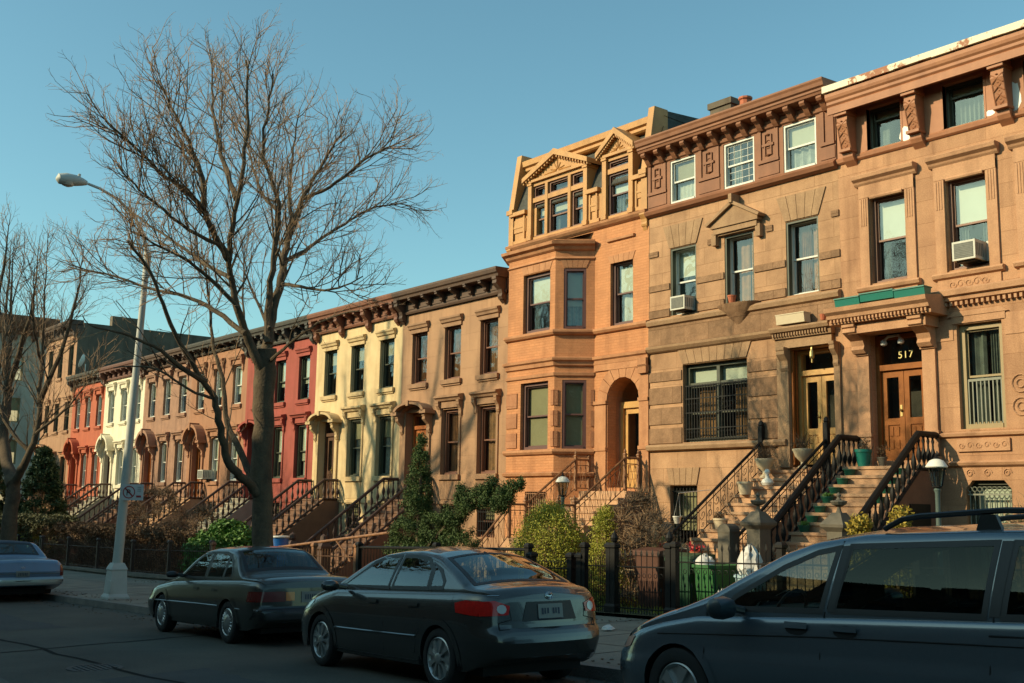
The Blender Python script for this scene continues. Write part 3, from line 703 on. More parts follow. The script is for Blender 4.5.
    for q0, q1, dd in ((-13.82, -13.53, 0.07), (-12.29, -12.0, 0.07)):
        thr.box(q0, q1, -dd, 0, 2.72, 5.15); thr.box(q0 - 0.03, q1 + 0.03, -dd - 0.03, 0, 3.35, 3.42); thr.box(q0 - 0.03, q1 + 0.03, -dd - 0.03, 0, 2.72, 2.9)
        thr.box(q0 - 0.02, q1 + 0.02, -dd - 0.04, 0, 5.08, 5.15)
    thr.build('door_surround', M['trim_d'], H)
    hd = MB(FM)
    hd.prism([(0, 5.72), (-0.62, 5.72), (-0.62, 5.80), (-0.70, 5.83), (-0.72, 5.90), (-0.80, 5.96), (-0.82, 6.05), (0, 6.16)], xl + 0.1, -11.72, 'x')
    x = xl + 0.16
    while x < -11.8: hd.box(x, x + 0.04, -0.68, -0.6, 5.75, 5.815); x += 0.085
    hd.box(-13.72, -11.92, -0.5, 0.02, 5.5, 5.72)
    for bx in (-13.68, -12.14):
        bracket(hd, bx, 0.30, 5.72, 0.62, 0.58, foot=False)
        for kk in range(3): hd.box(bx - 0.11 + kk * 0.085, bx - 0.07 + kk * 0.085, -0.2, -0.15, 5.16, 5.6)
    hd.build('door_hood', M['trim_d'], H)
    # stoop
    zl = 2.70
    st, sl_ = stoop(H, -13.72, -12.18, zl, 19.72, 17.15, 0.62, M['step'])
    s2 = MB(); s2.box(-13.9, -12.0, 16.55, 17.13, gg(-13) - .3, 0.44); s2.box(-13.9, -12.0, 16.1, 16.53, gg(-13) - .3, 0.25); s2.build('bottom_step', M['step'], st)
    for x, lab in ((-13.86, 'heavy black cast rail on the left side of the stoop'), (-12.04, 'heavy black cast rail on the right side of the stoop')):
        railing(st, [(x, 20.46, zl - 0.06), (x, 19.78, zl - 0.06), (x, 17.3, 0.62)], 0.68, M['iron'], 'turned', 0.19, 0.07, lab, low=0.0)
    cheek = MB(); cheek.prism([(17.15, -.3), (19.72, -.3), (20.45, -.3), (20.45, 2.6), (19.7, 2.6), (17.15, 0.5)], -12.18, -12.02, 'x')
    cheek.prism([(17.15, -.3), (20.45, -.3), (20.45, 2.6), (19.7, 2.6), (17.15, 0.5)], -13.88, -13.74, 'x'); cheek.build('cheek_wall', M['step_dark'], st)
    dr = MB(); dr.box(-12.02, -11.995, 19.35, 20.05, 0.5, 1.95); dr.build('cellar_door', M['iron'], st)
    for x in (-13.86, -12.04):
        n_ = MB(); n_.square_lathe([(0.20, gg(-13) - .2), (0.20, 0.5), (0.16, 0.55), (0.16, 1.42), (0.24, 1.50), (0.25, 1.55), (0.16, 1.66), (0.09, 1.76)], (x, 17.12, 0))
        n_.lathe([(0.07, 1.74), (0.04, 1.80), (0.03, 1.86), (0.12, 1.90), (0.15, 1.95), (0.14, 1.97), (0.05, 1.98), (0.03, 2.03), (0.045, 2.07), (0.01, 2.12)], (x, 17.12, 0), 12)
        n_.build('newel', M['stone_grey'], st)
    # green planters above the hood
    for i, (a, b) in enumerate(((-13.95, -13.35), (-13.33, -12.55), (-12.53, -11.85))):
        p = MB(FM); zz = 6.10 + (0.03 if i == 1 else 0)
        p.prism([(-0.60, zz), (-0.63, zz + 0.15), (-0.36, zz + 0.15), (-0.39, zz)], a, b, 'x'); p.box(a - .01, b + .01, -0.65, -0.34, zz + 0.15, zz + 0.175)
        single(p, 'planter_box', M['teal'], ['teal planter box at the left end of the door hood', 'teal planter box in the middle of the door hood', 'teal planter box at the right end of the door hood'][i], 'planter', (a, FY - 0.5, zz))
    # numbers and light on the transom
    for i, ch in enumerate('517'):
        o = text_obj('house_number', ch, 0.22, 0.006, M['number'], H); o.rotation_euler = (pi / 2, 0, 0)
        o.location = (-13.02 + 0.125 * i - xl, 0.235, 4.99 - gg(xl))
    hl = MB(FM)
    for sx in (-1, 1):
        hl.tube([(-12.98, 0.1, 5.46), (-12.98 + sx * 0.12, 0.02, 5.44), (-12.98 + sx * .2, -0.02, 5.36)], 0.03, 8)
        hl.lathe([(0.03, 0.08), (0.06, 0.05), (0.075, 0.0), (0.06, -0.04), (0.02, -0.06)], (-12.98 + sx * .2, -0.02, 5.30), 10)
    hl.build('porch_light', M['lens'], H)
    return H
M['peel2'] = mat('peeling_white_gutter', (0.74, 0.67, 0.50), 0.85, (0.34, 0.13, 0.065), 1.7, 0.95, 0.3, 15, detail=12, lo=0.53, hi=0.56)
M['number'] = mat('gilt_numerals', (0.75, 0.65, 0.25), 0.35)
house_d()
# ================================================================ HOUSE C: banded ashlar brownstone
def house_c():
    xl, xr = -20.05, -14.2
    H = thing('brownstone_house', 'banded stone house with bracketed red-brown attic and honey oak double doors', 'house', (xl, FY, gg(xl)))
    z0 = gg(xl) - 0.6
    a3 = [(-19.25, -18.38), (-17.45, -16.50), (-15.64, -14.72)]
    w2 = [(-19.30, -18.42), (-17.50, -16.60), (-15.66, -14.76)]
    m = MB(FM)
    wall_panel(m, rect(xl, xr, z0, 9.45), [rect(a, b, 6.66, 8.40) for a, b in w2] + [rect(-18.90, -16.86, 3.42, 5.36), rect(-15.62, -14.42, 2.75, 5.42), rect(-19.35, -18.45, 0.85, 2.36)], 0.32)
    m.build('wall', M['brown_c'], H)
    # rock-faced bands
    b = MB(FM)
    def band(z0_, z1_, segs, out=0.035):
        for a, c in segs: b.box(a, c, -out, 0, z0_, z1_)
    gaps = [(xl, -19.32), (-18.40, -17.52), (-16.58, -15.68), (-14.74, xr)]
    band(7.36, 7.52, gaps); band(8.28, 8.42, [(xl, -19.72), (-18.02, -17.88), (-16.22, -16.02), (-14.4, xr)]); band(6.66, 6.86, gaps)
    band(5.93, 6.42, [(xl, xr - 0.0)], 0.05)
    low = [(xl, -18.93), (-16.83, -15.98), ]
    for za, zb in ((5.0, 5.24), (4.42, 4.84), (3.90, 4.32), (3.42, 3.80)): band(za, zb, low, 0.03)
    b.build('rock_faced_band', M['rock_c'], H)
    t = MB(FM)
    moulding(t, xl, xr, [(0.05, 6.42), (0.12, 6.45), (0.15, 6.54), (0.1, 6.60), (0.0, 6.62)])
    moulding(t, xl, -15.95, [(0.04, 5.74), (0.09, 5.77), (0.15, 5.84), (0.16, 5.90), (0.08, 5.92)])
    moulding(t, xl - 0.02, -15.7, [(0.03, 3.22), (0.12, 3.25), (0.15, 3.33), (0.12, 3.38), (0.0, 3.40)])
    # flat-arch lintels as tapered voussoirs
    def voussoir(a, c, zb, zt_, n, out=0.03, fl=0.22):
        for k in range(n):
            p0, p1 = lerp(a, c, k / n), lerp(a, c, (k + 1) / n); q0, q1 = lerp(a - fl, c + fl, k / n), lerp(a - fl, c + fl, (k + 1) / n)
            t.prism([(p0 + .006, zb), (p1 - .006, zb), (q1 - .006, zt_), (q0 + .006, zt_)], -out, 0, 'y')
    voussoir(-19.32, -18.40, 8.42, 9.02, 5); voussoir(-15.68, -14.74, 8.42, 9.02, 5); voussoir(-18.9, -16.86, 5.38, 5.74, 9, fl=.15); voussoir(-19.35, -18.45, 2.38, 2.8, 5, fl=.1)
    # central pediment
    t.box(-17.72, -16.38, -0.16, 0, 8.46, 8.60); t.box(-17.62, -16.48, -0.10, 0, 8.42, 8.46)
    t.prism([(-17.78, 8.60), (-16.32, 8.60), (-16.32, 8.68), (-17.05, 9.08), (-17.78, 8.68)], -0.2, 0, 'y')
    for s in (-1, 1): t.prism([(-17.05 + .8 * s, 8.66), (-17.05, 9.10), (-17.05, 9.19), (-17.05 + .84 * s, 8.72)], -0.28, 0, 'y')
    t.box(-17.10, -17.0, -0.32, 0, 9.12, 9.34)
    for s in (-1, 1): t.box(-17.05 + .68 * s - .07, -17.05 + .68 * s + .07, -0.14, 0, 8.2, 8.5)
    t.build('stone_trim', M['trim_c'], H)
    sh = MB(FM); sh.lathe([(0.03, -0.55), (0.12, -0.45), (0.3, -0.25), (0.5, -0.08), (0.56, 0.0)], (-17.05, -0.0, 6.66), 16, 1.15, 0.62)
    o = sh.build('window_bowl', M['rock_c'], H, True)
    for (a, c), sd, cu in zip(w2, ((0.4, 'blind_white'), None, None), (('lace', 1.0), ('lace_reflection_warm', 0.55, 0.6), ('lace_reflection_warm', 0.5, 0.55))):
        window(H, FM, a, c, 6.66, 8.40, 'f_white', y=0.2, w=0.05, shade=sd, curtain=cu)
        bm_ = MB(FM); bm_.box(a, a + 0.05, 0.02, 0.15, 6.66, 8.40); bm_.box(c - .05, c, 0.02, 0.15, 6.66, 8.40); bm_.box(a + .05, c - .05, 0.02, .15, 8.35, 8.40); bm_.build('brick_mould', M['f_green'], H)
    # big barred parlor window
    window(H, FM, -18.90, -16.86, 3.42, 5.36, 'f_green', y=0.2, w=0.09, transom=4.86, mull=[-17.88], shade=(0.25, 'blind_white'), curtain=('lace_reflection_warm', 1.0))
    gr = MB(FM)
    for k in range(23):
        x = lerp(-18.84, -16.92, k / 22); gr.box(x - .009, x + .009, 0.06, 0.078, 3.46, 4.84)
    for zz in (3.5, 3.75, 4.15, 4.5, 4.82): gr.box(-18.88, -16.88, 0.057, 0.081, zz - 0.012, zz + 0.012)
    for k in range(22):
        x = lerp(-18.84, -16.92, (k + .5) / 22)
        for zz in (3.62, 4.32): gr.tube([(x + .035 * cos(a * pi / 4), 0.069, zz + .06 * sin(a * pi / 4)) for a in range(9)], 0.006, 3)
    gr.build('window_guard', M['iron'], H)
    window(H, FM, -19.35, -18.45, 0.85, 2.36, 'f_green', y=0.2, w=0.07, shade=(0.7, 'blind_tan'))
    gr = MB(FM)
    for k in range(8): x = lerp(-19.28, -18.52, k / 7); gr.box(x - .009, x + .009, 0.05, 0.068, 0.9, 2.3)
    for zz in (0.95, 1.6, 2.22): gr.box(-19.33, -18.47, 0.047, 0.071, zz - .012, zz + .012)
    gr.build('window_guard', M['iron'], H)
    # attic storey
    m = MB(FM); wall_panel(m, rect(xl, xr, 9.45, 11.0), [rect(a, c, 9.58, 10.72) for a, c in a3], 0.25, y=-0.05)
    moulding(m, xl - 0.03, xr, [(0.06, 9.36), (0.14, 9.40), (0.18, 9.48), (0.12, 9.54), (0.05, 9.58)])
    moulding(m, xl, xr, [(0.05, 10.74), (0.1, 10.77), (0.12, 10.84), (0.06, 10.88)], y=0)
    piers = [(xl, -19.35), (-18.28, -17.55), (-16.40, -15.74), (-14.62, xr)]
    for a, c in piers:
        m.box(a + .02, c - .02, -0.09, -0.05, 9.94, 10.02)
        for q in (a + 0.03, c - 0.13): m.box(q, q + .1, -0.085, -0.05, 10.02, 10.74)
        if c - a > 0.6:
            xm = (a + c) / 2
            m.box(xm - .11, xm - .075, -0.085, -0.05, 10.12, 10.62); m.box(xm + .075, xm + .11, -0.085, -0.05, 10.12, 10.62)
            for zz in (10.62, 10.12): m.lathe([(0.01, -.03), (0.09, 0), (0.01, .03)], (xm, -0.07, zz), 10, 1, .4)
            m.box(xm - .17, xm + .17, -0.09, -0.05, 10.34, 10.40)
            scroll(m, (xm, -0.06, 10.37), (1, 0, 0), (0, 0, 1), 0.14, 1.5, 0.012)
        m.box(a + .02, c - .02, -0.07, -0.05, 9.62, 9.90)
    m.build('attic_wall', M['red_c'], H)
    for (a, c), sd, gd in zip(a3, ((0.5, 'blind_tan'), None, (0.45, 'blind')), (None, (4, 3), None)):
        window(H, FM, a, c, 9.58, 10.72, 'f_white', y=0.02, w=0.05, shade=sd, curtain=('lace', 1.0), grid=gd)
    c_ = MB(FM)
    c_.prism([(0.0, 10.98), (-0.10, 10.98), (-0.14, 11.03), (-0.40, 11.05), (-0.42, 11.10), (-0.45, 11.12), (-0.45, 11.17), (-0.50, 11.20), (-0.52, 11.28), (-0.55, 11.33), (-0.55, 11.37), (0.2, 11.40), (0.2, 10.98)], xl - 0.02, xr + 0.02, 'x')
    n = 13
    for k in range(n):
        x = lerp(xl + 0.12, xr - 0.2, k / (n - 1))
        c_.prism([(-0.05, 11.045), (-0.37, 11.045), (-0.39, 10.98), (-0.35, 10.93), (-0.26, 10.90), (-0.18, 10.80), (-0.12, 10.74), (-0.05, 10.74)], x - .07, x + .07, 'x')
    c_.build('cornice', M['red_c'], H)
    shell(H, xl, xr, z0, 11.2); interior(H, xl + .1, xr - .1, z0, 11.0, [2.7, 6.2, 9.3])
    ch = MB(FM); ch.box(-18.7, -18.0, 0.9, 1.6, 10.9, 12.32); ch.box(-18.75, -17.95, 0.85, 1.65, 12.2, 12.36); ch.build('chimney', M['grey_wall'], H)
    cp = MB(FM); cp.lathe([(0.17, 0), (0.15, .1), (0.14, .42), (0.18, .45), (0.18, .5)], (-17.6, 1.0, 11.75), 10); cp.box(-17.85, -17.35, .75, 1.25, 10.9, 11.77); cp.build('chimney_pot', M['terracotta'], H)
    vn = MB(FM); vn.box(-14.9, -14.35, 0.4, 0.9, 11.1, 11.55); vn.build('roof_hatch', M['white_paint'], H)
    # door surround, hood shelf, door
    t = MB(FM)
    t.box(-15.95, -14.42, -0.10, 0, 5.44, 5.66); t.prism([(0, 5.66), (-0.16, 5.66), (-0.18, 5.78), (-0.26, 5.80), (-0.30, 5.87), (-0.30, 5.91), (0, 5.95)], -15.98, -14.38, 'x')
    x = -15.94
    while x < -14.45: t.box(x, x + .035, -0.22, -0.15, 5.70, 5.775); x += .075
    for q in (-15.95, -14.41):
        t.box(q, q + 0.32 if q < -15 else q + .15, -0.06, 0, 2.75, 5.44)
    bracket(t, -15.72, 0.22, 5.46, 0.55, 0.24, foot=False); bracket(t, -14.34, 0.13, 5.46, 0.55, 0.24, foot=False)
    t.build('door_surround', M['trim_c'], H)
    panel_door(H, FM, -15.60, -14.42, 2.82, 5.40, 'wood_honey', 0.34, 2, 0.40, transom=4.82)
    j = MB(FM)
    for yy in (0.02, 0.13): j.box(-15.615, -15.56, yy, yy + 0.06, 2.8, 5.4)
    j.build('door_jamb', M['wood_red'], H)
    # stoop with scrolled iron rails
    zl = 2.68
    st, _ = stoop(H, -16.32, -14.62, zl, 20.2, 17.35, 0.62, M['step'])
    s2 = MB(); s2.box(-16.5, -14.5, 16.8, 17.33, gg(-15) - .3, 0.42); s2.box(-16.5, -14.5, 16.4, 16.78, gg(-15) - .3, 0.24); s2.build('bottom_step', M['step'], st)
    for x in (-16.38, -14.60):
        railing(st, [(x, 20.38, zl - .02), (x, 17.3, 0.52)], 0.68, M['iron'], 'scroll', 0.24, 0.065)
        p = MB(); p.box(x - .055, x + .055, 20.33, 20.44, zl - .1, zl + 1.02); p.lathe([(0.055, 0), (0.07, .03), (0.05, .1), (0.0, .14)], (x, 20.385, zl + 1.02), 8); p.build('rail_post', M['iron'], st)
        q = MB(); q.square_lathe([(0.17, gg(-15) - .2), (0.17, .3), (0.15, .34), (0.15, 1.32), (0.16, 1.36)], (x, 17.12, 0)); q.prism([(-.16 + x, 1.36), (.16 + x, 1.36)] + [(x + .16 * cos(pi * k / 8), 1.36 + .15 * sin(pi * k / 8)) for k in range(1, 8)], 16.97, 17.27, 'y')
        q.build('newel', M['stone_grey'], st)
    # things on the ledges
    p = MB(FM); p.prism([(-0.10, 5.955), (-0.13, 6.16), (-0.36, 6.16), (-0.33, 5.955)], -15.72, -14.95, 'x'); p.box(-15.73, -14.94, -.37, -.09, 6.16, 6.18)
    single(p, 'planter_box', M['cream_pot'], 'cream planter box on the ledge above the honey oak doors', 'planter', (-15.7, FY - .2, 5.955))
    p = MB(FM); p.lathe([(0.07, 0), (0.10, .15), (0.11, .16), (0.11, .19)], (-17.12, -0.2, 6.67), 12)
    single(p, 'flower_pot', M['terracotta'], 'small clay pot in the stone bowl under the pedimented window', 'pot', (-17.12, FY - .2, 6.67))
    p = MB(FM); p.lathe([(0.05, 0), (0.07, .09), (0.08, .13)], (-14.55, -0.2, 5.95), 10)
    single(p, 'flower_pot', M['terracotta'], 'tiny clay pot at the right end of the ledge over the honey oak doors', 'pot', (-14.55, FY - .2, 5.95))
    pl = MB(FM); pl.lathe([(0.02, 0), (0.02, .1), (0.05, .1), (0.06, .14), (0.055, .24), (0.03, .3), (0.02, .34)], (-15.0, -0.02, 5.06), 10)
    pl.box(-15.02, -14.98, -0.04, 0.02, 5.38, 5.44); pl.build('porch_light', M['brass'], H)
house_c()

# ================================================================ HOUSE B: orange brick with angled bay and mansard
def house_b():
    xl, xr = -26.0, -20.06
    H = thing('brownstone_house', 'orange brick house with an angled bay, arched doorway and two ochre gabled dormers', 'house', (xl, FY, gg(xl)))
    z0 = gg(xl) - 0.6
    m = MB(FM)
    # flat wall right of the bay
    bx = -22.15; p = 0.80
    holes = [rect(-21.53, -20.66, 6.66, 8.42), arch(-21.63, -20.42, 2.32, 4.62)]
    wall_panel(m, [(bx, z0), (xr, z0), (xr, 9.5), (bx, 9.5)], holes, 0.35)
    m.quad((xl, 0, z0), (xl + .3, 0, z0), (xl + .3, 0, 9.5), (xl, 0, 9.5)); m.quad((xl + .3, 0, 8.9), (bx, 0, 8.9), (bx, 0, 9.5), (xl + .3, 0, 9.5))
    # bay: front and angled faces
    fl, fr_ = -24.98, -22.90
    FB = Matrix.Translation((0, FY - p, 0))
    mb_ = MB(FB)
    wall_panel(mb_, rect(fl, fr_, z0, 9.2), [rect(-24.30, -23.12, 6.66, 8.36), rect(-24.36, -23.16, 3.36, 5.24), rect(-24.1, -23.2, .7, 2.2)], 0.3)
    m.v += mb_.v and []; o_ = len(m.v); m.v += mb_.v; m.f += [tuple(i + o_ for i in f) for f in mb_.f]
    def side(ax, ay, bx_, by):
        d = Vector((bx_ - ax, by - ay, 0)); L_ = d.length; d.normalize()
        Mx = Matrix(((d.x, -d.y, 0, ax), (d.y, d.x, 0, ay), (0, 0, 1, 0), (0, 0, 0, 1)))
        return Mx, L_
    FR, LR = side(fr_, FY - p, bx, FY)
    FL, LL = side(xl + .28, FY, fl, FY - p)
    cen = LR / 2
    mr_ = MB(FR); wall_panel(mr_, rect(0, LR, z0, 9.2), [rect(cen - .31, cen + .31, 6.66, 8.36), rect(cen - .33, cen + .33, 3.36, 5.24)], 0.25)
    o_ = len(m.v); m.v += mr_.v; m.f += [tuple(i + o_ for i in f) for f in mr_.f]
    ml_ = MB(FL); wall_panel(ml_, rect(0, LL, z0, 9.2), [rect(LL / 2 - .3, LL / 2 + .3, 6.66, 8.36), rect(LL / 2 - .3, LL / 2 + .3, 3.36, 5.24)], 0.25)
    o_ = len(m.v); m.v += ml_.v; m.f += [tuple(i + o_ for i in f) for f in ml_.f]
    m.build('wall', M['brown_b'], H)
    # belts following the bay
    pts = [(xl + .28, 0), (fl, -p), (fr_, -p), (bx, 0), (xr, 0)]
    def belt(mb, prof, pp=pts, m0=0):
        # prof [(out,z)], mitred along the polyline in facade-local plan coordinates
        n = len(pp); nrm = []
        for i in range(n - 1):
            d = Vector((pp[i + 1][0] - pp[i][0], pp[i + 1][1] - pp[i][1])); d.normalize(); nrm.append(Vector((d.y, -d.x)))
        off = []
        for i in range(n):
            if i == 0: o = nrm[0]
            elif i == n - 1: o = nrm[-1]
            else:
                o = nrm[i - 1] + nrm[i]; o = o / (o.length_squared / 2)
            off.append(o)
        prof = [(-0.03, prof[0][1])] + prof + [(-0.03, prof[-1][1])]; k = len(prof)
        vs = [(pp[i][0] + off[i].x * a, pp[i][1] + off[i].y * a, z) for i in range(n) for a, z in prof]
        fs = [(i * k + j, i * k + j + 1, (i + 1) * k + j + 1, (i + 1) * k + j) for i in range(n - 1) for j in range(k - 1)]
        fs += [tuple(range(k)), tuple((n - 1) * k + j for j in range(k))]
        mb.add(vs, fs)
    t = MB(FM)
    belt(t, [(0.02, 6.48), (0.08, 6.5), (0.13, 6.56), (0.13, 6.62), (0.03, 6.65)])
    belt(t, [(0.02, 5.62), (0.06, 5.64), (0.08, 5.74), (0.14, 5.78), (0.15, 5.84), (0.04, 5.88)])
    belt(t, [(0.02, 5.34), (0.05, 5.36), (0.06, 5.44), (0.0, 5.46)], pts[:4])
    belt(t, [(0.02, 3.20), (0.07, 3.22), (0.11, 3.28), (0.10, 3.34), (0.02, 3.36)], pts[:4])
    belt(t, [(0.02, 2.60), (0.09, 2.63), (0.12, 2.70), (0.04, 2.74)], pts[:4])
    belt(t, [(0.02, 8.86), (0.08, 8.9), (0.12, 8.98), (0.22, 9.02), (0.24, 9.1), (0.0, 9.14)], pts[:4])
    belt(t, [(0.02, 8.62), (0.05, 8.64), (0.0, 8.7)], pts[:4])
    # basement and blocks: heavier ashlar strips
    moulding(t, xl, xr, [(0.03, 9.44), (0.1, 9.48), (0.16, 9.54), (0.18, 9.60), (0.05, 9.64)])
    for F_, w_ in ((FB, (-24.30, -23.12)), (FR, (cen - .31, cen + .31)), (FM, (-21.53, -20.66))):
        q = MB(F_); a, c = w_; n = 5
        for kk in range(n):
            p0, p1 = lerp(a, c, kk / n), lerp(a, c, (kk + 1) / n); q0, q1 = lerp(a - .1, c + .1, kk / n), lerp(a - .1, c + .1, (kk + 1) / n)
            q.prism([(p0 + .005, 8.38), (p1 - .005, 8.38), (q1 - .005, 8.60), (q0 + .005, 8.60)], -0.015, 0, 'y')
        if F_ is FM: moulding(q, a - .08, c + .08, [(0.03, 8.98), (0.07, 9.0), (0.08, 9.06), (0.0, 9.08)])
        o_ = len(t.v); t.v += q.v; t.f += [tuple(i + o_ for i in f) for f in q.f]
    # corner piers and arch voussoirs
    for kk in range(9):
        a0, a1 = pi * kk / 9 + .01, pi * (kk + 1) / 9 - .01; c = (-21.025, 4.62)
        P = [(c[0] + r * cos(a), c[1] + r * sin(a)) for r, a in ((.615, a0), (.615, a1), (.98, a1), (.98, a0))]
        t.prism(P, -0.035, 0, 'y')
    t.box(-22.1, -21.66, -0.04, 0, 2.2, 4.52); t.box(-20.4, xr, -0.05, 0, 2.2, 5.3)
    for zz in (3.3, 4.55): t.box(-22.12, -21.64, -0.07, 0, zz, zz + .09); t.box(-20.42, xr, -0.08, 0, zz, zz + .09)
    t.box(-20.36, xr, -0.14, 0, 5.26, 5.66); t.box(-22.12, xr, -.05, 0, 5.46, 5.64)
    for kk in range(6): scroll(t, (-20.32 + .05 * kk, -0.15, 5.46), (1, 0, 0), (0, 0, 1), 0.035, 1.2, .008)
    t.build('stone_trim', M['trim_b'], H)
    for zz in (3.42, 3.98, 4.55):
        for F_, q0, q1 in ((FB, fl, -24.5), (FB, -23.02, fr_), (FR, 0, cen - .45), (FR, cen + .45, LR)):
            bl = MB(F_); bl.box(q0, q1, -0.03, 0, zz, zz + .42); bl.build('rusticated_block', M['block_b'], H)
    cp_ = MB(FM); cp_.add([(xl + .28, 0.1, 9.14), (fl - .1, -p - .15, 9.13), (fr_ + .1, -p - .15, 9.13), (bx + .1, 0.1, 9.14)], [(0, 1, 2, 3)]); cp_.add([(xl + .28, 0.05, 9.42), (fl, -p + .1, 9.16), (fr_, -p + .1, 9.16), (bx, .05, 9.42)], [(0, 1, 2, 3)]); cp_.build('bay_roof', M['roof'], H)
    # windows
    window(H, FB, -24.30, -23.12, 6.66, 8.36, 'f_purple', w=0.09, shade=(0.52, 'blind_white'), curtain=('lace', 1.0))
    window(H, FB, -24.36, -23.16, 3.36, 5.24, 'f_purple', w=0.09, shade=(0.97, 'blind_tan'))
    window(H, FR, cen - .31, cen + .31, 6.66, 8.36, 'f_purple', y=.06, w=0.07, shade=(0.6, 'blind'), curtain=('lace', 1.0))
    window(H, FR, cen - .33, cen + .33, 3.36, 5.24, 'f_purple', y=.06, w=0.07, shade=(0.95, 'blind_tan'))
    window(H, FL, LL / 2 - .3, LL / 2 + .3, 6.66, 8.36, 'f_purple', w=0.07); window(H, FL, LL / 2 - .3, LL / 2 + .3, 3.36, 5.24, 'f_purple', w=0.07)
    window(H, FM, -21.53, -20.66, 6.66, 8.42, 'f_purple', w=0.08, shade=(0.5, 'blind_white'), curtain=('lace', 1.0))
    window(H, FB, -24.1, -23.2, .7, 2.2, 'f_green', w=0.07, shade=(0.3, 'blind_tan'))
    gr = MB(FB)
    for k in range(10): x = lerp(-24.05, -23.25, k / 9); gr.box(x - .01, x + .01, 0.02, 0.04, .72, 2.18)
    for zz in (.8, 1.3, 1.8, 2.15): gr.box(-24.09, -23.21, .017, .043, zz - .012, zz + .012)
    gr.build('window_guard', M['iron_rust'], H)
    # arched entrance deep in the wall
    v = MB(FM)
    n = 12; P = [(-21.63, 2.32), (-21.63, 4.62)] + [(-21.025 - .605 * cos(pi * k / n), 4.62 + .605 * sin(pi * k / n)) for k in range(1, n + 1)] + [(-20.42, 2.32)]
    v.add([(a, .34, b) for a, b in P] + [(a, 1.15, b) for a, b in P], [(i, i + 1, len(P) + i + 1, len(P) + i) for i in range(len(P) - 1)]); v.build('vestibule', M['trim_b'], H)
    panel_door(H, FM, -21.55, -20.50, 2.3, 4.62, 'wood_honey', 0.50, 1, 0.36, transom=4.45)
    vb = MB(FM); vb.box(-21.63, -21.55, 0.44, .6, 2.3, 4.62); vb.box(-20.5, -20.42, 0.44, .6, 2.3, 4.62); vb.build('side_panel', M['trim_b'], H)
    ft = MB(FM); ft.add([(-21.6, 0.52, 4.66), (-20.45, .52, 4.66)] + [(-21.025 + .58 * cos(pi * k / 10), .52, 4.66 + .56 * sin(pi * k / 10)) for k in range(11)], [tuple(range(1, 13)) [0:0] or tuple([0, 1] + list(range(2, 13)))]); ft.build('fanlight', M['glass'], H)
    shell(H, xl, xr, z0, 9.62, y0=0.36); interior(H, xl + .35, xr - .1, z0, 12.2, [2.2, 6.1, 9.45], y0=1.0)
    # mansard: slate slope with ochre frames
    zt = 12.05
    def slope(z): return (z - 10.6) / (zt - 10.6) * 0.55 if z > 10.6 else 0.0
    a = MB(FM); wall_panel(a, rect(xl, xr, 9.6, 10.62), [rect(-24.72, -22.58, 9.6, 10.62), rect(-21.62, -20.72, 9.6, 10.62)], 0.2)
    for q0, q1 in ((xl + .1, -25.15), (-22.45, -21.95), (-20.62, xr - .02)):
        a.box(q0, q1, -0.05, 0, 9.66, 9.76); a.box(q0 + .05, q1 - .05, -0.03, 0, 10.0, 10.4)
        a.box(q0 + .1, q1 - .1, -0.045, -.03, 10.14, 10.2); a.box(q0, q1 + .0, -0.12, 0, 10.52, 10.64); a.box(q0 + .08, q0 + .14, -.05, 0, 9.76, 10.5); a.box(q1 - .14, q1 - .08, -.05, 0, 9.76, 10.5)
    a.build('attic_wall', M['ochre'], H)
    sl = MB(FM); sl.quad((xl, 0.02, 10.6), (xr, 0.02, 10.6), (xr, 0.57, zt), (xl, 0.57, zt)); sl.build('mansard_slope', M['slate'], H)
    tp = MB(FM)
    tp.prism([(0.40, 12.0), (0.34, 12.04), (0.34, 12.12), (0.26, 12.16), (0.24, 12.32), (0.30, 12.36), (0.9, 12.38), (0.9, 12.0)], xl + .1, xr - .1, 'x')
    for q in (xl + .02, xr - .24):
        tp.prism([(-0.06, 9.6), (-0.06, 10.75), (0.24, 12.55), (0.75, 12.55), (0.75, 9.6)], q, q + .22, 'x')
        tp.prism([(-0.14, 10.6), (-0.14, 10.74), (0.0, 10.78), (0.0, 10.6)], q - .03, q + .25, 'x'); 
        bracket(tp, q + .11, .2, 9.62, .45, .16)
    tp.build('mansard_frame', M['ochre'], H)
    for q, e in ((xr - .24, 12.62), (xl + .02, 12.4)):
        ps = MB(FM); ps.prism([(0.75, 9.6), (0.75, 12.52), (2.2, e), (2.2, 9.6)], q, q + .22, 'x'); ps.build('party_parapet', M['slate'], H)
    rf = MB(FM); rf.quad((xl, .6, 12.36), (xr, .6, 12.36), (xr, 11, 12.0), (xl, 11, 12.0)); rf.quad((xl, 11, 9.6), (xr, 11, 9.6), (xr, 11, 12.), (xl, 11, 12.)); rf.quad((xl, 2.2, 9.6), (xl, 11, 9.6), (xl, 11, 12.), (xl, 2.2, 12.36)); rf.quad((xr - .012, 2.2, 9.6), (xr - .012, 11, 9.6), (xr - .012, 11, 12.), (xr - .012, 2.2, 12.36)); rf.build('roof', M['roof'], H)
    def dormer(x0, x1, zs, za, wins, ztr):
        d = MB(FM)
        for q in (x0, x1 - .16): d.box(q, q + .16, -0.10, 0.35, 9.64, zs); d.box(q - .02, q + .18, -.13, 0.35, 9.64, 9.78); d.box(q - .02, q + .18, -.13, .35, zs - .1, zs)
        ins0, ins1 = x0 + .16, x1 - .16
        d.box(ins0, ins1, -0.05, 0.1, zs - .14, zs); d.box(ins0, ins1, -0.05, 0.14, 9.64, 9.72)
        d.box(ins0, ins1, -0.05, 0.12, ztr - .07, ztr + .07)
        xs_ = [ins0] + [w for w in wins] + [ins1]
        for w in wins: d.box(w - .06, w + .06, -0.06, 0.12, 9.72, zs - .14)
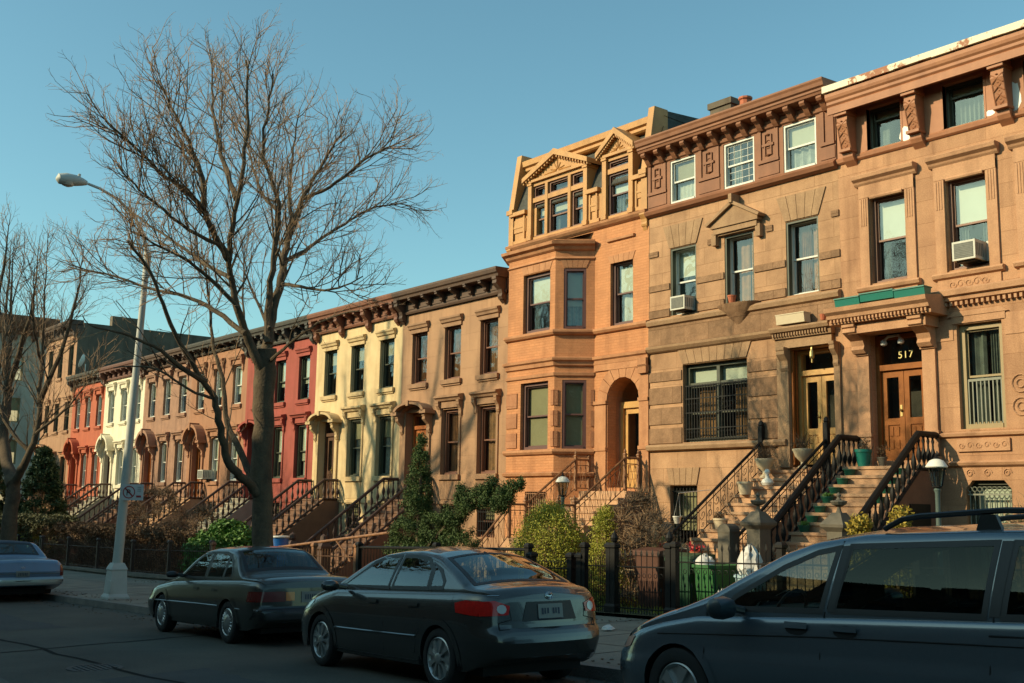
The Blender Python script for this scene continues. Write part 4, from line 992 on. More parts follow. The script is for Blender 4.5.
        d.prism([(x0 - .05, zs), (x1 + .05, zs), ((x0 + x1) / 2, za - .1)], -0.06, 0.9, 'y')
        for s, xe in ((-1, x0 - .14), (1, x1 + .14)):
            xm = (x0 + x1) / 2
            d.prism([(xe, zs), (xm, za - .06), (xm, za + .12), (xe, zs + .14)], -0.24, 0.9, 'y')
            nn = 12
            for k in range(nn):
                t0 = (k + .3) / nn; xx = lerp(xe, xm, t0); zz = lerp(zs, za - .06, t0)
                d.box(xx - .02, xx + .02, -0.2, -0.06, zz - .07, zz + .01)
        d.box(x0 - .08, x1 + .08, -0.14, 0, zs - .03, zs + .05)
        xm = (x0 + x1) / 2
        for k in range(9):
            an = pi * (k + .5) / 9; L_ = min((x1 - x0) * .32, (za - zs) * .7 / max(.3, sin(an)))
            d.tube([(xm + .06 * cos(an), -0.07, zs + .1 + .06 * sin(an)), (xm + L_ * cos(an) * .8, -0.07, zs + .1 + min(L_ * sin(an), (za - zs) * (1 - abs(cos(an)) * .75) - .22) * .9)], 0.018, 4)
        o = d.build('dormer', M['ochre'], H)
        sd = MB(FM)
        for q in (x0 + .0, x1 - .0): sd.quad((q, 0.3, 9.7), (q, 1.2, 9.7), (q, 1.2, zs), (q, .3, zs))
        sd.build('dormer_cheek', M['slate'], o)
        return xs_
    xs_ = dormer(-25.02, -22.40, 11.42, 12.05, [-24.22, -23.2], 10.85)
    for (a, c) in ((-24.84, -24.28), (-24.14, -23.26), (-23.12, -22.58)):
        window(H, FM, a, c, 9.72, 10.78, 'f_brown', y=.06, w=.05, shade=(0.35, 'blind'), curtain=('lace', 1.0)); window(H, FM, a, c, 10.92, 11.28, 'f_brown', y=.06, w=.05, split=.9, shade=None)
    dormer(-21.78, -20.58, 11.42, 12.02, [], 10.98)
    window(H, FM, -21.60, -20.76, 9.72, 10.91, 'f_purple', y=.06, w=.05, shade=(0.5, 'blind_white'), curtain=('lace', 1.0)); window(H, FM, -21.6, -20.76, 11.05, 11.28, 'f_brown', y=.06, w=.05, split=.9, shade=None)
    # stoop: two flights with a turn landing, rust-brown lattice rails
    zl, zm = 2.22, 1.0
    b = MB(); b.box(-22.2, -20.4, 20.0, FY + 1.0, z0, zl); n = 7
    for k in range(n - 1):
        z = zl - (zl - zm) / n * (k + 1); y1 = 20.0 - .29 * k; b.box(-22.2, -20.4, y1 - .29, y1, z0, z - .05); b.box(-22.22, -20.38, y1 - .32, y1, z - .05, z)
    ym = 20.0 - .29 * (n - 1); b.box(-22.5, -20.1, ym - .6, ym, z0, zm)
    n = 5; y2 = ym - .6; zb = gg(-21) 
    for k in range(n - 1):
        z = zm - (zm - zb) / n * (k + 1); y1 = y2 - .3 * k; b.box(-22.4, -20.2, y1 - .3, y1, z0, z - .05); b.box(-22.42, -20.18, y1 - .33, y1, z - .05, z)
    st = b.build('stoop', M['step'], H)
    for x, s in ((-22.24, 'l'), (-20.36, 'r')):
        railing(st, [(x, 20.44 if s == 'r' else 20.44, zl), (x, 19.92, zl), (x, 18.2, zm), (x, ym - .58, zm), (x, y2 - 1.15, zb)], 0.84, M['iron_rust'], 'lattice', .17, .06)
        for yy, zz in ((20.40, zl), (19.92, zl), (18.2, zm), (ym - .58, zm), (y2 - 1.15, zb)):
            p_ = MB(); p_.square_lathe([(.035, 0), (.035, .9), (.05, .92), (.03, .96)], (x, yy, zz)); p_.lathe([(.02, .95), (.04, 1.0), (.02, 1.05), (.005, 1.08)], (x, yy, zz), 8); p_.build('rail_post', M['iron_rust'], st)
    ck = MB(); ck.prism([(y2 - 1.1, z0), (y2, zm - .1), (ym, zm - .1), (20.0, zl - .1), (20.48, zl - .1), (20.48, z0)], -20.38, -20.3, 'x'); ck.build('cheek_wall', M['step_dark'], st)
house_b()
# ================================================================ ROW HOUSES
def hood(mb, x0, x1, z, out, style, h=0.26):
    """lintel hood over an opening; z underside"""
    if style == 'flat':
        moulding(mb, x0 - .12, x1 + .12, [(0.04, z + .02), (0.10, z + .05), (0.12, z + .12), (out, z + .16), (out, z + .22), (0.05, z + .25)])
        mb.box(x0 - .06, x1 + .06, -.05, 0, z - .1, z + .02)
    elif style == 'console':
        mb.box(x0 - .08, x1 + .08, -.07, 0, z, z + .2)
        moulding(mb, x0 - .2, x1 + .2, [(0.08, z + .2), (0.14, z + .22), (0.17, z + .28), (out, z + .32), (out, z + .38), (0.06, z + .42)])
        for bx in (x0 - .09, x1 + .09): bracket(mb, bx, .14, z + .22, .5, out * .75)
    elif style in ('round', 'seg'):
        c = (x0 + x1) / 2; w = (x1 - x0) / 2 + .18; rise = w * (0.85 if style == 'round' else 0.35); n = 12
        zb = z - (0.42 if style == 'round' else 0.1)
        for r0, r1, o0 in ((0.86, 1.0, out * .55), (1.0, 1.14, out)):
            P = [(c + w * r0 * cos(pi * k / n), zb + rise * r0 * sin(pi * k / n)) for k in range(n + 1)] + [(c + w * r1 * cos(pi * k / n), zb + .04 + rise * r1 * sin(pi * k / n)) for k in range(n, -1, -1)]
            for k in range(n):
                q = [P[k], P[k + 1], P[2 * n - k], P[2 * n + 1 - k]]
                mb.prism(q, -o0, 0.01, 'y')
        mb.box(c - w * 1.3, c - w * .86, -out, 0.01, zb - .06, zb + .05); mb.box(c + w * .86, c + w * 1.3, -out, .01, zb - .06, zb + .05)
        for bx in (c - w, c + w): bracket(mb, bx, .16, zb - .06, .62, out * .8)
        mb.box(c - .07, c + .07, -out - .04, 0, zb + rise * .8, zb + rise * 1.2 + .06)

def row_house(i, xl, xr, label, wall, trim, corn, fr, door, corn_h=(8.22, 8.98), win2=(5.80, 7.55), arched=False, hoods='console', dhood='seg', stoopm='step_dark', railm='iron_brown', wdt=0.95,
              cstyle=0, shades=None, curtains=None, z1=(2.76, 4.84), label_door=None, floors3=False, hd2='flat', full=True, rail_style='turned', doorlit=False, top=None):
    H = thing('brownstone_house', label, 'house', (xl, FY, gg(xl)), 'row houses along the street')
    z0 = gg((xl + xr) / 2) - 0.8; s = (xr - xl) / 5.9
    cx = [xl + 1.08 * s, xl + 3.0 * s, xl + 4.95 * s]; hw = wdt / 2
    c0, c1 = corn_h
    holes = [rect(c - hw * .95, c + hw * .95, *win2) for c in cx]
    zd0, zd1 = 1.98, 4.85
    if arched: holes += [arch(cx[0] - .56, cx[0] + .56, zd0, zd1 - .5, .5)]
    else: holes += [rect(cx[0] - .62, cx[0] + .62, zd0, zd1)]
    for c in cx[1:]:
        holes.append(arch(c - hw, c + hw, z1[0], z1[1] - .1, .12, 8) if arched else rect(c - hw, c + hw, *z1))
    bz = (min(0.95, z1[0] - 1.9), 1.80)
    holes += [rect(c - .45, c + .45, *bz) for c in cx[1:]]
    m = MB(FM)
    if floors3:
        holes += [rect(c - hw * .95, c + hw * .95, *floors3) for c in cx]
    wall_panel(m, rect(xl, xr, z0, c0), holes, 0.3)
    m.build('wall', M[wall], H)
    shell(H, xl, xr, z0, c1 - 0.12, side='grey_wall' if floors3 else 'brick_side'); interior(H, xl + .1, xr - .1, z0, c0, [1.9, 5.3] + ([8.8] if floors3 else []))
    # cornice
    o = 0.52
    c_ = MB(FM)
    c_.box(xl, xr, -0.06, 0.25, c0, c1 - .25)
    c_.prism([(0.0, c0), (-0.10, c0), (-0.13, c0 + .06), (-0.10, c0 + .1), (0, c0 + .1)], xl, xr, 'x')
    c_.prism([(0.0, c1 - .30), (-o * .8, c1 - .28), (-o * .84, c1 - .2), (-o * .95, c1 - .16), (-o, c1 - .06), (-o, c1), (0.3, c1 + .02), (.3, c1 - .3)], xl, xr, 'x')
    nb = (8, 10, 7)[cstyle % 3]
    for k in range(nb):
        x = lerp(xl + .16, xr - .16, k / (nb - 1)); big = k in (0, nb - 1) or (cstyle == 1 and k % 3 == 0)
        if big: bracket(c_, x, .2, c1 - .28, (c1 - c0) * .92, o * .78, y=-.06)
        else: bracket(c_, x, .13, c1 - .28, (c1 - c0) * (.42 if cstyle != 2 else .6), o * .74, y=-.06, foot=False)
        if k < nb - 1:
            x2 = lerp(xl + .16, xr - .16, (k + 1) / (nb - 1)); c_.box(x + .14, x2 - .14, -.085, -.06, c0 + .16, c0 + .34)
    c_.build('cornice', M[corn], H)
    # windows
    t = MB(FM)
    shades = shades or [(0.5, 'blind')] * 3; curtains = curtains or [None] * 3
    rows = [win2] + ([floors3] if floors3 else [])
    for wz in rows:
        for c, sd, cu in zip(cx, shades, curtains):
            a, b = c - hw * .95, c + hw * .95
            wo = window(H, FM, a, b, wz[0], wz[1], fr, w=.07, shade=sd, curtain=cu)
            sl_ = MB(FM); sl_.box(a - .1, b + .1, -.1, .02, wz[0] - .14, wz[0]); sl_.box(a - .06, b + .06, -.05, 0, wz[0] - .2, wz[0] - .14); sl_.build('sill', M[trim], wo); t2 = MB(FM)
            if hd2 == 'console': hood(t2, a, b, wz[1] + .04, .2, 'console')
            else: hood(t2, a, b, wz[1] + .08, .16, 'flat')
            t2.build('window_hood', M[trim], wo)
    for c, sd, cu in zip(cx[1:], shades[::-1], curtains[::-1]):
        a, b = c - hw, c + hw
        wo = window(H, FM, a, b, z1[0], z1[1], fr, w=.08, shade=sd if sd is None else (min(1, sd[0] * 1.1), sd[1]), curtain=cu or ('lace', .35, .65))
        sl_ = MB(FM); sl_.box(a - .1, b + .1, -.1, .02, z1[0] - .16, z1[0]); sl_.box(a - .04, b + .04, -.02, 0, 1.98, z1[0] - .16); sl_.build('sill', M[trim], wo); t2 = MB(FM)
        hood(t2, a, b, z1[1] + .05, .24, hoods)
        for q in (a - .09, b): t2.box(q, q + .09, -.04, 0, z1[0], z1[1] + .05)
        t2.build('window_hood', M[trim], wo)
    for c in cx[1:]:
        window(H, FM, c - .45, c + .45, bz[0], bz[1], fr, w=.07, shade=(.4, 'blind_tan'))
        gr = MB(FM)
        for k in range(8): x = lerp(c - .4, c + .4, k / 7); gr.box(x - .01, x + .01, 0.03, .05, bz[0] + .02, bz[1] - .02)
        for q in (.2, .5, .8): zz = lerp(*bz, q); gr.box(c - .44, c + .44, .027, .053, zz - .012, zz + .012)
        gr.build('window_guard', M['iron'], H)
    t.box(xl, xr, -.05, 0, 1.84, 1.94)
    t.build('belt_course', M[trim], H)
    t2 = MB(FM)
    hood(t2, cx[0] - .62, cx[0] + .62, zd1 + .06, .42, dhood)
    for q in (cx[0] - .80, cx[0] + .62): t2.box(q, q + .18, -.07, 0, 1.98, zd1 - .35 if arched else zd1 + .06)
    t2.build('door_hood', M[trim], H)
    panel_door(H, FM, cx[0] - .6, cx[0] + .6, zd0, zd1 - .02, door, .3, 2, .45, transom=None if arched else 4.3, label=label_door)
    # stoop
    zl = 1.96; zb = gg(cx[0]) - .02; xa, xb = cx[0] - .95, cx[0] + .95
    yl = 19.9; n_ = (zl - zb) / .775
    st, _ = stoop(H, xa, xb, zl, yl, yl - n_, zb, M[stoopm])
    for x in (xa - .04, xb + .04):
        railing(st, [(x, 20.44, zl), (x, yl - .02, zl), (x, yl - n_, zb + .1)], .68, M[railm], rail_style, .22, .055, low=0.02)
        q = MB(); q.square_lathe([(.15, -.3), (.15, .9), (.19, .95), (.19, 1.02), (.08, 1.14)], (x, yl - n_ - .12, zb)); q.lathe([(.05, 1.1), (.12, 1.2), (.1, 1.32), (.02, 1.38)], (x, yl - n_ - .12, zb), 10); q.build('newel', M[railm], st)
    ck = MB(); ck.prism([(yl - n_, zb - .5), (yl, zb - .5), (20.48, zb - .5), (20.48, zl - .08), (yl, zl - .08), (yl - n_, zb - .02)], xb + .0, xb + .09, 'x'); ck.build('cheek_wall', M[stoopm], st)
    return H

row_house(0, -31.85, -26.0, 'tan plastered house with dark brown cornice, directly left of the orange brick house', 'plaster_a', 'trim_a', 'corn_dark', 'f_brown', 'wood_orange', shades=[None, None, None],
          curtains=[('lace_reflection_warm', .5, .6), ('lace_reflection_warm', .6, .7), ('lace_reflection_warm', .8, .85)], stoopm='step_dark', railm='iron_brown')  # orange curtains stand in for the warm reflections on these panes
row_house(1, -37.9, -31.85, 'cream yellow house with rust brown cornice and branch shadows on its front', 'plaster_y', 'trim_y', 'corn_rust', 'f_green', 'wood_dark', wdt=.98, shades=[(.3, 'blind_tan')] * 3, dhood='seg', cstyle=1, stoopm='step_dark')
row_house(2, -44.0, -37.9, 'brick red painted house behind the big bare tree', 'plaster_r', 'plaster_r', 'corn_black', 'f_green', 'wood_dark', shades=[(.6, 'blind'), (.6, 'blind'), (.6, 'blind')], cstyle=1, stoopm='step_grey')
row_house(3, -50.0, -44.0, 'sienna brown house with a bright red arched door', 'plaster_t', 'plaster_t', 'corn_black', 'f_white', 'wood_red', arched=True, dhood='round', hd2='console', shades=[(.7, 'blind_white')] * 3, corn_h=(8.5, 9.02), win2=(6.0, 7.7), z1=(2.7, 4.65), stoopm='step')
row_house(4, -56.0, -50.0, 'rose brown weathered house with rounded door hood, left of the sienna house', 'plaster_p', 'plaster_p', 'corn_dark', 'f_white', 'wood_orange', arched=True, dhood='round', hd2='console', shades=[(.4, 'blind')] * 3, corn_h=(8.35, 9.02), win2=(5.95, 7.7), z1=(2.7, 4.65), cstyle=1)
row_house(5, -62.0, -56.0, 'ivory white house with rounded door hood', 'plaster_w', 'plaster_w', 'corn_rust2', 'f_white', 'wood_dark', arched=True, dhood='round', hd2='console', shades=[(.8, 'blind_white')] * 3, corn_h=(8.3, 9.02), win2=(5.95, 7.7), z1=(2.6, 4.5), stoopm='step_grey')
row_house(6, -67.7, -62.0, 'orange red house between the ivory house and the tall far house', 'plaster_o', 'plaster_o', 'corn_black', 'f_white', 'wood_orange', arched=True, dhood='round', hd2='console', shades=[(.5, 'blind')] * 3, corn_h=(8.4, 9.0), win2=(5.9, 7.65), z1=(2.5, 4.4), stoopm='step')
K = row_house(7, -73.9, -67.7, 'tall pale brown three-storey house with a dark side wall at the far end', 'plaster_k', 'plaster_k', 'corn_dark', 'f_green', 'wood_dark', hoods='flat', hd2='flat', shades=[(.2, 'blind')] * 3, corn_h=(11.7, 12.5), win2=(5.9, 7.65), floors3=(9.2, 11.1), z1=(2.4, 4.4))
c = MB(FM); c.box(-68.2, -67.72, 2.0, 3.9, 11.9, 13.0); c.build('chimney', M['grey_wall'], K)
row_house(9, -8.2, -2.2, 'plain brownstone just right of the photographed front', 'brown_d', 'trim_d', 'redd', 'f_tan', 'wood_dark', corn_h=(10.2, 11.0), win2=(6.62, 8.5), shades=[(.5, 'blind')] * 3)

# satellite dish on the far roofs, antenna mast over the yellow house
d = MB(); d.tube([(-66.2, 20.6, 8.9), (-66.2, 20.6, 9.7)], .03, 5); d.lathe([(0.01, 0), (.2, .02), (.36, .08), (.44, .15), (.43, .155), (.34, .10), (.01, .03)], (0, 0, 0), 16)
nd = 7 * 16
rot = Matrix.Translation((-66.2, 20.5, 9.85)) @ Matrix.Rotation(R_(70), 4, 'X') @ Matrix.Rotation(R_(-25), 4, 'Y')
for i in range(len(d.v) - nd, len(d.v)): d.v[i] = rot @ d.v[i]
single(d, 'satellite_dish', M['white_paint'], 'white satellite dish on the roof edge of the orange red house', 'satellite dish', (-66.2, 20.6, 8.9), smooth=True)
# rooftop bulkheads behind the row cornices
for (x, y, w, h, lab) in ((-54.5, 24.0, 1.6, .75, 'low roof bulkhead behind the cornice of the rose brown house'), (-46.6, 22.6, .8, .6, 'small brick chimney block above the sienna house cornice')):
    b = MB(); b.box(x, x + w, y, y + 1.2, 8.7, 8.9 + h); b.box(x - .05, x + w + .05, y - .05, y + 1.25, 8.9 + h, 8.98 + h)
    single(b, 'roof_bulkhead', M['grey_wall'], lab, 'roof block', (x, y, 8.8))

# the pale building across the side street, its shaded flank towards us
P = thing('apartment_building', 'pale grey building in shade with a brown cornice at the left edge', 'building', (-96, 10, gg(-96)))
b = MB(); x = -96
SM = Matrix(((0, -1, 0, x), (1, 0, 0, 0), (0, 0, 1, 0), (0, 0, 0, 1)))   # local x -> world y, local y (inward) -> world -x
m = MB(SM); hs = [rect(yy, yy + 1.1, zz, zz + 2.0) for yy in (13, 15.7, 18.4, 21.1, 23.8) for zz in (1.2, 4.6, 8.0, 11.4)]
wall_panel(m, rect(11.5, 26.8, -3, 15.2), hs, .3); m.build('wall', M['pale_wall'], P)
sw = MB(); sw.quad((x, 11.5, -3), (x - 14, 11.5, -3), (x - 14, 11.5, 15.2), (x, 11.5, 15.2)); sw.quad((x, 26.8, -3), (x - 14, 26.8, -3), (x - 14, 26.8, 15.2), (x, 26.8, 15.2)); sw.build('side_wall', M['pale_wall'], P)
for h in hs: window(P, SM, h[0][0], h[1][0], h[0][1], h[2][1], 'f_tan', w=.08, shade=(.5, 'blind_tan'))
cm = MB(SM); cm.prism([(0.2, 15.2), (-.1, 15.2), (-.2, 15.5), (-.6, 15.7), (-.9, 16.2), (-1.0, 16.7), (.2, 16.8)], 11.0, 27.3, 'x')
for k in range(12): bracket(cm, lerp(11.4, 26.9, k / 11), .3, 15.8, 1.0, .6)
cm.build('cornice', M['corn_rust'], P)
dp = MB(SM); dp.tube([(22.6, -.1, 0.5), (22.6, -.1, 15)], .09, 6); dp.build('downpipe', M['f_white'], P)

# the row on the near side of the street: it throws the evening shadow over the roadway
def opposite(xl, h, w):
    H = thing('row_house', 'brick house of the row across the street, facing the brownstones', 'house', (xl, -12.7, gg(xl)), 'houses across the street')
    OM = Matrix(((-1, 0, 0, xl + w), (0, -1, 0, -12.7), (0, 0, 1, 0), (0, 0, 0, 1)))
    m = MB(OM); hs = []
    for zz in (2.6, 5.6, 8.4, 10.9):
        for k in range(3): hs.append(rect(.7 + 1.9 * k, 1.65 + 1.9 * k, zz, zz + 1.9))
    m.add([], []); wall_panel(m, rect(0, w, -3, h), [q for q in hs if q[2][1] < h - .3], .2); m.build('wall', M['brick_side'], H)
    b = MB(OM); b.quad((0, 0, -3), (0, 10, -3), (0, 10, h), (0, 0, h)); b.quad((w, 0, -3), (w, 10, -3), (w, 10, h), (w, 0, h)); b.quad((0, 10, -3), (w, 10, -3), (w, 10, h), (0, 10, h)); b.quad((0, 0, h - .1), (w, 0, h - .1), (w, 10, h - .1), (0, 10, h - .1)); b.build('side_wall', M['brick_side'], H)
    for q in hs:
        if q[2][1] < h - .3:
            g_ = MB(OM); a, c_ = q[0][0], q[1][0]; g_.box(a, c_, .16, .2, q[0][1], q[0][1] + .06); g_.box(a, c_, .14, .2, q[0][1] + .9, q[0][1] + .98); g_.box(a, a + .06, .16, .2, q[0][1], q[2][1]); g_.box(c_ - .06, c_, .16, .2, q[0][1], q[2][1]); wdw = g_.build('window', M['f_white'], H)
            p_ = MB(OM); p_.box(a + .06, c_ - .06, .19, .21, q[0][1], q[2][1]); p_.build('pane', M['dark_pane'], wdw)
    c = MB(OM); c.prism([(0, h - .5), (-.15, h - .5), (-.45, h - .2), (-.5, h), (.2, h)], 0, w, 'x'); c.build('cornice', M['corn_dark'], H)
for k in range(20): opposite(-98 + 6.1 * k, (13.75, 14.0, 13.6, 13.85)[k % 4], 6.1)
# ================================================================ TREES
LIMBS=[
(0.3,0.2,[(0.02,0.02,0.53),(-0.01,-0.02,1.16),(-0.06,-0.08,2.07),(-0.09,-0.11,3.18),(-0.09,-0.12,4.21),(-0.1,-0.13,4.88)]),
(0.17,0.018,[(-0.1,-0.12,4.31),(-0.04,-0.38,4.75),(0.01,-0.63,5.19),(0.07,-0.88,5.72),(0.16,-1.08,6.33),(0.38,-1.13,7.23),(0.54,-1.08,8.15),(0.66,-1.1,9.17),(0.61,-1.16,10.1),(0.57,-1.21,10.53)]),
(0.12,0.012,[(0.16,-1.08,6.39),(0.37,-1.47,6.74),(0.61,-1.8,7.06),(0.83,-2.17,7.31),(1.04,-2.71,7.46),(1.26,-3.23,7.7),(1.36,-3.75,8.02),(1.35,-4.09,8.21)]),
(0.1,0.012,[(0.61,-1.8,7.06),(0.57,-1.86,7.7),(0.63,-2.1,8.19),(0.65,-2.4,8.67),(0.66,-2.7,9.11),(0.51,-2.9,9.47)]),
(0.1,0.012,[(0.39,-1.11,7.51),(-0.34,-1.07,8.36),(-0.85,-1.07,9.19),(-1.3,-1.0,10.16),(-1.52,-0.95,11.04),(-1.56,-1.0,11.43)]),
(0.17,0.018,[(-0.1,-0.13,4.78),(-0.33,0.07,5.5),(-0.42,0.27,6.33),(-0.65,0.46,7.01),(-0.78,0.63,7.57),(-0.83,0.88,8.15),(-0.87,1.15,8.68),(-0.9,1.44,9.24),(-0.88,1.79,9.82),(-0.78,1.91,10.08)]),
(0.13,0.015,[(-0.08,-0.1,4.97),(-0.29,-0.04,5.78),(-0.25,0.01,6.66),(-0.21,0.06,7.56),(-0.25,-0.15,8.23),(-0.27,-0.34,8.8),(-0.13,-0.33,9.58),(0.0,-0.32,10.25),(0.02,-0.29,10.77)]),
(0.08,0.012,[(-0.56,0.42,6.74),(-0.87,1.0,7.09),(-1.25,1.64,7.56),(-1.46,2.35,8.07),(-1.48,2.96,8.48),(-1.3,3.51,8.63),(-1.13,4.04,8.81)]),
(0.07,0.01,[(-0.42,0.27,6.23),(0.63,0.14,6.0),(1.45,0.22,5.82),(2.26,0.27,5.84),(2.84,0.36,5.99)]),
(0.08,0.012,[(-0.78,0.63,7.57),(-1.55,0.94,8.53),(-2.09,1.23,9.6),(-2.38,1.5,10.65),(-2.54,1.63,11.43)]),
(0.07,0.012,[(-0.83,0.88,8.15),(-0.14,1.11,8.29),(0.57,1.36,8.66),(1.04,1.64,8.91),(1.4,1.76,8.95)]),
(0.07,0.01,[(-0.21,0.06,7.56),(-1.54,0.31,8.3),(-2.47,0.43,9.3),(-3.2,0.47,10.4),(-3.53,0.38,11.41)]),
(0.17,0.02,[(-0.06,-0.08,2.07),(-0.0,-0.32,2.28),(0.14,-0.63,2.46),(0.27,-0.94,2.73),(0.45,-1.2,3.28),(0.55,-1.39,3.79),(0.75,-1.79,4.19),(0.92,-2.22,4.65),(1.11,-2.62,5.26),(1.32,-2.99,5.77),(1.42,-3.52,6.26),(1.43,-3.99,6.5)]),
(0.13,0.015,[(-0.15,-0.19,2.36),(-0.62,-0.3,2.91),(-1.07,-0.38,3.49),(-1.33,-0.38,4.19),(-1.76,-0.45,5.01),(-2.13,-0.43,5.98),(-2.43,-0.49,6.91),(-2.75,-0.56,7.53)]),
(0.09,0.012,[(0.64,-1.61,4.07),(1.09,-2.17,4.18),(1.4,-2.74,4.43),(1.59,-3.31,4.58),(1.79,-3.85,4.62),(1.91,-4.34,4.67)]),
(0.09,0.012,[(0.11,-0.67,5.08),(-0.73,-0.92,5.59),(-1.48,-1.22,5.93),(-2.31,-1.62,6.15),(-3.22,-2.12,6.5),(-3.87,-2.62,6.65),(-4.34,-2.89,6.86)]),
(0.08,0.012,[(0.11,-0.83,5.53),(0.15,-1.42,6.01),(0.38,-2.1,6.27),(0.63,-2.74,6.39),(0.93,-3.34,6.53)]),
(0.08,0.012,[(0.2,-1.04,6.05),(-1.13,-1.1,6.6),(-2.3,-1.28,7.22),(-3.49,-1.49,7.83),(-4.34,-1.6,8.29)]),
(0.07,0.01,[(0.26,-1.28,6.61),(0.86,-2.14,6.65),(1.05,-2.85,6.96),(1.16,-3.37,7.27),(1.18,-3.66,7.57)]),
(0.06,0.01,[(-0.09,-0.12,4.59),(1.09,-0.24,4.84),(2.28,-0.34,5.05),(3.09,-0.29,5.13),(3.7,-0.17,5.11)]),
(0.06,0.01,[(-0.07,-0.09,5.26),(-2.01,0.37,6.38),(-2.91,0.52,7.19),(-3.7,0.48,7.99)]),
(0.05,0.01,[(0.55,-1.39,3.79),(0.96,-2.01,3.86),(1.22,-2.65,4.12),(1.31,-3.18,4.13),(1.42,-3.68,4.01)]),
]

def perp(d, rnd):
    a = Vector((rnd.gauss(0, 1), rnd.gauss(0, 1), rnd.gauss(0, 1))); a -= d * a.dot(d)
    return a.normalized() if a.length > 1e-6 else Vector((1, 0, 0))
def resample(P, step):
    out = []; 
    for i in range(len(P) - 1):
        n = max(1, int((P[i + 1] - P[i]).length / step))
        out += [P[i].lerp(P[i + 1], k / n) for k in range(n)]
    return out + [P[-1]]
def make_tree(name, label, cat, base, limbs, seed=1, dens=1.0, group=None, thick=1.0, sub=1.0, cut=1.0, open_z=0):
    rnd = random.Random(seed); T = thing(name, label, cat, base, group)
    tr = MB(); cr = MB()
    def shoot(p, d, L_, r, lev):
        n = 4 if lev == 1 else (3 if lev == 2 else 2); pts = [p]; dd = d.copy()
        for k in range(n):
            dd = (dd + perp(dd, rnd) * 0.16 + Vector((0, 0, 0.07))).normalized(); pts.append(pts[-1] + dd * L_ / n)
        cr.tube(pts, [r * (1 - .6 * k / n) for k in range(n + 1)], 4 if lev == 1 else 3, cap=False)
        if lev >= 3: return
        q = resample(pts, 0.15 if lev == 1 else 0.13)
        for k in range(1, len(q)):
            if rnd.random() > dens * (0.95 if lev == 1 else .8): continue
            t = k / len(q); di = (q[k] - q[k - 1]).normalized(); a = rnd.uniform(.45, .95)
            shoot(q[k], (di * cos(a) + perp(di, rnd) * sin(a)).normalized(), L_ * rnd.uniform(.3, .55) * (1.15 - .5 * t), max(.0035, r * .5), lev + 1)
    def twigs(Q, main):
        S_ = resample(Q, 0.20 if main else .155); m = len(S_)
        for k in range(int(m * (.28 if main else .15)) + 1, m):
            t = k / m; d = (S_[k] - S_[k - 1]).normalized()
            if main and t > .35 and rnd.random() < .3 or S_[k].z < open_z and rnd.random() < .8: continue
            a = rnd.uniform(.5, .95); L_ = rnd.uniform(.6, 1.2) * (1.15 - .6 * t) * (1 if main else .8)
            shoot(S_[k], (d * cos(a) + perp(d, rnd) * sin(a) + Vector((0, 0, .12))).normalized(), L_, .0085, 1 if L_ > .5 else 2)
    for r0, r1, pts in limbs:
        r0 *= thick; P = [Vector(p) for p in pts]; Q = []
        for i in range(len(P) - 1):      # smooth the limb a little
            a, b, c, e = P[max(i - 1, 0)], P[i], P[i + 1], P[min(i + 2, len(P) - 1)]
            for k in range(4):
                t = k / 4; Q.append(0.5 * ((2 * b) + (c - a) * t + (2 * a - 5 * b + 4 * c - e) * t * t + (3 * b - a - 3 * c + e) * t ** 3))
        Q.append(P[-1]); Q = Q[:max(4, int(len(Q) * (cut if pts[-1][2] > 10.9 else min(1, cut + .13))))] if pts is not limbs[0][2] else Q; n = len(Q)
        Q = [q + perp(Vector((0, 0, 1)), rnd) * (0.02 if 0 < i < n - 1 else 0) for i, q in enumerate(Q)]
        tr.tube(Q, [lerp(r0, r1, (i / (n - 1)) ** .8) * rnd.uniform(.95, 1.06) for i in range(n)], 10 if r0 > .1 else 7)
        if pts is limbs[0][2]:
            b0 = Vector((Q[0].x, Q[0].y, -.25)); tr.tube([b0, b0 + Vector((0, 0, .25)), b0 + Vector((0, 0, .45)), Q[0] + Vector((0, 0, .25)), Q[6]], [r0 * 1.7, r0 * 1.5, r0 * 1.22, r0 * 1.05, r0 * .9], 14); continue
        subs = [Q]; R0 = resample(Q, 0.55); m = len(R0)
        for k in range(int(m * .22), m - 1):       # side limbs that fork again before the twigs begin
            if R0[k].z < open_z and rnd.random() < .85: continue
            t = k / m; d = (R0[k + 1] - R0[k]).normalized(); a = rnd.uniform(.4, .8); pd = perp(d, rnd)
            d2 = (d * cos(a) + pd * sin(a) + Vector((0, 0, .1))).normalized(); L_ = rnd.uniform(1.3, 2.6) * (1.15 - .75 * t) * sub; P2 = [R0[k]]
            for _ in range(5):
                d2 = (d2 + perp(d2, rnd) * .14 + Vector((0, 0, .09))).normalized(); P2.append(P2[-1] + d2 * L_ / 5)
            rb = max(.011, lerp(r0, r1, t ** .8) * .34); tr.tube(P2, [lerp(rb, .007, i / 5) for i in range(6)], 5); subs.append(P2)
        for Q in subs: twigs(Q, Q is subs[0])
    tr.build('trunk', M['bark'], T, True, local=True); cr.build('crown', M['twig'], T, False, local=True)
    return T
BIG = make_tree('street_tree', 'big bare tree with a forked trunk on the sidewalk behind the parked dark sedan', 'tree', (-19.04, 9.4, -0.22), LIMBS, 3, thick=.62, cut=.77, sub=.72, open_z=5.6)
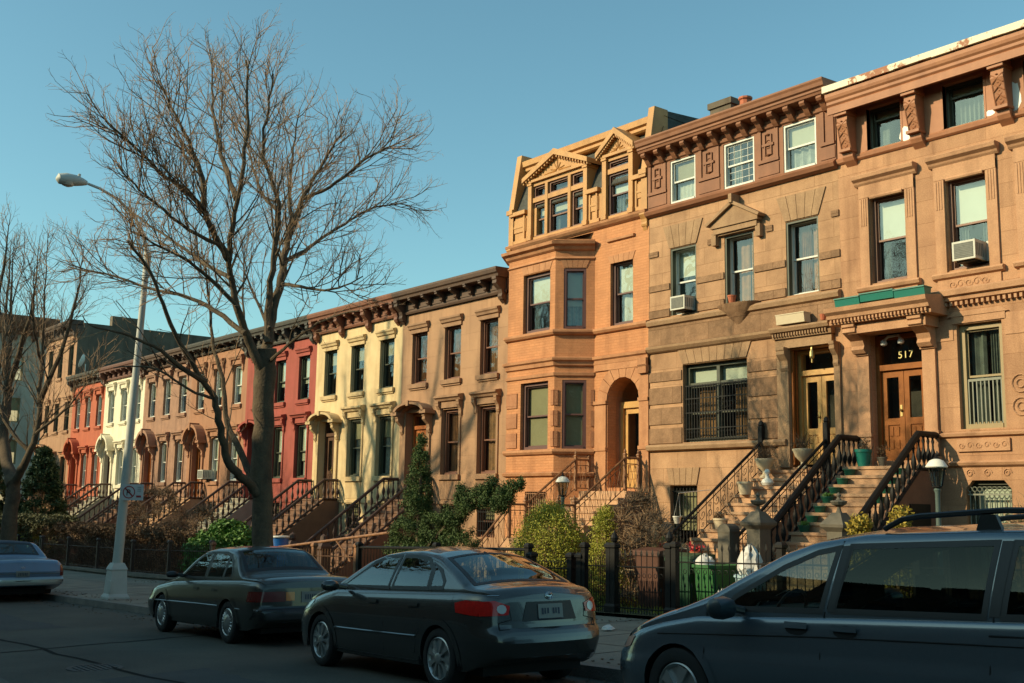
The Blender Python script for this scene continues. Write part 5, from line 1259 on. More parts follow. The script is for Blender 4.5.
L2 = [(.24, .19, [(0, 0, -.3), (-.05, 0, 1.2), (-.12, .05, 2.6), (-.1, .05, 3.1)]),
      (.15, .007, [(-.1, .05, 3.0), (.35, .1, 3.5), (.9, .2, 4.3), (1.05, .3, 5.5), (.95, .3, 6.8), (.6, .4, 8.0), (.75, .3, 9.4), (.6, .3, 11.2), (.5, .3, 13.0)]),
      (.24, .007, [(-.1, .05, 3.0), (-.9, 0, 3.8), (-1.8, .05, 5.2), (-2.1, .1, 7.2), (-2.2, .1, 9.6), (-2.2, 0, 12.0), (-2.3, 0, 15.0)]),
      (.14, .007, [(-1.8, .05, 5.4), (-2.2, .2, 6.8), (-3.0, .1, 9.0), (-3.0, .1, 12.0), (-3.1, .1, 14.0)]), (.14, .007, [(-2.1, .1, 7.0), (-1.3, .2, 8.6), (-.6, .3, 10.6), (-.4, .3, 14.0)]),
      (.12, .007, [(-2.2, .1, 9.4), (-2.9, -.2, 10.8), (-2.4, -.2, 13.0), (-2.2, -.2, 15.0)]), (.10, .007, [(1.05, .3, 6.2), (2.0, .5, 8.0), (2.9, .6, 10.2), (3.2, .6, 12.2)]),
      (.13, .007, [(-1.2, 0, 4.2), (-2.6, -.2, 5.6), (-3.6, -.3, 7.4), (-4.8, -.3, 9.6)]),
      (.07, .007, [(.8, .2, 4.2), (.1, -.3, 5.2), (-.6, -.5, 6.6), (-.9, -.4, 8.6), (-.9, -.2, 10.8), (-.8, 0, 12.4)]),
      (.05, .007, [(.7, .3, 8.0), (1.6, -.2, 9.2), (2.4, -.5, 10.4), (3.0, -.7, 11.2)]),
      (.06, .007, [(1.0, .25, 4.9), (1.9, .6, 5.6), (2.8, .9, 6.4), (3.6, 1.1, 7.6)]), (.05, .007, [(.6, .4, 8.4), (.1, 1.2, 9.8), (-.1, 1.8, 11.4)])]
L2 = [(a, b, [(x, y, z if z < 3.2 else 3.2 + (z - 3.2) * .76) for x, y, z in p]) for a, b, p in L2]
make_tree('street_tree', 'slim bare tree with pale limbs at the left edge, behind the light blue sedan', 'tree', (-36.3, 9.4, gz(-36.3) + .1), L2, 11, .7, cut=.95, sub=.7)
def copy_thing(o, loc, rotz, sc, label, group=None):
    r = o.copy(); COL.objects.link(r); r.location = loc; r.rotation_euler = (0, 0, rotz); r.scale = (sc, sc, sc); r['label'] = label
    if group: r['group'] = group
    for ch in o.children:
        c = ch.copy(); COL.objects.link(c); c.parent = r
    return r
L3 = [(.34, .32, [(0, 0, -.3), (0, 0, 3), (.05, 0, 7), (.05, .05, 9.5)]), (.31, .05, [(.05, .05, 9.4), (.1, .05, 11.5), (.0, 0, 14), (.15, 0, 16.5), (.4, 0, 19), (.6, 0, 22)]),
      (.16, .03, [(.05, 0, 13.2), (-.9, .2, 14.6), (-1.8, .3, 16.4), (-2.3, .3, 19)]), (.17, .03, [(.1, 0, 12.4), (1.2, .1, 13.6), (2.4, .2, 15.2), (3.4, .2, 17.4), (3.9, .2, 20)]),
      (.13, .02, [(.1, 0, 15.0), (.9, -.3, 16.6), (1.3, -.3, 18.6), (1.5, 0, 21)]), (.14, .02, [(.05, 0, 14.3), (1.5, .3, 14.9), (3.2, .4, 15.4), (5.2, .5, 16.4), (7.0, .5, 18)]),
      (.12, .02, [(0, 0, 16.2), (-.8, -.1, 17.6), (-1.1, 0, 20)]), (.12, .02, [(2.4, .2, 15.2), (3.9, 0, 15.6), (5.6, -.2, 17.2), (6.4, -.3, 19.4)]), (.12, .02, [(0, 0, 11.4), (-1.4, .1, 12.6), (-3.0, .2, 14.2), (-4.4, .2, 17)]), (.11, .02, [(1.2, .1, 13.6), (3.0, .3, 13.4), (4.8, .3, 14.0), (6.5, .3, 15.0)])]
NT = make_tree('street_tree', 'very tall bare tree on the near side of the street, outside the picture', 'tree', (-43.5, -2.4, gz(-43.5) + .1), L3, 17, .5, 'trees on the near side', sub=.8, thick=1.55)
# trees of the near side, outside the picture; their branch shadows lie on the yellow and tan fronts
for (x, y, rz, sc) in ((-52.5, -2.2, .9, 1.5), (-66, -2.4, 4.0, 1.4)):
    copy_thing(BIG, (x, y, gz(x) + .1), rz, sc, 'tall bare tree standing on the near side of the street', 'trees on the near side')

# ================================================================ SHRUBS
def leaves(mb, rnd, c, rad, n, size):
    for _ in range(n):
        p = Vector((rnd.gauss(0, .5), rnd.gauss(0, .5), rnd.gauss(0, .5)));
        if p.length > 1.15: p = p.normalized() * 1.1
        p = Vector((c[0] + p.x * rad[0], c[1] + p.y * rad[1], c[2] + p.z * rad[2]))
        u = Vector((rnd.gauss(0, 1), rnd.gauss(0, 1), rnd.gauss(0, 1))).normalized(); v = perp(u, rnd); s = size * rnd.uniform(.6, 1.3)
        mb.add([p - u * s, p + v * s * .45, p + u * s, p - v * s * .45], [(0, 1, 2, 3)])
def shrub(name, label, cat, base, r, h, m, n=2600, size=.035, shape='dome', seed=1, ry=None, group=None, twiggy=0):
    rnd = random.Random(seed); T = thing(name, label, cat, base, group); f = MB(); s = MB(); bx, by, bz = base; ry = ry or r
    n = int(n * 2.6); size *= 1.15; K_ = max(14, n // 70)
    for k in range(K_):
        a = rnd.uniform(0, 2 * pi); t = rnd.random()
        if shape == 'dome': z = t; w = sqrt(max(0, 1 - max(0, z - .25) ** 2 / .5625)) * (0.85 + .15 * min(1, z / .2))
        elif shape == 'cone': z = t ** 1.3; w = (1 - z) ** .8 * .95 + .05
        elif shape == 'column': z = t; w = sin(pi * min(1, .18 + z * .82)) ** .5
        else: z = t; w = 1
        q = sqrt(rnd.uniform(.35, 1)); px, py = cos(a) * r * w * q, sin(a) * ry * w * q
        if shape == 'box': px, py = rnd.uniform(-r, r), rnd.choice((-1, 1, rnd.uniform(-1, 1))) * ry; 
        if shape == 'box': z = min(1, z * 1.3) if rnd.random() < .6 else 1
        c = (bx + px * .92, by + py * .92, bz + .06 + z * h * .94); cr_ = min(.22, .12 + r * .09)
        leaves(f, rnd, c, (cr_ * (1.6 if shape == 'box' else 1), cr_, cr_ * .85), n // K_, size)
        if k % 2 == 0: s.tube([(bx + (px * .7 if shape == 'box' else 0), by, bz - .1), (bx + px * .6, by + py * .6, bz + z * h * .55), c], [.018, .01, .004], 3, cap=False)
        if twiggy:
            for _ in range(twiggy):
                d = Vector((rnd.gauss(0, .5), rnd.gauss(0, .5), abs(rnd.gauss(.4, .5)))).normalized(); p0 = Vector(c); s.tube([p0, p0 + d * .12, p0 + d * .3 + perp(d, rnd) * .04], [.005, .004, .002], 3, cap=False)
    f.build('foliage', M[m], T); s.build('stem', M['twig'], T)
    return T
E_ = lambda x: gg(x)
shrub('round_shrub', 'lime green domed shrub with the garden lamp rising behind it', 'shrub', (-16.95, 14.5, E_(-17)), .84, 1.88, 'leaf_lime', 15000, .017, 'dome', 2)
shrub('round_shrub', 'smaller lime green shrub leaning on the bare brown bush by the stair', 'shrub', (-15.35, 14.5, E_(-15)), .52, 1.75, 'leaf_lime', 8000, .017, 'cone', 3)
shrub('dry_shrub', 'bare reddish brown bush between the lime shrub and the banded house', 'shrub', (-14.75, 14.9, E_(-14)), .75, 2.0, 'leaf_dry', 1500, .022, 'dome', 4, twiggy=30)
shrub('golden_shrub', 'golden green cypress shrub beside the grey urn newel, above the van roof', 'shrub', (-9.82, 14.5, E_(-9.7)), .36, 1.55, 'leaf_gold', 1500, .034, 'cone', 5)
shrub('golden_shrub', 'second golden cypress shrub, nearer the garden lamp behind the van', 'shrub', (-9.28, 14.7, E_(-9.2)), .34, 1.65, 'leaf_gold', 1500, .034, 'cone', 6)
shrub('dry_shrub', 'olive twiggy bush before the barred cellar window at the right edge', 'shrub', (-7.05, 14.6, E_(-7)), .85, 1.75, 'leaf_olive', 1800, .026, 'dome', 7, twiggy=22)
shrub('round_shrub', 'bright green round privet bush left of the big tree trunk', 'shrub', (-31.95, 14.5, E_(-32)), 1.75, 1.65, 'leaf_mid', 6500, .055, 'dome', 8, ry=1.2)
shrub('dry_shrub', 'tall bare twiggy bush before the stairs of the rose brown house', 'shrub', (-40.5, 15.6, E_(-40)), 2.4, 3.0, 'leaf_dry', 2600, .03, 'dome', 9, twiggy=34, ry=1.2)
shrub('dry_shrub', 'low bare bush next to the green privet', 'shrub', (-35.6, 15.2, E_(-36)), 1.3, 2.2, 'leaf_dry', 1500, .03, 'dome', 10, twiggy=26, ry=1)
shrub('hedge', 'brown clipped hedge inside the iron fence behind the lamp post', 'hedge', (-40.2, 14.2, E_(-40)), 6.6, 1.45, 'leaf_dry', 14000, .04, 'box', 11, ry=.42)
shrub('hedge', 'dull green low hedge at the far left gardens', 'hedge', (-53.5, 14.3, E_(-53)), 6.2, 1.9, 'leaf_olive', 9000, .06, 'box', 12, ry=.6)
shrub('evergreen', 'dark conical evergreen before the far pale brown house', 'evergreen tree', (-58.8, 16.6, E_(-59)), 2.1, 5.6, 'leaf_dark', 9500, .075, 'cone', 13)
shrub('evergreen', 'tall dark ivy clad evergreen at the left edge of the row', 'evergreen tree', (-72.5, 15.5, E_(-72)), 3.6, 8.4, 'leaf_dark', 9000, .11, 'column', 14)
shrub('round_shrub', 'small yellow green bush low behind the fence at the far left', 'shrub', (-51.5, 13.9, E_(-51)), 1.3, 1.1, 'leaf_lime', 1800, .05, 'dome', 15)
# juniper: a spire and one long arm
def juniper():
    rnd = random.Random(21); T = thing('juniper', 'dark green juniper spire with a long arm reaching right over the fence', 'evergreen tree', (-21.6, 14.6, E_(-21.6))); f = MB(); s = MB()
    B = [(-21.70, 3.22, .07, .16), (-21.72, 3.0, .13, .2), (-21.76, 2.7, .2, .25), (-21.8, 2.4, .27, .28), (-21.85, 2.1, .33, .28), (-21.85, 1.8, .38, .3), (-21.9, 1.5, .42, .3), (-21.7, 1.2, .6, .3),
         (-22.3, .9, .5, .4), (-21.6, .8, .6, .4), (-20.9, .85, .6, .35), (-20.2, .9, .5, .3), (-22.2, .4, .6, .4), (-21.2, .35, .8, .4), (-20.3, .4, .6, .35),
         (-20.75, 1.35, .38, .26), (-20.35, 1.6, .32, .24), (-20.0, 1.82, .26, .2), (-19.65, 1.95, .26, .2), (-19.3, 2.0, .26, .2), (-18.95, 1.95, .26, .16), (-18.6, 2.0, .24, .15), (-18.3, 2.12, .18, .12), (-18.05, 2.2, .1, .08), (-19.0, 2.28, .12, .12), (-20.0, 2.08, .12, .12), (-18.75, 1.78, .2, .1)]
    for x, z, r, h in B:
        for _ in range(max(5, int(66 * r))):
            a = rnd.uniform(0, 2 * pi); q = rnd.uniform(.5, 1); c = (x + cos(a) * r * q, 14.6 + sin(a) * r * q * .9, z + rnd.uniform(-h, h)); leaves(f, rnd, c, (.10, .10, .13), 150, .024)
    s.tube([(-21.7, 14.6, -.5), (-21.75, 14.6, 1.2), (-21.7, 14.6, 3.2)], [.09, .06, .01], 6); s.tube([(-21.7, 14.6, .6), (-20.7, 14.6, 1.3), (-19.6, 14.6, 1.9), (-18.2, 14.6, 2.1)], [.05, .04, .03, .01], 5)
    f.build('foliage', M['leaf_juniper'], T); s.build('trunk', M['bark'], T)
M['leaf_juniper'] = mat('leaf_juniper', (0.075, 0.125, 0.03), 0.75, (0.04, 0.075, 0.018), 3.5, 1.0)
juniper()
# grass tufts on the garden ground
gr = MB(); rnd = random.Random(5)
for _ in range(9000):
    x = rnd.uniform(-30, -8.5); y = rnd.uniform(13.5, 17.0); z = gg(x); a = rnd.uniform(0, pi); h = rnd.uniform(.05, .12)
    gr.add([(x - .012 * cos(a), y - .012 * sin(a), z), (x + .012 * cos(a), y + .012 * sin(a), z), (x + rnd.uniform(-.03, .03), y + rnd.uniform(-.03, .03), z + h)], [(0, 1, 2)])
single(gr, 'grass', M['leaf_lime'], 'short yellow green grass in the front gardens', 'grass', (-20, 15, 0), kind='stuff')
lf = MB()
for _ in range(900):
    x = rnd.uniform(-34, -6); y = rnd.choice((rnd.uniform(8.7, 9.2), rnd.uniform(12.4, 13.2), rnd.uniform(7.7, 8.4))); z = (gs(x, y) if y > 8.6 else gz(x)) + .006; a = rnd.uniform(0, 6.3); s_ = rnd.uniform(.015, .04)
    lf.add([(x + s_ * cos(a), y + s_ * sin(a), z), (x - s_ * sin(a), y + s_ * cos(a), z + .01), (x - s_ * cos(a), y - s_ * sin(a), z), (x + s_ * sin(a) * .6, y - s_ * cos(a) * .6, z + .012)], [(0, 1, 2, 3)])
single(lf, 'leaf_litter', M['leaf_dry'], 'dry leaf litter along the kerb and the fence foot', 'leaf litter', (-20, 9, 0), kind='stuff')

# ================================================================ FENCES
def fence(label, x0, x1, h, m, style='spear', sp=.13, posts=(), y=13.35, coping=True, postr=.035, ball=False, group=None):
    T = thing('iron_fence', label, 'fence', (x0, y, gs(x0, y)), group)
    zb = lambda x: gs(x, y) + (.10 if coping else .02)
    if coping:
        c = MB(); c.add([(x0, y - .1, gs(x0, y) - .1), (x1, y - .1, gs(x1, y) - .1), (x1, y + .1, gs(x1, y) - .1), (x0, y + .1, gs(x0, y) - .1), (x0, y - .1, gs(x0, y) + .13), (x1, y - .1, gs(x1, y) + .13), (x1, y + .1, gs(x1, y) + .13), (x0, y + .1, gs(x0, y) + .13)],
                        [(0, 3, 2, 1), (4, 5, 6, 7), (0, 1, 5, 4), (1, 2, 6, 5), (2, 3, 7, 6), (3, 0, 4, 7)]); c.build('coping', M['kerb'], T)
    ps = sorted(set([x0, *posts, x1]))
    for a, b in zip(ps[:-1], ps[1:]):
        p = MB(); n = max(2, int((b - a) / sp))
        for k in range(1, n):
            x = lerp(a, b, k / n); z = zb(x)
            p.tube([(x, y, z), (x, y, z + h * (.98 if style != 'hoop' else .9))], .0095, 4, cap=False)
            if style == 'spear':
                p.add([(x - .009, y, z + h * .96), (x, y - .009, z + h * .96), (x + .009, y, z + h * .96), (x, y + .009, z + h * .96), (x - .028, y, z + h * 1.01), (x, y - .01, z + h * 1.01), (x + .028, y, z + h * 1.01), (x, y + .01, z + h * 1.01), (x, y, z + h * 1.10)],
                      [(0, 1, 5, 4), (1, 2, 6, 5), (2, 3, 7, 6), (3, 0, 4, 7), (4, 5, 8), (5, 6, 8), (6, 7, 8), (7, 4, 8)])
                if k < n - 1:
                    xx = lerp(a, b, (k + .5) / n); z2 = zb(xx)
                    p.tube([(xx, y, z2), (xx, y, z2 + h * .42)], .008, 4, cap=False); p.add([(xx - .025, y, z2 + h * .42), (xx, y - .008, z2 + h * .42), (xx + .025, y, z2 + h * .42), (xx, y + .008, z2 + h * .42), (xx, y, z2 + h * .5)], [(0, 1, 4), (1, 2, 4), (2, 3, 4), (3, 0, 4)])
                    p.tube([(xx + .035 * cos(q), y, z2 + h * .66 + .035 * sin(q)) for q in [i * pi / 4 for i in range(9)]], .006, 3, cap=False)
            if style == 'hoop' and k < n - 1:
                x2 = lerp(a, b, (k + 1) / n); r = (x2 - x) / 2; c_ = (x + x2) / 2; z2 = zb(c_) + h * .9
                p.tube([(c_ + r * cos(q), y, z2 + r * sin(q)) for q in [i * pi / 6 for i in range(7)]], .009, 4, cap=False)
        p.build('picket_panel', M[m], T)
        r = MB()
        for q in ((.12, .80) if style != 'rail' else (.12, 1.0)):
            rr = .012 if style != 'rail' or q < .5 else .03
            r.tube([(a, y, zb(a) + h * q), (b, y, zb(b) + h * q)], rr, 6, cap=False)
        r.build('rail', M[m], T)
    for x in ps:
        z = gs(x, y); p = MB(); w = postr
        p.square_lathe([(w * 1.3, -.1), (w * 1.3, .16), (w, .2), (w, h + .12), (w * 1.4, h + .14), (w * 1.4, h + .18), (w * .8, h + .22)], (x, y, z))
        if ball: p.lathe([(.02, h + .2), (.055, h + .25), (.065, h + .3), (.05, h + .35), (.02, h + .39), (.005, h + .43)], (x, y, z), 10)
        p.build('fence_post', M[m], T)
    return T
fence('black spear topped fence with scrolls before the two right hand stairs, behind the van', -12.5, -4.0, 1.02, 'iron', 'spear', .135, (-10.4, -8.2, -6.0), postr=.05)
fence('dark gate panel with a ball topped post between the stairs and the lime shrubs', -13.9, -12.62, 1.0, 'iron', 'spear', .12, (), ball=True, coping=False, postr=.055)
fence('short solid dark gate beside the ball topped post', -14.65, -14.02, 1.0, 'iron', 'plain', .045, (), coping=False, postr=.05)
fence('low black hooped fence before the lime green shrubs', -16.1, -14.75, .82, 'iron', 'hoop', .09, (-15.0,), postr=.06)
fence('black fence with a thick top rail behind the roof of the grey sedan', -22.3, -16.2, .98, 'iron', 'rail', .125, (-19.2,), postr=.05)
fence('rust brown picket fence behind the dark sedan trunk, right of the big tree', -30.3, -22.4, .95, 'iron_rust', 'plain', .13, (-24.4, -27.3), postr=.05)
fence('dark picket fence under the green privet and the hedge', -46.6, -30.4, 1.0, 'iron_brown', 'plain', .14, (-33.5, -36.6, -40, -43.3), postr=.05)
fence('far dark picket fence behind the light blue sedan', -66, -46.8, 1.0, 'iron', 'plain', .18, (-50, -54, -58, -62), postr=.05)
pr = MB(); pr.tube([(-29.4, 14.0, .42), (-22.9, 14.6, 1.12)], .035, 8); pr.tube([(-29.4, 14.0, gg(-29)), (-29.4, 14.0, .44)], .03, 6); pr.tube([(-22.9, 14.6, gg(-23)), (-22.9, 14.6, 1.14)], .03, 6); pr.tube([(-25.2, 14.4, .86), (-24.6, 14.5, .35)], .025, 6)
single(pr, 'pipe_rail', M['iron_rust'], 'rusty pipe rail sloping across the garden left of the juniper', 'railing', (-29.4, 14, gg(-29)), smooth=True)

# ================================================================ LAMPS, SIGN
def garden_lamp(x, y, top, label):
    zb = gg(x); T = thing('garden_lamp', label, 'garden lamp', (x, y, zb)); h = top - zb
    p = MB(); p.lathe([(.09, -.05), (.09, .05), (.045, .12), (.038, h - .55), (.055, h - .5), (.03, h - .46)], (x, y, zb), 10); p.build('post', M['lamp_green'], T, True)
    g_ = MB(); g_.lathe([(.07, h - .44), (.125, h - .17)], (x, y, zb), 8); g_.build('lantern_glass', M['lamp_glass'], T)
    f = MB()
    for k in range(8):
        a = k * pi / 4; f.tube([(x + .072 * cos(a), y + .072 * sin(a), zb + h - .45), (x + .128 * cos(a), y + .128 * sin(a), zb + h - .16)], .007, 4)
    f.lathe([(.03, h - .48), (.08, h - .46), (.08, h - .44)], (x, y, zb), 8); f.tube([(x, y, zb + h - .46), (x, y, zb + h - .3)], .02, 6); f.build('lantern_frame', M['iron'], T)
    c = MB(); c.lathe([(.15, h - .17), (.165, h - .155), (.15, h - .13), (.10, h - .06), (.04, h - .035)], (x, y, zb), 12); c.build('lantern_cap', M['white_paint'], T, True)
    d = MB(); d.lathe([(.04, h - .04), (.045, h - .02), (.02, h), (.025, h + .02), (.005, h + .05)], (x, y, zb), 8); d.build('finial', M['iron'], T, True)
M['lamp_green'] = mat('lamp_post_green', (0.09, 0.13, 0.12), 0.5, (0.07, 0.1, 0.09), 5, .6)
M['lamp_glass'] = glass('lantern_glass', (0.7, 0.75, 0.7), (1, 1, 1), 0.05, 1.5)
garden_lamp(-9.15, 15.5, 2.62, 'garden lamp with a white cap beside the right hand stair, above the van roof')
garden_lamp(-18.28, 16.0, 2.48, 'garden lamp with a white cap before the rust brown double stair')

SL = thing('street_lamp', 'tall grey street lamp with a curved arm reaching over the roadway at the left', 'street lamp', (-25.6, 9.0, gs(-25.6, 9)))
zb = gs(-25.6, 9)
b = MB(); b.square_lathe([(.24, -.05), (.24, .05), (.20, .12), (.17, .62), (.185, .66), (.16, .72), (.12, .8)], (-25.6, 9, zb)); b.box(-25.5, -25.36, 8.79, 8.82, zb + .15, zb + .42); b.build('base', M['galv'], SL)
p = MB(); p.tube([(-25.6, 9, zb + .7), (-25.05, 9.02, 7.35)], [.115, .065], 12); p.tube([(-25.055, 9.02, 6.9), (-25.03, 9.02, 7.5)], .085, 10); p.build('pole', M['galv'], SL, True)
ar = MB(); A = [(-25.03, 9.0, 7.4), (-25.08, 8.92, 7.9), (-25.14, 8.68, 8.33), (-25.18, 8.3, 8.66), (-25.2, 7.88, 8.84), (-25.2, 7.6, 8.90)]
ar.tube(A, [.042, .04, .038, .036, .034, .032], 8); ar.build('arm', M['galv'], SL, True)
hd = MB(); HM = Matrix.Translation((-25.2, 7.28, 8.89)); h2 = MB(HM)
h2.tube([(0, .3, .02), (0, .2, .025), (0, .05, .03), (0, -.15, .02), (0, -.32, 0.0), (0, -.38, -.02)], [.05, .09, .13, .15, .12, .03], 10); h2.lathe([(.03, .1), (.035, .16), (.01, .18)], (0, .12, 0.03), 6); h2.build('lamp_head', M['galv'], SL, True)
h3 = MB(HM); h3.lathe([(.03, -.15), (.1, -.12), (.13, -.05), (.13, 0)], (0, -.12, 0), 12, 1, 1.2); h3.build('lens', M['lamp_lens'], SL, True)
sg = thing('parking_sign', 'small white parking sign with a crossed P on the lamp pole', 'sign', (-25.35, 9.05, 2.0))
u = Vector((.62, .78, 0)); nn = Vector((.78, -.62, 0)); SMt = Matrix(((u.x, -nn.x, 0, -25.36), (u.y, -nn.y, 0, 8.90), (0, 0, 1, 1.96), (0, 0, 0, 1)))   # local y points away from the viewer
q = MB(SMt); q.box(0, .50, 0, .006, -.18, .18); q.build('plate', M['sign_white'], sg)
q = MB(SMt)
for r0, r1 in ((.118, .142),):
    for k in range(24):
        a0, a1 = k * pi / 12, (k + 1) * pi / 12; c_ = (.17, .0)
        q.add([(c_[0] + r * cos(a), -.003, c_[1] + r * sin(a)) for r, a in ((r0, a0), (r1, a0), (r1, a1), (r0, a1))], [(0, 1, 2, 3)])
q.add([(.17 + .085 - .012, -.005, -.085 - .012), (.17 + .085 + .012, -.005, -.085 + .012), (.17 - .085 + .012, -.005, .085 + .012), (.17 - .085 - .012, -.005, .085 - .012)], [(0, 1, 2, 3)])
q.build('ring', M['sign_red'], sg)
q = MB(SMt); q.box(.34, .45, -.004, -.001, -.115, -.07); q.build('red_bar', M['sign_red'], sg)
tx = text_obj('letter', 'P', .2, .001, M['trim_black'], sg); tx.matrix_local = Matrix.Translation(Vector((-25.36, 8.90, 1.96)) - Vector(sg.location)) @ Matrix(((u.x, 0, -(-nn.x), 0), (u.y, 0, nn.y, 0), (0, 1, 0, 0), (0, 0, 0, 1))) @ Matrix.Translation((.105, -.075, .004))
st_ = MB(SMt)
for z in (.1, .06, .02): st_.box(.36, .44, -.003, -.001, z, z + .016)
st_.build('small_print', M['sign_grey'], sg)
# ================================================================ CARS
def interp(tab, x):
    if x <= tab[0][0]: return tab[0][1]
    for (a, b), (c, d) in zip(tab[:-1], tab[1:]):
        if x <= c: 
            t = (x - a) / (c - a); return b + (d - b) * t
    return tab[-1][1]
def sm(tab, x, w=.06):
    return (interp(tab, x - w) + interp(tab, x - w / 2) + 2 * interp(tab, x) + interp(tab, x + w / 2) + interp(tab, x + w)) / 6
def inpoly(p, poly):
    x, y = p; c = False; n = len(poly); j = n - 1
    for i in range(n):
        if (poly[i][1] > y) != (poly[j][1] > y) and x < (poly[j][0] - poly[i][0]) * (y - poly[i][1]) / (poly[j][1] - poly[i][1]) + poly[i][0]: c = not c
        j = i
    return c
def offset_poly(poly, d):
    """grow a polygon outward by d"""
    n = len(poly); ar = sum(poly[i][0] * poly[(i + 1) % n][1] - poly[(i + 1) % n][0] * poly[i][1] for i in range(n)); s = 1 if ar > 0 else -1; out = []
    for i in range(n):
        p0, p1, p2 = Vector(poly[i - 1]), Vector(poly[i]), Vector(poly[(i + 1) % n])
        e1 = (p1 - p0).normalized(); e2 = (p2 - p1).normalized(); n1 = Vector((e1.y, -e1.x)) * s; n2 = Vector((e2.y, -e2.x)) * s
        b = n1 + n2; b = b / max(.4, b.length_squared / 2); q = p1 + b * d; out.append((q.x, q.y))
    return out
import bmesh
def clipped_grid(outer, hole=None, step=.07):
    """flat polygon (2d) cut into a fine grid; returns verts2d, faces"""
    bm = bmesh.new()
    loops = [[Vector((a, b, 0)) for a, b in outer]] + ([[Vector((a, b, 0)) for a, b in hole]] if hole else [])
    flat = [v for l in loops for v in l]; vs = [bm.verts.new(v) for v in flat]
    for t in tessellate_polygon(loops):
        try: bm.faces.new([vs[i] for i in t])
        except ValueError: pass
    for ax in (0, 1):
        lo = min(v[ax] for v in flat); hi = max(v[ax] for v in flat); k = lo + step
        while k < hi - 1e-4:
            co = Vector((k, 0, 0)) if ax == 0 else Vector((0, k, 0)); no = Vector((1, 0, 0)) if ax == 0 else Vector((0, 1, 0))
            bmesh.ops.bisect_plane(bm, geom=bm.verts[:] + bm.edges[:] + bm.faces[:], plane_co=co, plane_no=no, dist=1e-5); k += step
    bm.verts.index_update(); V = [(v.co.x, v.co.y) for v in bm.verts]; F_ = [tuple(v.index for v in f.verts) for f in bm.faces]; bm.free(); return V, F_

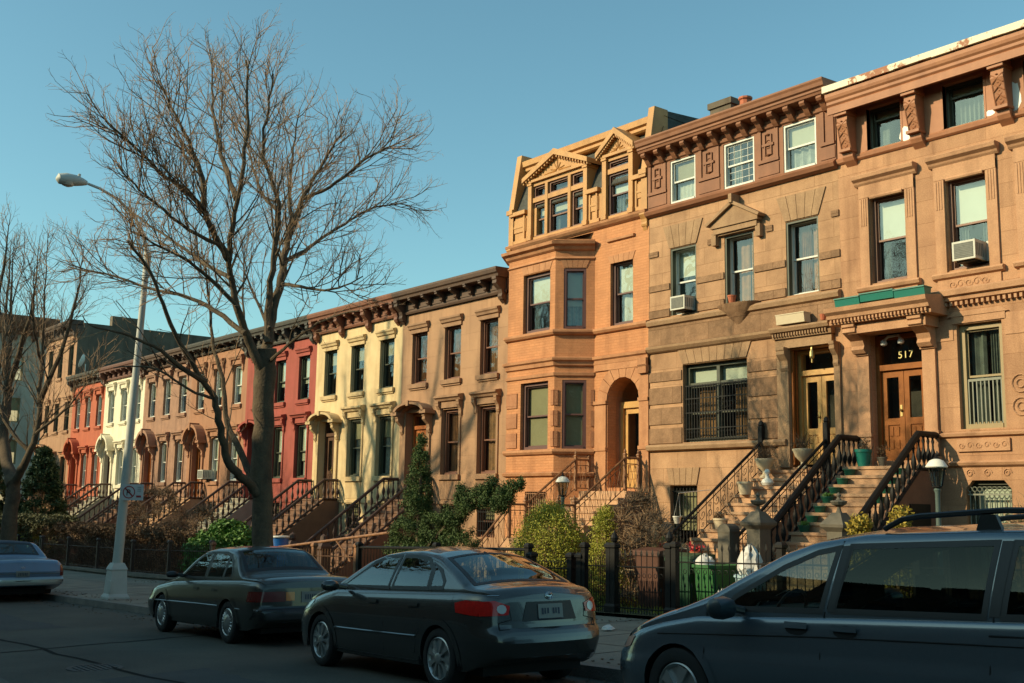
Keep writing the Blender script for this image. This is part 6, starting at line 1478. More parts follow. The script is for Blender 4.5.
class Car:
    def __init__(s, name, label, loc, rot, spec, paint):
        s.T = thing(name, label, 'car' if 'van' not in name else 'van', loc); s.T.rotation_euler = rot; s.sp = spec; s.paint = paint; s.body()
    def half(s, x, z):
        sp = s.sp; L_ = sp['L']; zb = sm(sp['belt'], x); W_ = sp['W'] / 2
        prof = sp['side']; zl = interp(sp['bottom'], x)
        t = (z - zl) / max(.05, zb - zl); w = W_ * interp(prof, t)
        d = min(x, L_ - x); r = sp['rf'] if x < L_ / 2 else sp['rr']; e = sp['ef'] if x < L_ / 2 else sp['er']
        if d < r: w *= e + (1 - e) * (max(0, 1 - (1 - d / r) ** 2.6)) ** .5
        return w
    def green(s, x, z):
        sp = s.sp; zb = sm(sp['belt'], x); zr = sp['roofz']
        t = max(0, (z - zb) / (zr - zb)); return s.half(x, zb) - .035 - sp['tumble'] * t ** 1.25
    def section(s, x):
        sp = s.sp; zl = sm(sp['bottom'], x, .03); zb = sm(sp['belt'], x); zt = max(sm(sp['top'], x, .04), zb + .004)
        P = [(0, zl + .02), (s.half(x, zl) - .12, zl)]
        n1 = 16
        for k in range(n1 + 1):
            z = lerp(zl, zb, k / n1); P.append((s.half(x, z), z))
        wb = s.half(x, zb); g0 = wb - .035; P[-1] = (wb - .004, zb - .012); P.append((wb - .012, zb)); P.append((g0 + .01, zb + .003))
        r = min(.07, (zt - zb) * .45); n2 = 14
        for k in range(n2 + 1):
            z = lerp(zb + .004, zt - r, k / n2); P.append((s.green(x, z), z))
        g1 = s.green(x, zt - r)
        for k in range(1, 5):
            a = pi / 2 * k / 4; P.append((g1 - (r + .05) * (1 - cos(a)) if zt - zb > .1 else g1 - .02 * k, zt - r + r * sin(a)))
        ge = P[-1][0]; crown = sp['crown'] * (1 if zt - zb > .15 else .7)
        for k in range(1, 9):
            t = k / 8; P.append((ge * (1 - t), zt + crown * (1 - (1 - t) ** 2)))
        return P
    def body(s):
        sp = s.sp; L_ = sp['L']; nx = int(L_ / .028); xs = []
        for k in range(nx + 1):
            t = k / nx; xs.append(L_ * t)
        xs = sorted(set([0, .006, .018] + xs[1:-1] + [L_ - .018, L_ - .006, L_])); secs = [s.section(x) for x in xs]; m = len(secs[0]); V = []; 
        for x, P in zip(xs, secs):
            full = [(-y, z) for y, z in P] + [(y, z) for y, z in reversed(P[:-1])][0:]
            for y, z in full:
                # end fascia: x shifts with height, plus plan bulge
                dx = 0
                if x < 1.0: f = (1 - x / 1.0) ** 2; dx += f * interp(sp['fascia_f'], z) + f * sp['bulge_f'] * (y / (sp['W'] / 2)) ** 2
                if x > L_ - 1.0: f = (1 - (L_ - x) / 1.0) ** 2; dx -= f * interp(sp['fascia_r'], z) + f * sp['bulge_r'] * (y / (sp['W'] / 2)) ** 2
                V.append((x + dx, y, z))
        k = 2 * m - 1; F_ = []
        for i in range(len(xs) - 1):
            for j in range(k - 1): F_.append((i * k + j, i * k + j + 1, (i + 1) * k + j + 1, (i + 1) * k + j))
        # end caps: connect left and right halves
        for i, fl in ((0, 1), (len(xs) - 1, 0)):
            o = i * k
            for j in range(m - 1):
                a, b = o + j, o + j + 1; c, d = o + (k - 1 - j - 1), o + (k - 1 - j)
                # strips across the nose, bulged by inserting a middle column
                va, vb, vc, vd = V[a], V[b], V[c], V[d]
                if j == m - 2: F_.append((a, b, d)); continue
                n0 = len(V); sg = -1 if i == 0 else 1; B_ = sp['bulge_f'] if i == 0 else sp['bulge_r']; cols = [-.75, -.5, -.25, 0, .25, .5, .75]
                wa, wb_ = abs(va[1]), abs(vb[1]); row = []
                for t in cols:
                    bx = sg * B_ * ((wa / (sp['W'] / 2)) ** 2) * (1 - t * t); bx2 = sg * B_ * ((wb_ / (sp['W'] / 2)) ** 2) * (1 - t * t)
                    V.append((va[0] + bx, t * wa, va[2])); V.append((vb[0] + bx2, t * wb_, vb[2])); row.append((len(V) - 2, len(V) - 1))
                row = [(a, b)] + row + [(d, c)]
                for (p, q), (r, t_) in zip(row[:-1], row[1:]): F_.append((p, q, t_, r))
        s.bvh_V = [Vector(v) for v in V]; s.bvh = BVHTree.FromPolygons(s.bvh_V, F_)
        # cut windows and wheel openings
        keep = []
        for f in F_:
            c = sum((s.bvh_V[i] for i in f), Vector()) / len(f); zb = sm(sp['belt'], min(max(c.x, 0), L_)); cut = False
            if c.z > zb + .01:
                nrm = (s.bvh_V[f[1]] - s.bvh_V[f[0]]).cross(s.bvh_V[f[2]] - s.bvh_V[f[0]])
                if nrm.length > 0: nrm.normalize()
                if abs(nrm.y) > .5: cut = any(inpoly((c.x, c.z), w) for w in sp['side_windows'])
                elif abs(nrm.z) > .2: cut = any(inpoly((c.x, c.y), w) for w in sp['top_windows'])
            if not cut and c.z < zb and abs(c.y) > sp['W'] / 2 - .25:
                for wx in sp['wheels']:
                    if (c.x - wx) ** 2 + (c.z - sp['wr']) ** 2 < (sp['wr'] + .05) ** 2: cut = True
            if not cut: keep.append(f)
        b = MB(); b.v = list(s.bvh_V); b.f = keep; s.bodyo = b.build('body', s.paint, s.T, True, local=True); s.bodyo.data.set_sharp_from_angle(angle=1.1)
        for i, w in enumerate(sp['side_windows']):
            for sd in (-1, 1):
                s.decal('window_frame', w if 0 else offset_poly(w, .028), 'trim_black', sd, .003, hole=offset_poly(w, -.012))
                s.decal('window', offset_poly(w, .004), sp['glass'][i], sd, .001)
        for w in sp['top_windows']:
            s.decal('window_frame', offset_poly(w, .03), 'trim_black', 'z', .003, hole=offset_poly(w, -.02)); s.decal('windscreen', offset_poly(w, .004), 'carglass', 'z', .001)
        s.wheels(); s.cabin()
    def project(s, p, d, off):
        h = s.bvh.ray_cast(p, d)
        if h[0] is None: return None
        n = h[1]; n = n if n.dot(d) < 0 else -n
        return h[0] + n * off
    def decal(s, name, poly, m, side, off=.004, hole=None, thick=0, step=.06, parent=None, label=None):
        V, F_ = clipped_grid(poly, hole, step); out = []
        for a, c in V:
            if side == 'z': p, d = Vector((a, c, 3)), Vector((0, 0, -1))
            elif side == 'r': p, d = Vector((s.sp['L'] + 1, a, c)), Vector((-1, 0, 0))
            elif side == 'f': p, d = Vector((-1, a, c)), Vector((1, 0, 0))
            else: p, d = Vector((a, side * 2, c)), Vector((0, -side, 0))
            out.append(s.project(p, d, off))
        F_ = [f for f in F_ if all(out[i] is not None for i in f)]
        out = [o if o is not None else Vector() for o in out]
        b = MB(); b.v = out; b.f = F_
        if not F_: return None
        o = b.build(name, M[m] if isinstance(m, str) else m, parent or s.T, True, local=True)
        if parent is not None: pass
        if label: o['label'] = label
        return o
    def line(s, name, pts, m, side, r=.004, off=.0, parent=None):
        P = []
        for a, c in pts:
            p, d = (Vector((a, side * 2, c)), Vector((0, -side, 0))) if side in (-1, 1) else ((Vector((s.sp['L'] + 1, a, c)), Vector((-1, 0, 0))) if side == 'r' else (Vector((a, c, 3)), Vector((0, 0, -1))))
            q = s.project(p, d, off)
            if q is not None: P.append(q)
        if len(P) < 2: return
        b = MB(); b.tube(P, r, 5); return b.build(name, M[m] if isinstance(m, str) else m, parent or s.T, True, local=True)
    def wheels(s):
        sp = s.sp; R = sp['wr']; y0 = sp['W'] / 2 - .02
        for wx in sp['wheels']:
            for sd in (-1, 1):
                Mw = Matrix.Translation((wx, sd * (y0 - .09), R)) @ Matrix.Rotation(pi / 2 * (1 if sd < 0 else -1), 4, 'X')
                t = MB(Mw); rr = sp['rimr']
                t.lathe([(rr - .02, -.10), (rr + .01, -.095), (R - .035, -.10), (R - .008, -.08), (R, -.05), (R, .05), (R - .008, .08), (R - .035, .095), (rr + .012, .09), (rr, .075), (rr - .02, .04)], (0, 0, 0), 36)
                o = t.build('wheel', M['tyre'], s.T, True, local=True)
                h = MB(Mw); st = sp['hub']
                if st == 'disc':
                    h.lathe([(rr, .06), (rr, .078), (rr * .93, .088), (rr * .88, .078), (rr * .55, .085), (rr * .5, .095), (rr * .2, .1), (.01, .1)], (0, 0, 0), 32)
                    for k in range(20):
                        a = k * 2 * pi / 20; h.tube([(rr * .58 * cos(a), rr * .58 * sin(a), .088), (rr * .84 * cos(a), rr * .84 * sin(a), .083)], .009, 4)
                else:
                    h.lathe([(rr, .055), (rr, .078), (rr * .95, .086), (rr * .88, .07), (rr * .84, .03), (.01, .028)], (0, 0, 0), 32)
                    n = st
                    for k in range(n):
                        a = k * 2 * pi / n; w = .5 * pi / n
                        P = [(rr * .17, a - w * 1.1), (rr * .9, a - w * .85), (rr * .9, a + w * .85), (rr * .17, a + w * 1.1)]
                        vs = [(r * cos(q), r * sin(q), zz) for zz in (.03, .082) for r, q in P]; vs[4] = (vs[4][0], vs[4][1], .09); vs[7] = (vs[7][0], vs[7][1], .09)
                        h.add(vs, [(4, 5, 6, 7), (0, 1, 5, 4), (1, 2, 6, 5), (2, 3, 7, 6), (3, 0, 4, 7)])
                    h.lathe([(rr * .26, .07), (rr * .26, .092), (rr * .18, .1), (.01, .1)], (0, 0, 0), 20)
                h.build('hubcap', M['rim'], o, True, local=True)
                if st != 'disc':
                    d_ = MB(Mw); d_.lathe([(rr * .85, .02), (rr * .85, .0), (.01, .0)], (0, 0, 0), 20); d_.build('brake_disc', M['trim_black'], o, local=True)
                # arch liner and lip
                l = MB(); n = 18; ra = R + .065
                for k in range(n):
                    a0, a1 = -.25 + (pi + .5) * k / n, -.25 + (pi + .5) * (k + 1) / n
                    l.quad((wx + ra * cos(a0), sd * (y0 - .0), R + ra * sin(a0)), (wx + ra * cos(a1), sd * y0, R + ra * sin(a1)), (wx + ra * cos(a1), sd * .35, R + ra * sin(a1)), (wx + ra * cos(a0), sd * .35, R + ra * sin(a0)))
                l.quad((wx - ra, sd * .4, .12), (wx + ra, sd * .4, .12), (wx + ra, sd * .4, R + ra), (wx - ra, sd * .4, R + ra)); l.build('wheel_arch', M['under'], s.T, local=True)
                ring = [(wx + r * cos(a), R + r * sin(a)) for r, seq in ((ra + .035, range(n + 1)), (ra - .035, range(n, -1, -1))) for a in [-.12 + (pi + .24) * q / n for q in seq]]
                s.decal('arch_lip', ring, s.paint, sd, .006, step=.5)
        u = MB(); u.box(.35, sp['L'] - .35, -.62, .62, .17, .30); u.build('underbody', M['under'], s.T, local=True)
    def cabin(s):
        sp = s.sp; c = MB(); x0, x1 = sp['cabin']; zb = interp(sp['belt'], (x0 + x1) / 2); w = sp['W'] / 2 - .22
        c.box(x0, x1, -w, w, .28, .45)
        for x in sp['seats']:
            for y in ((-w * .55, w * .55)):
                c.prism([(x, .45), (x + .1, .5), (x + .30, zb + .06), (x + .22, zb + .10), (x + .14, zb + .02), (x - .04, .58)], y - .24, y + .24, 'y')
                c.box(x + .17, x + .29, y - .11, y + .11, zb + .08, zb + .25)
        c.box(x0 - .35, x0 + .05, -w, w, .5, zb - .02)
        o = c.build('seat', M['seat'], s.T, local=True)
        st = MB(); st.tube([(x0 + .22 + .07 * sin(a), -w * .55 + .18 * cos(a), zb - .02 + .16 * sin(a)) for a in [k * pi / 8 for k in range(17)]], .014, 5); st.build('steering_wheel', M['trim_black'], s.T, local=True)
        if not sp.get('nomirror'):
            m_ = MB(); xm = x0 + .5; m_.box(xm, xm + .03, -.12, .12, sp['roofz'] - .16, sp['roofz'] - .09); m_.build('rear_view_mirror', M['trim_black'], s.T, local=True)
    def mirror(s, x, z, y, m, ln=.17, h=.11):
        for sd in (-1, 1):
            b = MB(); yy = sd * y
            b.tube([(x + .03, yy - sd * .10, z - .02), (x, yy - sd * .01, z)], .03, 6)
            b.tube([(x, yy, z), (x, yy + sd * .03, z), (x, yy + sd * ln * .5, z + .005), (x, yy + sd * ln, z + .004), (x, yy + sd * (ln + .03), z)], [.03, h * .5, h * .58, h * .5, .03], 10)
            b.build('mirror', m, s.T, True, local=True)
def poly_box(x0, x1, z0, z1): return [(x0, z0), (x1, z0), (x1, z1), (x0, z1)]
def car_loc(x, yc): return (x, yc, gz(x))
SLOPE = math.atan(.03)

# ---- slate grey four door sedan, in the middle
cor = dict(L=4.42, W=1.63, wr=.305, rimr=.215, wheels=(.92, 3.52), hub=9, rf=.75, ef=.70, rr=.62, er=.74, bulge_f=.16, bulge_r=.12, roofz=1.35, tumble=.20, crown=.045,
    top=[(0, .60), (.10, .70), (.35, .80), (.8, .90), (1.12, .965), (1.28, 1.04), (1.72, 1.25), (2.02, 1.33), (2.35, 1.365), (2.7, 1.37), (3.05, 1.34), (3.25, 1.30), (3.6, 1.17), (3.92, 1.04), (4.05, 1.015), (4.30, 1.0), (4.38, .96), (4.42, .92)],
    belt=[(0, .56), (.12, .66), (.4, .74), (.9, .845), (1.2, .90), (2.4, .93), (3.9, .965), (4.3, .955), (4.5, .90)],
    bottom=[(0, .24), (.3, .19), (.6, .2), (4.0, .21), (4.25, .28), (4.42, .36)], side=[(0, .93), (.12, .965), (.35, .99), (.62, 1.0), (.8, .985), (.92, .955), (1, .93)],
    fascia_f=[(.2, .02), (.45, .0), (.6, .05), (.75, .12)], fascia_r=[(.3, .04), (.5, -.02), (.6, .0), (.64, .05), (.9, .08), (1.0, .10)],
    side_windows=[[(1.36, .965), (1.86, 1.215), (2.10, 1.285), (2.38, 1.30), (2.36, .975)], [(2.46, .978), (2.47, 1.302), (2.78, 1.30), (3.00, 1.275), (3.13, 1.18), (3.17, .995)], [(3.23, 1.0), (3.19, 1.17), (3.13, 1.24), (3.32, 1.165), (3.46, 1.06), (3.46, 1.01)]],
    top_windows=[[(1.26, -.60), (1.26, .60), (1.95, .49), (1.95, -.49)], [(3.26, -.48), (3.26, .48), (3.88, .58), (3.88, -.58)]], glass=['carglass'] * 3, cabin=(1.45, 3.3), seats=(1.95, 2.95))
C1 = Car('parked_car', 'slate grey four-door sedan with bright red rear lamps, nearest of the parked sedans', car_loc(-12.97, 7.58), (0, -SLOPE, R_(-2.2)), cor, M['paint_grey'])
for sd in (-1, 1):
    for xx in ([(1.22, .3), (1.20, .6), (1.24, .93)], [(2.41, .3), (2.42, .6), (2.41, .95)], [(3.05, .32), (3.12, .52), (3.28, .70), (3.26, .97)]): C1.line('door_gap', xx, 'under', sd, .004)
    for hx in (2.18, 3.05):
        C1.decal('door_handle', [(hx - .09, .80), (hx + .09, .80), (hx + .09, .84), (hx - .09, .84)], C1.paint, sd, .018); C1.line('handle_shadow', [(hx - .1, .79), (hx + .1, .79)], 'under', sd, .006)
    C1.line('side_moulding', [(1.3, .48), (2.0, .485), (2.8, .495), (3.1, .50)], C1.paint, sd, .014)
    C1.line('sill_gap', [(1.25, .245), (2.2, .24), (3.1, .25)], 'under', sd, .008)
    C1.decal('headlight', [(.34, .60), (.62, .68), (.72, .775), (.50, .745), (.34, .69)], 'lens', sd, .005)
    C1.decal('tail_light', [(3.86, .78), (4.16, .755), (4.17, .895), (3.98, .90), (3.82, .87)], 'tail', sd, .008, step=.025)
    C1.decal('tail_light', [(sd * .49, .765), (sd * .74, .755), (sd * .74, .89), (sd * .62, .90), (sd * .47, .85)][::sd], 'tail', 'r', .009, step=.02)
    C1.decal('reverse_lamp', [(sd * .56 + .05 * cos(k * pi / 5), .82 + .045 * sin(k * pi / 5)) for k in range(10)], 'lens', 'r', .014, step=.03)
    C1.line('bumper_gap', [(4.0, .67), (4.2, .70), (4.4, .70)], 'under', sd, .005)
    C1.decal('fuel_flap', poly_box(3.62, 3.76, .80, .93), C1.paint, sd, .003) if sd < 0 else None
C1.line('boot_gap', [(-.60, .62), (-.60, .69), (-.46, .72), (-.48, .84), (-.62, .95)], 'under', 'r', .005); C1.line('boot_gap', [(.60, .62), (.60, .69), (.46, .72), (.48, .84), (.62, .95)], 'under', 'r', .005); C1.line('boot_gap', [(-.6, .625), (0, .625), (.6, .625)], 'under', 'r', .007)
C1.decal('plate_recess', [(-.34, .70), (.34, .70), (.28, .885), (-.28, .885)], 'trim_black', 'r', .006, step=.03)
C1.decal('licence_plate', poly_box(-.155, .155, .72, .86), 'plate', 'r', .014)
for k in (0, 1, 2, 4, 5, 6): C1.decal('plate_mark', poly_box(-.115 + .034 * k, -.093 + .034 * k - .004 * (k % 2), .758 + .004 * (k % 3), .82), 'paint_navy', 'r', .018, step=.5)
C1.line('plate_border', [(-.155, .712), (.155, .712)], 'paint_navy', 'r', .006, .008)
for rx, rz, cz in ((.048, .032, .935), (.016, .031, .935), (.034, .013, .946)):
    C1.line('emblem', [(rx * cos(a * pi / 8), cz + rz * sin(a * pi / 8)) for a in range(17)], 'chrome', 'r', .0045, .004)
C1.line('badge', [(-.66, .945), (-.56, .945)], 'chrome', 'r', .007, .003); C1.line('badge', [(.40, .945), (.60, .945)], 'chrome', 'r', .007, .003)
C1.mirror(1.45, .96, .86, C1.paint)
C1.line('mast', [(3.2, 0.0), (3.24, 0)], 'trim_black', 'z', .01)

# ---- dark olive sedan of an older square cut
tmp = dict(L=4.48, W=1.68, wr=.30, rimr=.20, wheels=(.86, 3.42), hub='disc', rf=.5, ef=.80, rr=.4, er=.88, bulge_f=.10, bulge_r=.06, roofz=1.33, tumble=.17, crown=.035,
    top=[(0, .62), (.12, .70), (.8, .80), (1.2, .87), (1.35, .93), (1.8, 1.20), (2.08, 1.31), (2.4, 1.345), (2.9, 1.345), (3.12, 1.32), (3.3, 1.25), (3.58, 1.03), (3.72, .95), (4.3, .93), (4.42, .90), (4.48, .86)],
    belt=[(0, .58), (.12, .66), (.5, .73), (1.2, .81), (2.4, .86), (3.8, .895), (4.4, .88), (4.48, .82)],
    bottom=[(0, .26), (.4, .2), (4.0, .21), (4.3, .26), (4.48, .34)], side=[(0, .93), (.15, .97), (.4, 1.0), (.6, 1.0), (.85, .965), (1, .93)],
    fascia_f=[(.2, .03), (.35, -.02), (.5, -.02), (.53, .06), (.7, .10)], fascia_r=[(.3, .03), (.38, -.03), (.5, -.03), (.53, .05), (.8, .06), (.95, .09)],
    side_windows=[[(1.48, .90), (1.92, 1.16), (2.12, 1.255), (2.38, 1.27), (2.36, .905)], [(2.45, .91), (2.46, 1.272), (2.88, 1.272), (3.02, 1.24), (3.02, .92)], [(3.07, .92), (3.07, 1.225), (3.20, 1.15), (3.32, 1.0), (3.32, .93)]],
    top_windows=[[(1.38, -.60), (1.38, .60), (2.02, .50), (2.02, -.50)], [(3.16, -.52), (3.16, .52), (3.58, .60), (3.58, -.60)]], glass=['carglass'] * 3, cabin=(1.5, 3.2), seats=(1.95, 2.85))
C2 = Car('parked_car', 'dark olive square-cut sedan with disc hubcaps, parked before the bare tree', car_loc(-18.86, 7.93), (0, -SLOPE, R_(-.5)), tmp, M['paint_dark'])
for sd in (-1, 1):
    for xx in ([(1.25, .3), (1.25, .85)], [(2.41, .3), (2.41, .88)], [(3.02, .34), (3.1, .55), (3.06, .89)]): C2.line('door_gap', xx, 'under', sd, .004)
    for hx in (2.22, 2.9): C2.decal('door_handle', poly_box(hx - .08, hx + .08, .72, .76), 'trim_black', sd, .01)
    C2.line('side_moulding', [(.35, .50), (1.2, .51), (2.4, .52), (3.1, .52)], 'rim', sd, .010); C2.line('side_moulding', [(3.72, .51), (4.35, .50)], 'rim', sd, .010)
    C2.decal('turn_lamp', poly_box(.24, .40, .56, .66), 'amber', sd, .006)
    C2.decal('tail_light', [(4.10, .62), (4.31, .62), (4.31, .76), (4.10, .76)], 'tail_dark', sd, .008, step=.025)
    C2.decal('tail_light', poly_box(*sorted((sd * .40, sd * .80)), .62, .76), 'tail_dark', 'r', .008, step=.025)
    C2.decal('reverse_lamp', poly_box(*sorted((sd * .26, sd * .39)), .63, .75), 'amber', 'r', .008)
C2.decal('bumper', poly_box(-.82, .82, .38, .52), 'trim_black', 'r', .012); C2.line('bumper_strip', [(-.8, .50), (0, .50), (.8, .50)], 'rim', 'r', .010, .012)
C2.decal('licence_plate', poly_box(-.155, .155, .60, .75), 'plate', 'r', .010)
for k in range(6): C2.decal('plate_mark', poly_box(-.10 + .036 * k, -.08 + .036 * k, .64, .71), 'paint_navy', 'r', .013, step=.5)
C2.mirror(1.52, .93, .84, M['trim_black'], .14, .09)

# ---- long light blue sedan with a dark roof, at the left edge
mq = dict(L=5.30, W=1.95, wr=.34, rimr=.20, wheels=(1.0, 3.95), hub='disc', rf=.35, ef=.88, rr=.35, er=.92, bulge_f=.05, bulge_r=.05, roofz=1.36, tumble=.20, crown=.04,
    top=[(0, .76), (.15, .86), (1.5, .95), (1.65, 1.0), (2.15, 1.28), (2.4, 1.36), (2.8, 1.39), (3.4, 1.38), (3.6, 1.34), (3.95, 1.10), (4.1, 1.0), (5.1, .96), (5.24, .93), (5.3, .88)],
    belt=[(0, .72), (.15, .80), (1.5, .87), (3.9, .93), (5.1, .91), (5.3, .84)], bottom=[(0, .32), (.5, .24), (4.6, .25), (5.3, .38)], side=[(0, .92), (.15, .97), (.45, 1.0), (.7, 1.0), (.9, .97), (1, .94)],
    fascia_f=[(.3, .0), (.4, -.05), (.55, -.05), (.58, .05), (.8, .05)], fascia_r=[(.3, .03), (.40, -.06), (.54, -.06), (.57, .05), (.7, .03), (.9, .10)],
    side_windows=[[(1.9, .95), (2.2, 1.22), (2.42, 1.29), (2.72, 1.30), (2.72, .955)], [(2.8, .96), (2.8, 1.30), (3.35, 1.29), (3.42, .97)]],
    top_windows=[[(1.70, -.68), (1.70, .68), (2.34, .56), (2.34, -.56)], [(3.64, -.56), (3.64, .56), (3.98, .64), (3.98, -.64)]], glass=['carglass'] * 2, cabin=(1.9, 3.5), seats=(2.4, 3.2))
C3 = Car('parked_car', 'long light blue sedan with a dark navy vinyl roof, cut by the left picture edge', car_loc(-33.35, 7.75), (0, -SLOPE, R_(-1.0)), mq, M['paint_blue'])
C3.decal('vinyl_roof', poly_box(2.45, 3.60, -.58, .58), 'paint_navy', 'z', .006, step=.1)
C3.decal('bumper', poly_box(-.92, .92, .40, .56), 'chrome2', 'r', .015); C3.line('bumper_strip', [(-.9, .49), (0, .49), (.9, .49)], 'trim_black', 'r', .014, .014)
C3.line('trim_strip', [(-.85, .66), (0, .66), (.85, .66)], 'chrome2', 'r', .012, .004)
C3.decal('licence_plate', poly_box(-.155, .155, .575, .715), 'plate', 'r', .018)
for k in range(6): C3.decal('plate_mark', poly_box(-.10 + .036 * k, -.08 + .036 * k, .61, .68), 'paint_navy', 'r', .021, step=.5)
for a in (-.025, .025): C3.line('emblem', [(a + .02 * cos(q * pi / 6), .80 + .025 * sin(q * pi / 6)) for q in range(13)], 'chrome', 'r', .004, .004)
for sd in (-1, 1):
    C3.decal('tail_light', poly_box(*sorted((sd * .86, sd * .93)), .60, .84), 'tail_dark', 'r', .008); C3.decal('tail_light', poly_box(5.0, 5.14, .6, .84), 'tail_dark', sd, .008)
    C3.line('side_moulding', [(.5, .55), (2.5, .56), (4.9, .56)], 'chrome2', sd, .012); C3.line('door_gap', [(2.76, .3), (2.76, .92)], 'under', sd, .004); C3.line('door_gap', [(3.5, .4), (3.5, .92)], 'under', sd, .004)
C3.mirror(1.95, .98, .92, M['chrome2'], .12, .09)

# ---- teal grey minivan in the right foreground
van = dict(L=5.05, W=1.92, wr=.33, rimr=.215, wheels=(1.0, 3.95), hub=5, rf=.85, ef=.66, rr=.4, er=.9, bulge_f=.22, bulge_r=.08, roofz=1.56, tumble=.20, crown=.05,
    top=[(0, .66), (.10, .72), (.35, .80), (.70, .895), (1.0, .975), (1.28, 1.08), (1.62, 1.25), (1.95, 1.41), (2.2, 1.49), (2.6, 1.545), (3.5, 1.57), (4.5, 1.57), (4.8, 1.54), (4.95, 1.40), (5.03, 1.1), (5.05, 1.0)],
    belt=[(0, .60), (.10, .67), (.4, .75), (.8, .835), (1.2, .905), (2.5, .96), (4.0, 1.01), (5.05, 1.02)],
    bottom=[(0, .30), (.4, .22), (4.6, .24), (5.05, .36)], side=[(0, .93), (.12, .965), (.4, 1.0), (.58, 1.0), (.62, .985), (.85, .975), (1, .955)],
    fascia_f=[(.2, .02), (.4, -.01), (.56, .0), (.62, .06), (.8, .12)], fascia_r=[(.3, .0), (.5, -.03), (.7, .02), (1.5, .05)],
    side_windows=[[(1.50, .99), (1.55, 1.06), (1.98, 1.29), (2.26, 1.40), (2.42, 1.43), (2.34, 1.01)], [(2.46, 1.015), (2.54, 1.445), (3.60, 1.475), (3.56, 1.035)], [(3.70, 1.04), (3.74, 1.475), (4.62, 1.465), (4.76, 1.08)]],
    top_windows=[[(1.14, -.60), (1.14, .60), (2.1, .54), (2.1, -.54)]], glass=['carglass', 'carglass_tint', 'carglass_tint'], cabin=(1.5, 4.4), seats=(2.2, 3.2, 4.0))
V1 = Car('parked_van', 'teal grey minivan with tinted rear glass and roof rails, filling the lower right corner', car_loc(-7.22, 7.62), (0, -SLOPE, R_(-.3)), van, M['paint_van'])
for sd in (-1, 1):
    V1.line('door_gap', [(1.36, .3), (1.30, .6), (1.28, .97)], 'under', sd, .005); V1.line('door_gap', [(2.36, .3), (2.37, .7), (2.38, 1.0)], 'under', sd, .006); V1.line('door_gap', [(2.40, 1.02), (2.46, 1.49)], 'under', sd, .007)
    V1.line('door_gap', [(3.55, .3), (3.62, .7), (3.63, 1.03), (3.67, 1.49)], 'under', sd, .006)
    V1.line('crease', [(.25, .70), (.8, .755), (1.4, .785), (2.4, .83), (3.5, .86), (4.8, .89)], 'under', sd, .006); V1.line('door_track', [(3.62, .92), (4.85, .95)], 'under', sd, .008)
    for hx in (2.17, 2.58):
        V1.decal('door_handle', [(hx + .10 * cos(a * pi / 6), .875 + .045 * sin(a * pi / 6)) for a in range(12)], 'under', sd, .003, step=.3); V1.decal('door_handle', poly_box(hx - .10, hx + .10, .875, .915), V1.paint, sd, .02)
    V1.decal('headlight', [(.30, .60), (.44, .63), (.50, .715), (.34, .69)], 'amber2', sd, .006); V1.decal('headlight', [(.20, .645), (.45, .70), (.55, .82), (.30, .80)], 'lens', sd, .005) if 0 else None
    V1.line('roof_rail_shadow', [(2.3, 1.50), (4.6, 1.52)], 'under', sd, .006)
    V1.decal('headlight', poly_box(*sorted((sd * .38, sd * .78)), .60, .76), 'lens', 'f', .006)
    rr = MB(); y = sd * .60
    rr.tube([(2.72, y, 1.575), (2.86, y, 1.64), (3.0, y, 1.66), (3.6, y, 1.69), (4.5, y, 1.67), (4.7, y, 1.59)], [.02, .02, .02, .02, .02, .02], 6)
    for xx in (3.5, 4.4): rr.prism([(xx - .09, 1.56), (xx + .09, 1.56), (xx + .05, 1.665), (xx - .05, 1.665)], y - .018, y + .018, 'y')
    rr.build('roof_rail', M['trim_black'], V1.T, True, local=True)
V1.mirror(1.62, .995, .98, M['paint_van_dark'], .20, .15)

for sd in (-1, 1):
    V1.decal('pillar_trim', [(2.40, 1.0), (2.46, 1.0), (2.535, 1.46), (2.46, 1.455)], 'trim_black', sd, .005, step=.05)
    V1.decal('pillar_trim', [(3.60, 1.03), (3.67, 1.03), (3.72, 1.495), (3.64, 1.495)], 'trim_black', sd, .005, step=.05)
V1.decal('rear_window', [(-.60, 1.02), (.60, 1.02), (.54, 1.42), (-.54, 1.42)], 'dark_pane', 'r', .006)
for sd in (-1, 1):
    V1.decal('tail_light', poly_box(*sorted((sd * .66, sd * .84)), .72, 1.0), 'tail', 'r', .01, step=.03); V1.decal('tail_light', poly_box(4.78, 4.9, .74, 1.0), 'tail', sd, .01, step=.03)
V1.decal('licence_plate', poly_box(-.155, .155, .78, .92), 'plate', 'r', .012); V1.line('bumper_gap', [(-.8, .60), (0, .60), (.8, .60)], 'under', 'r', .006)
for c_, z0_, z1_, w_ in ((C1, .50, .60, .42), (C2, .50, .62, .55), (C3, .52, .74, .6), (V1, .48, .58, .4)):
    c_.decal('grille', poly_box(-w_, w_, z0_, z1_), 'trim_black', 'f', .006, step=.04); c_.decal('licence_plate', poly_box(-.155, .155, z0_ - .16, z0_ - .03), 'plate', 'f', .02, step=.05)
for c_, z0_, z1_, w0, w1 in ((C1, .60, .70, .46, .72), (C2, .52, .62, .58, .80), (C3, .55, .70, .64, .86)):
    for sd in (-1, 1): c_.decal('headlight', poly_box(*sorted((sd * w0, sd * w1)), z0_, z1_), 'lens', 'f', .008, step=.03)
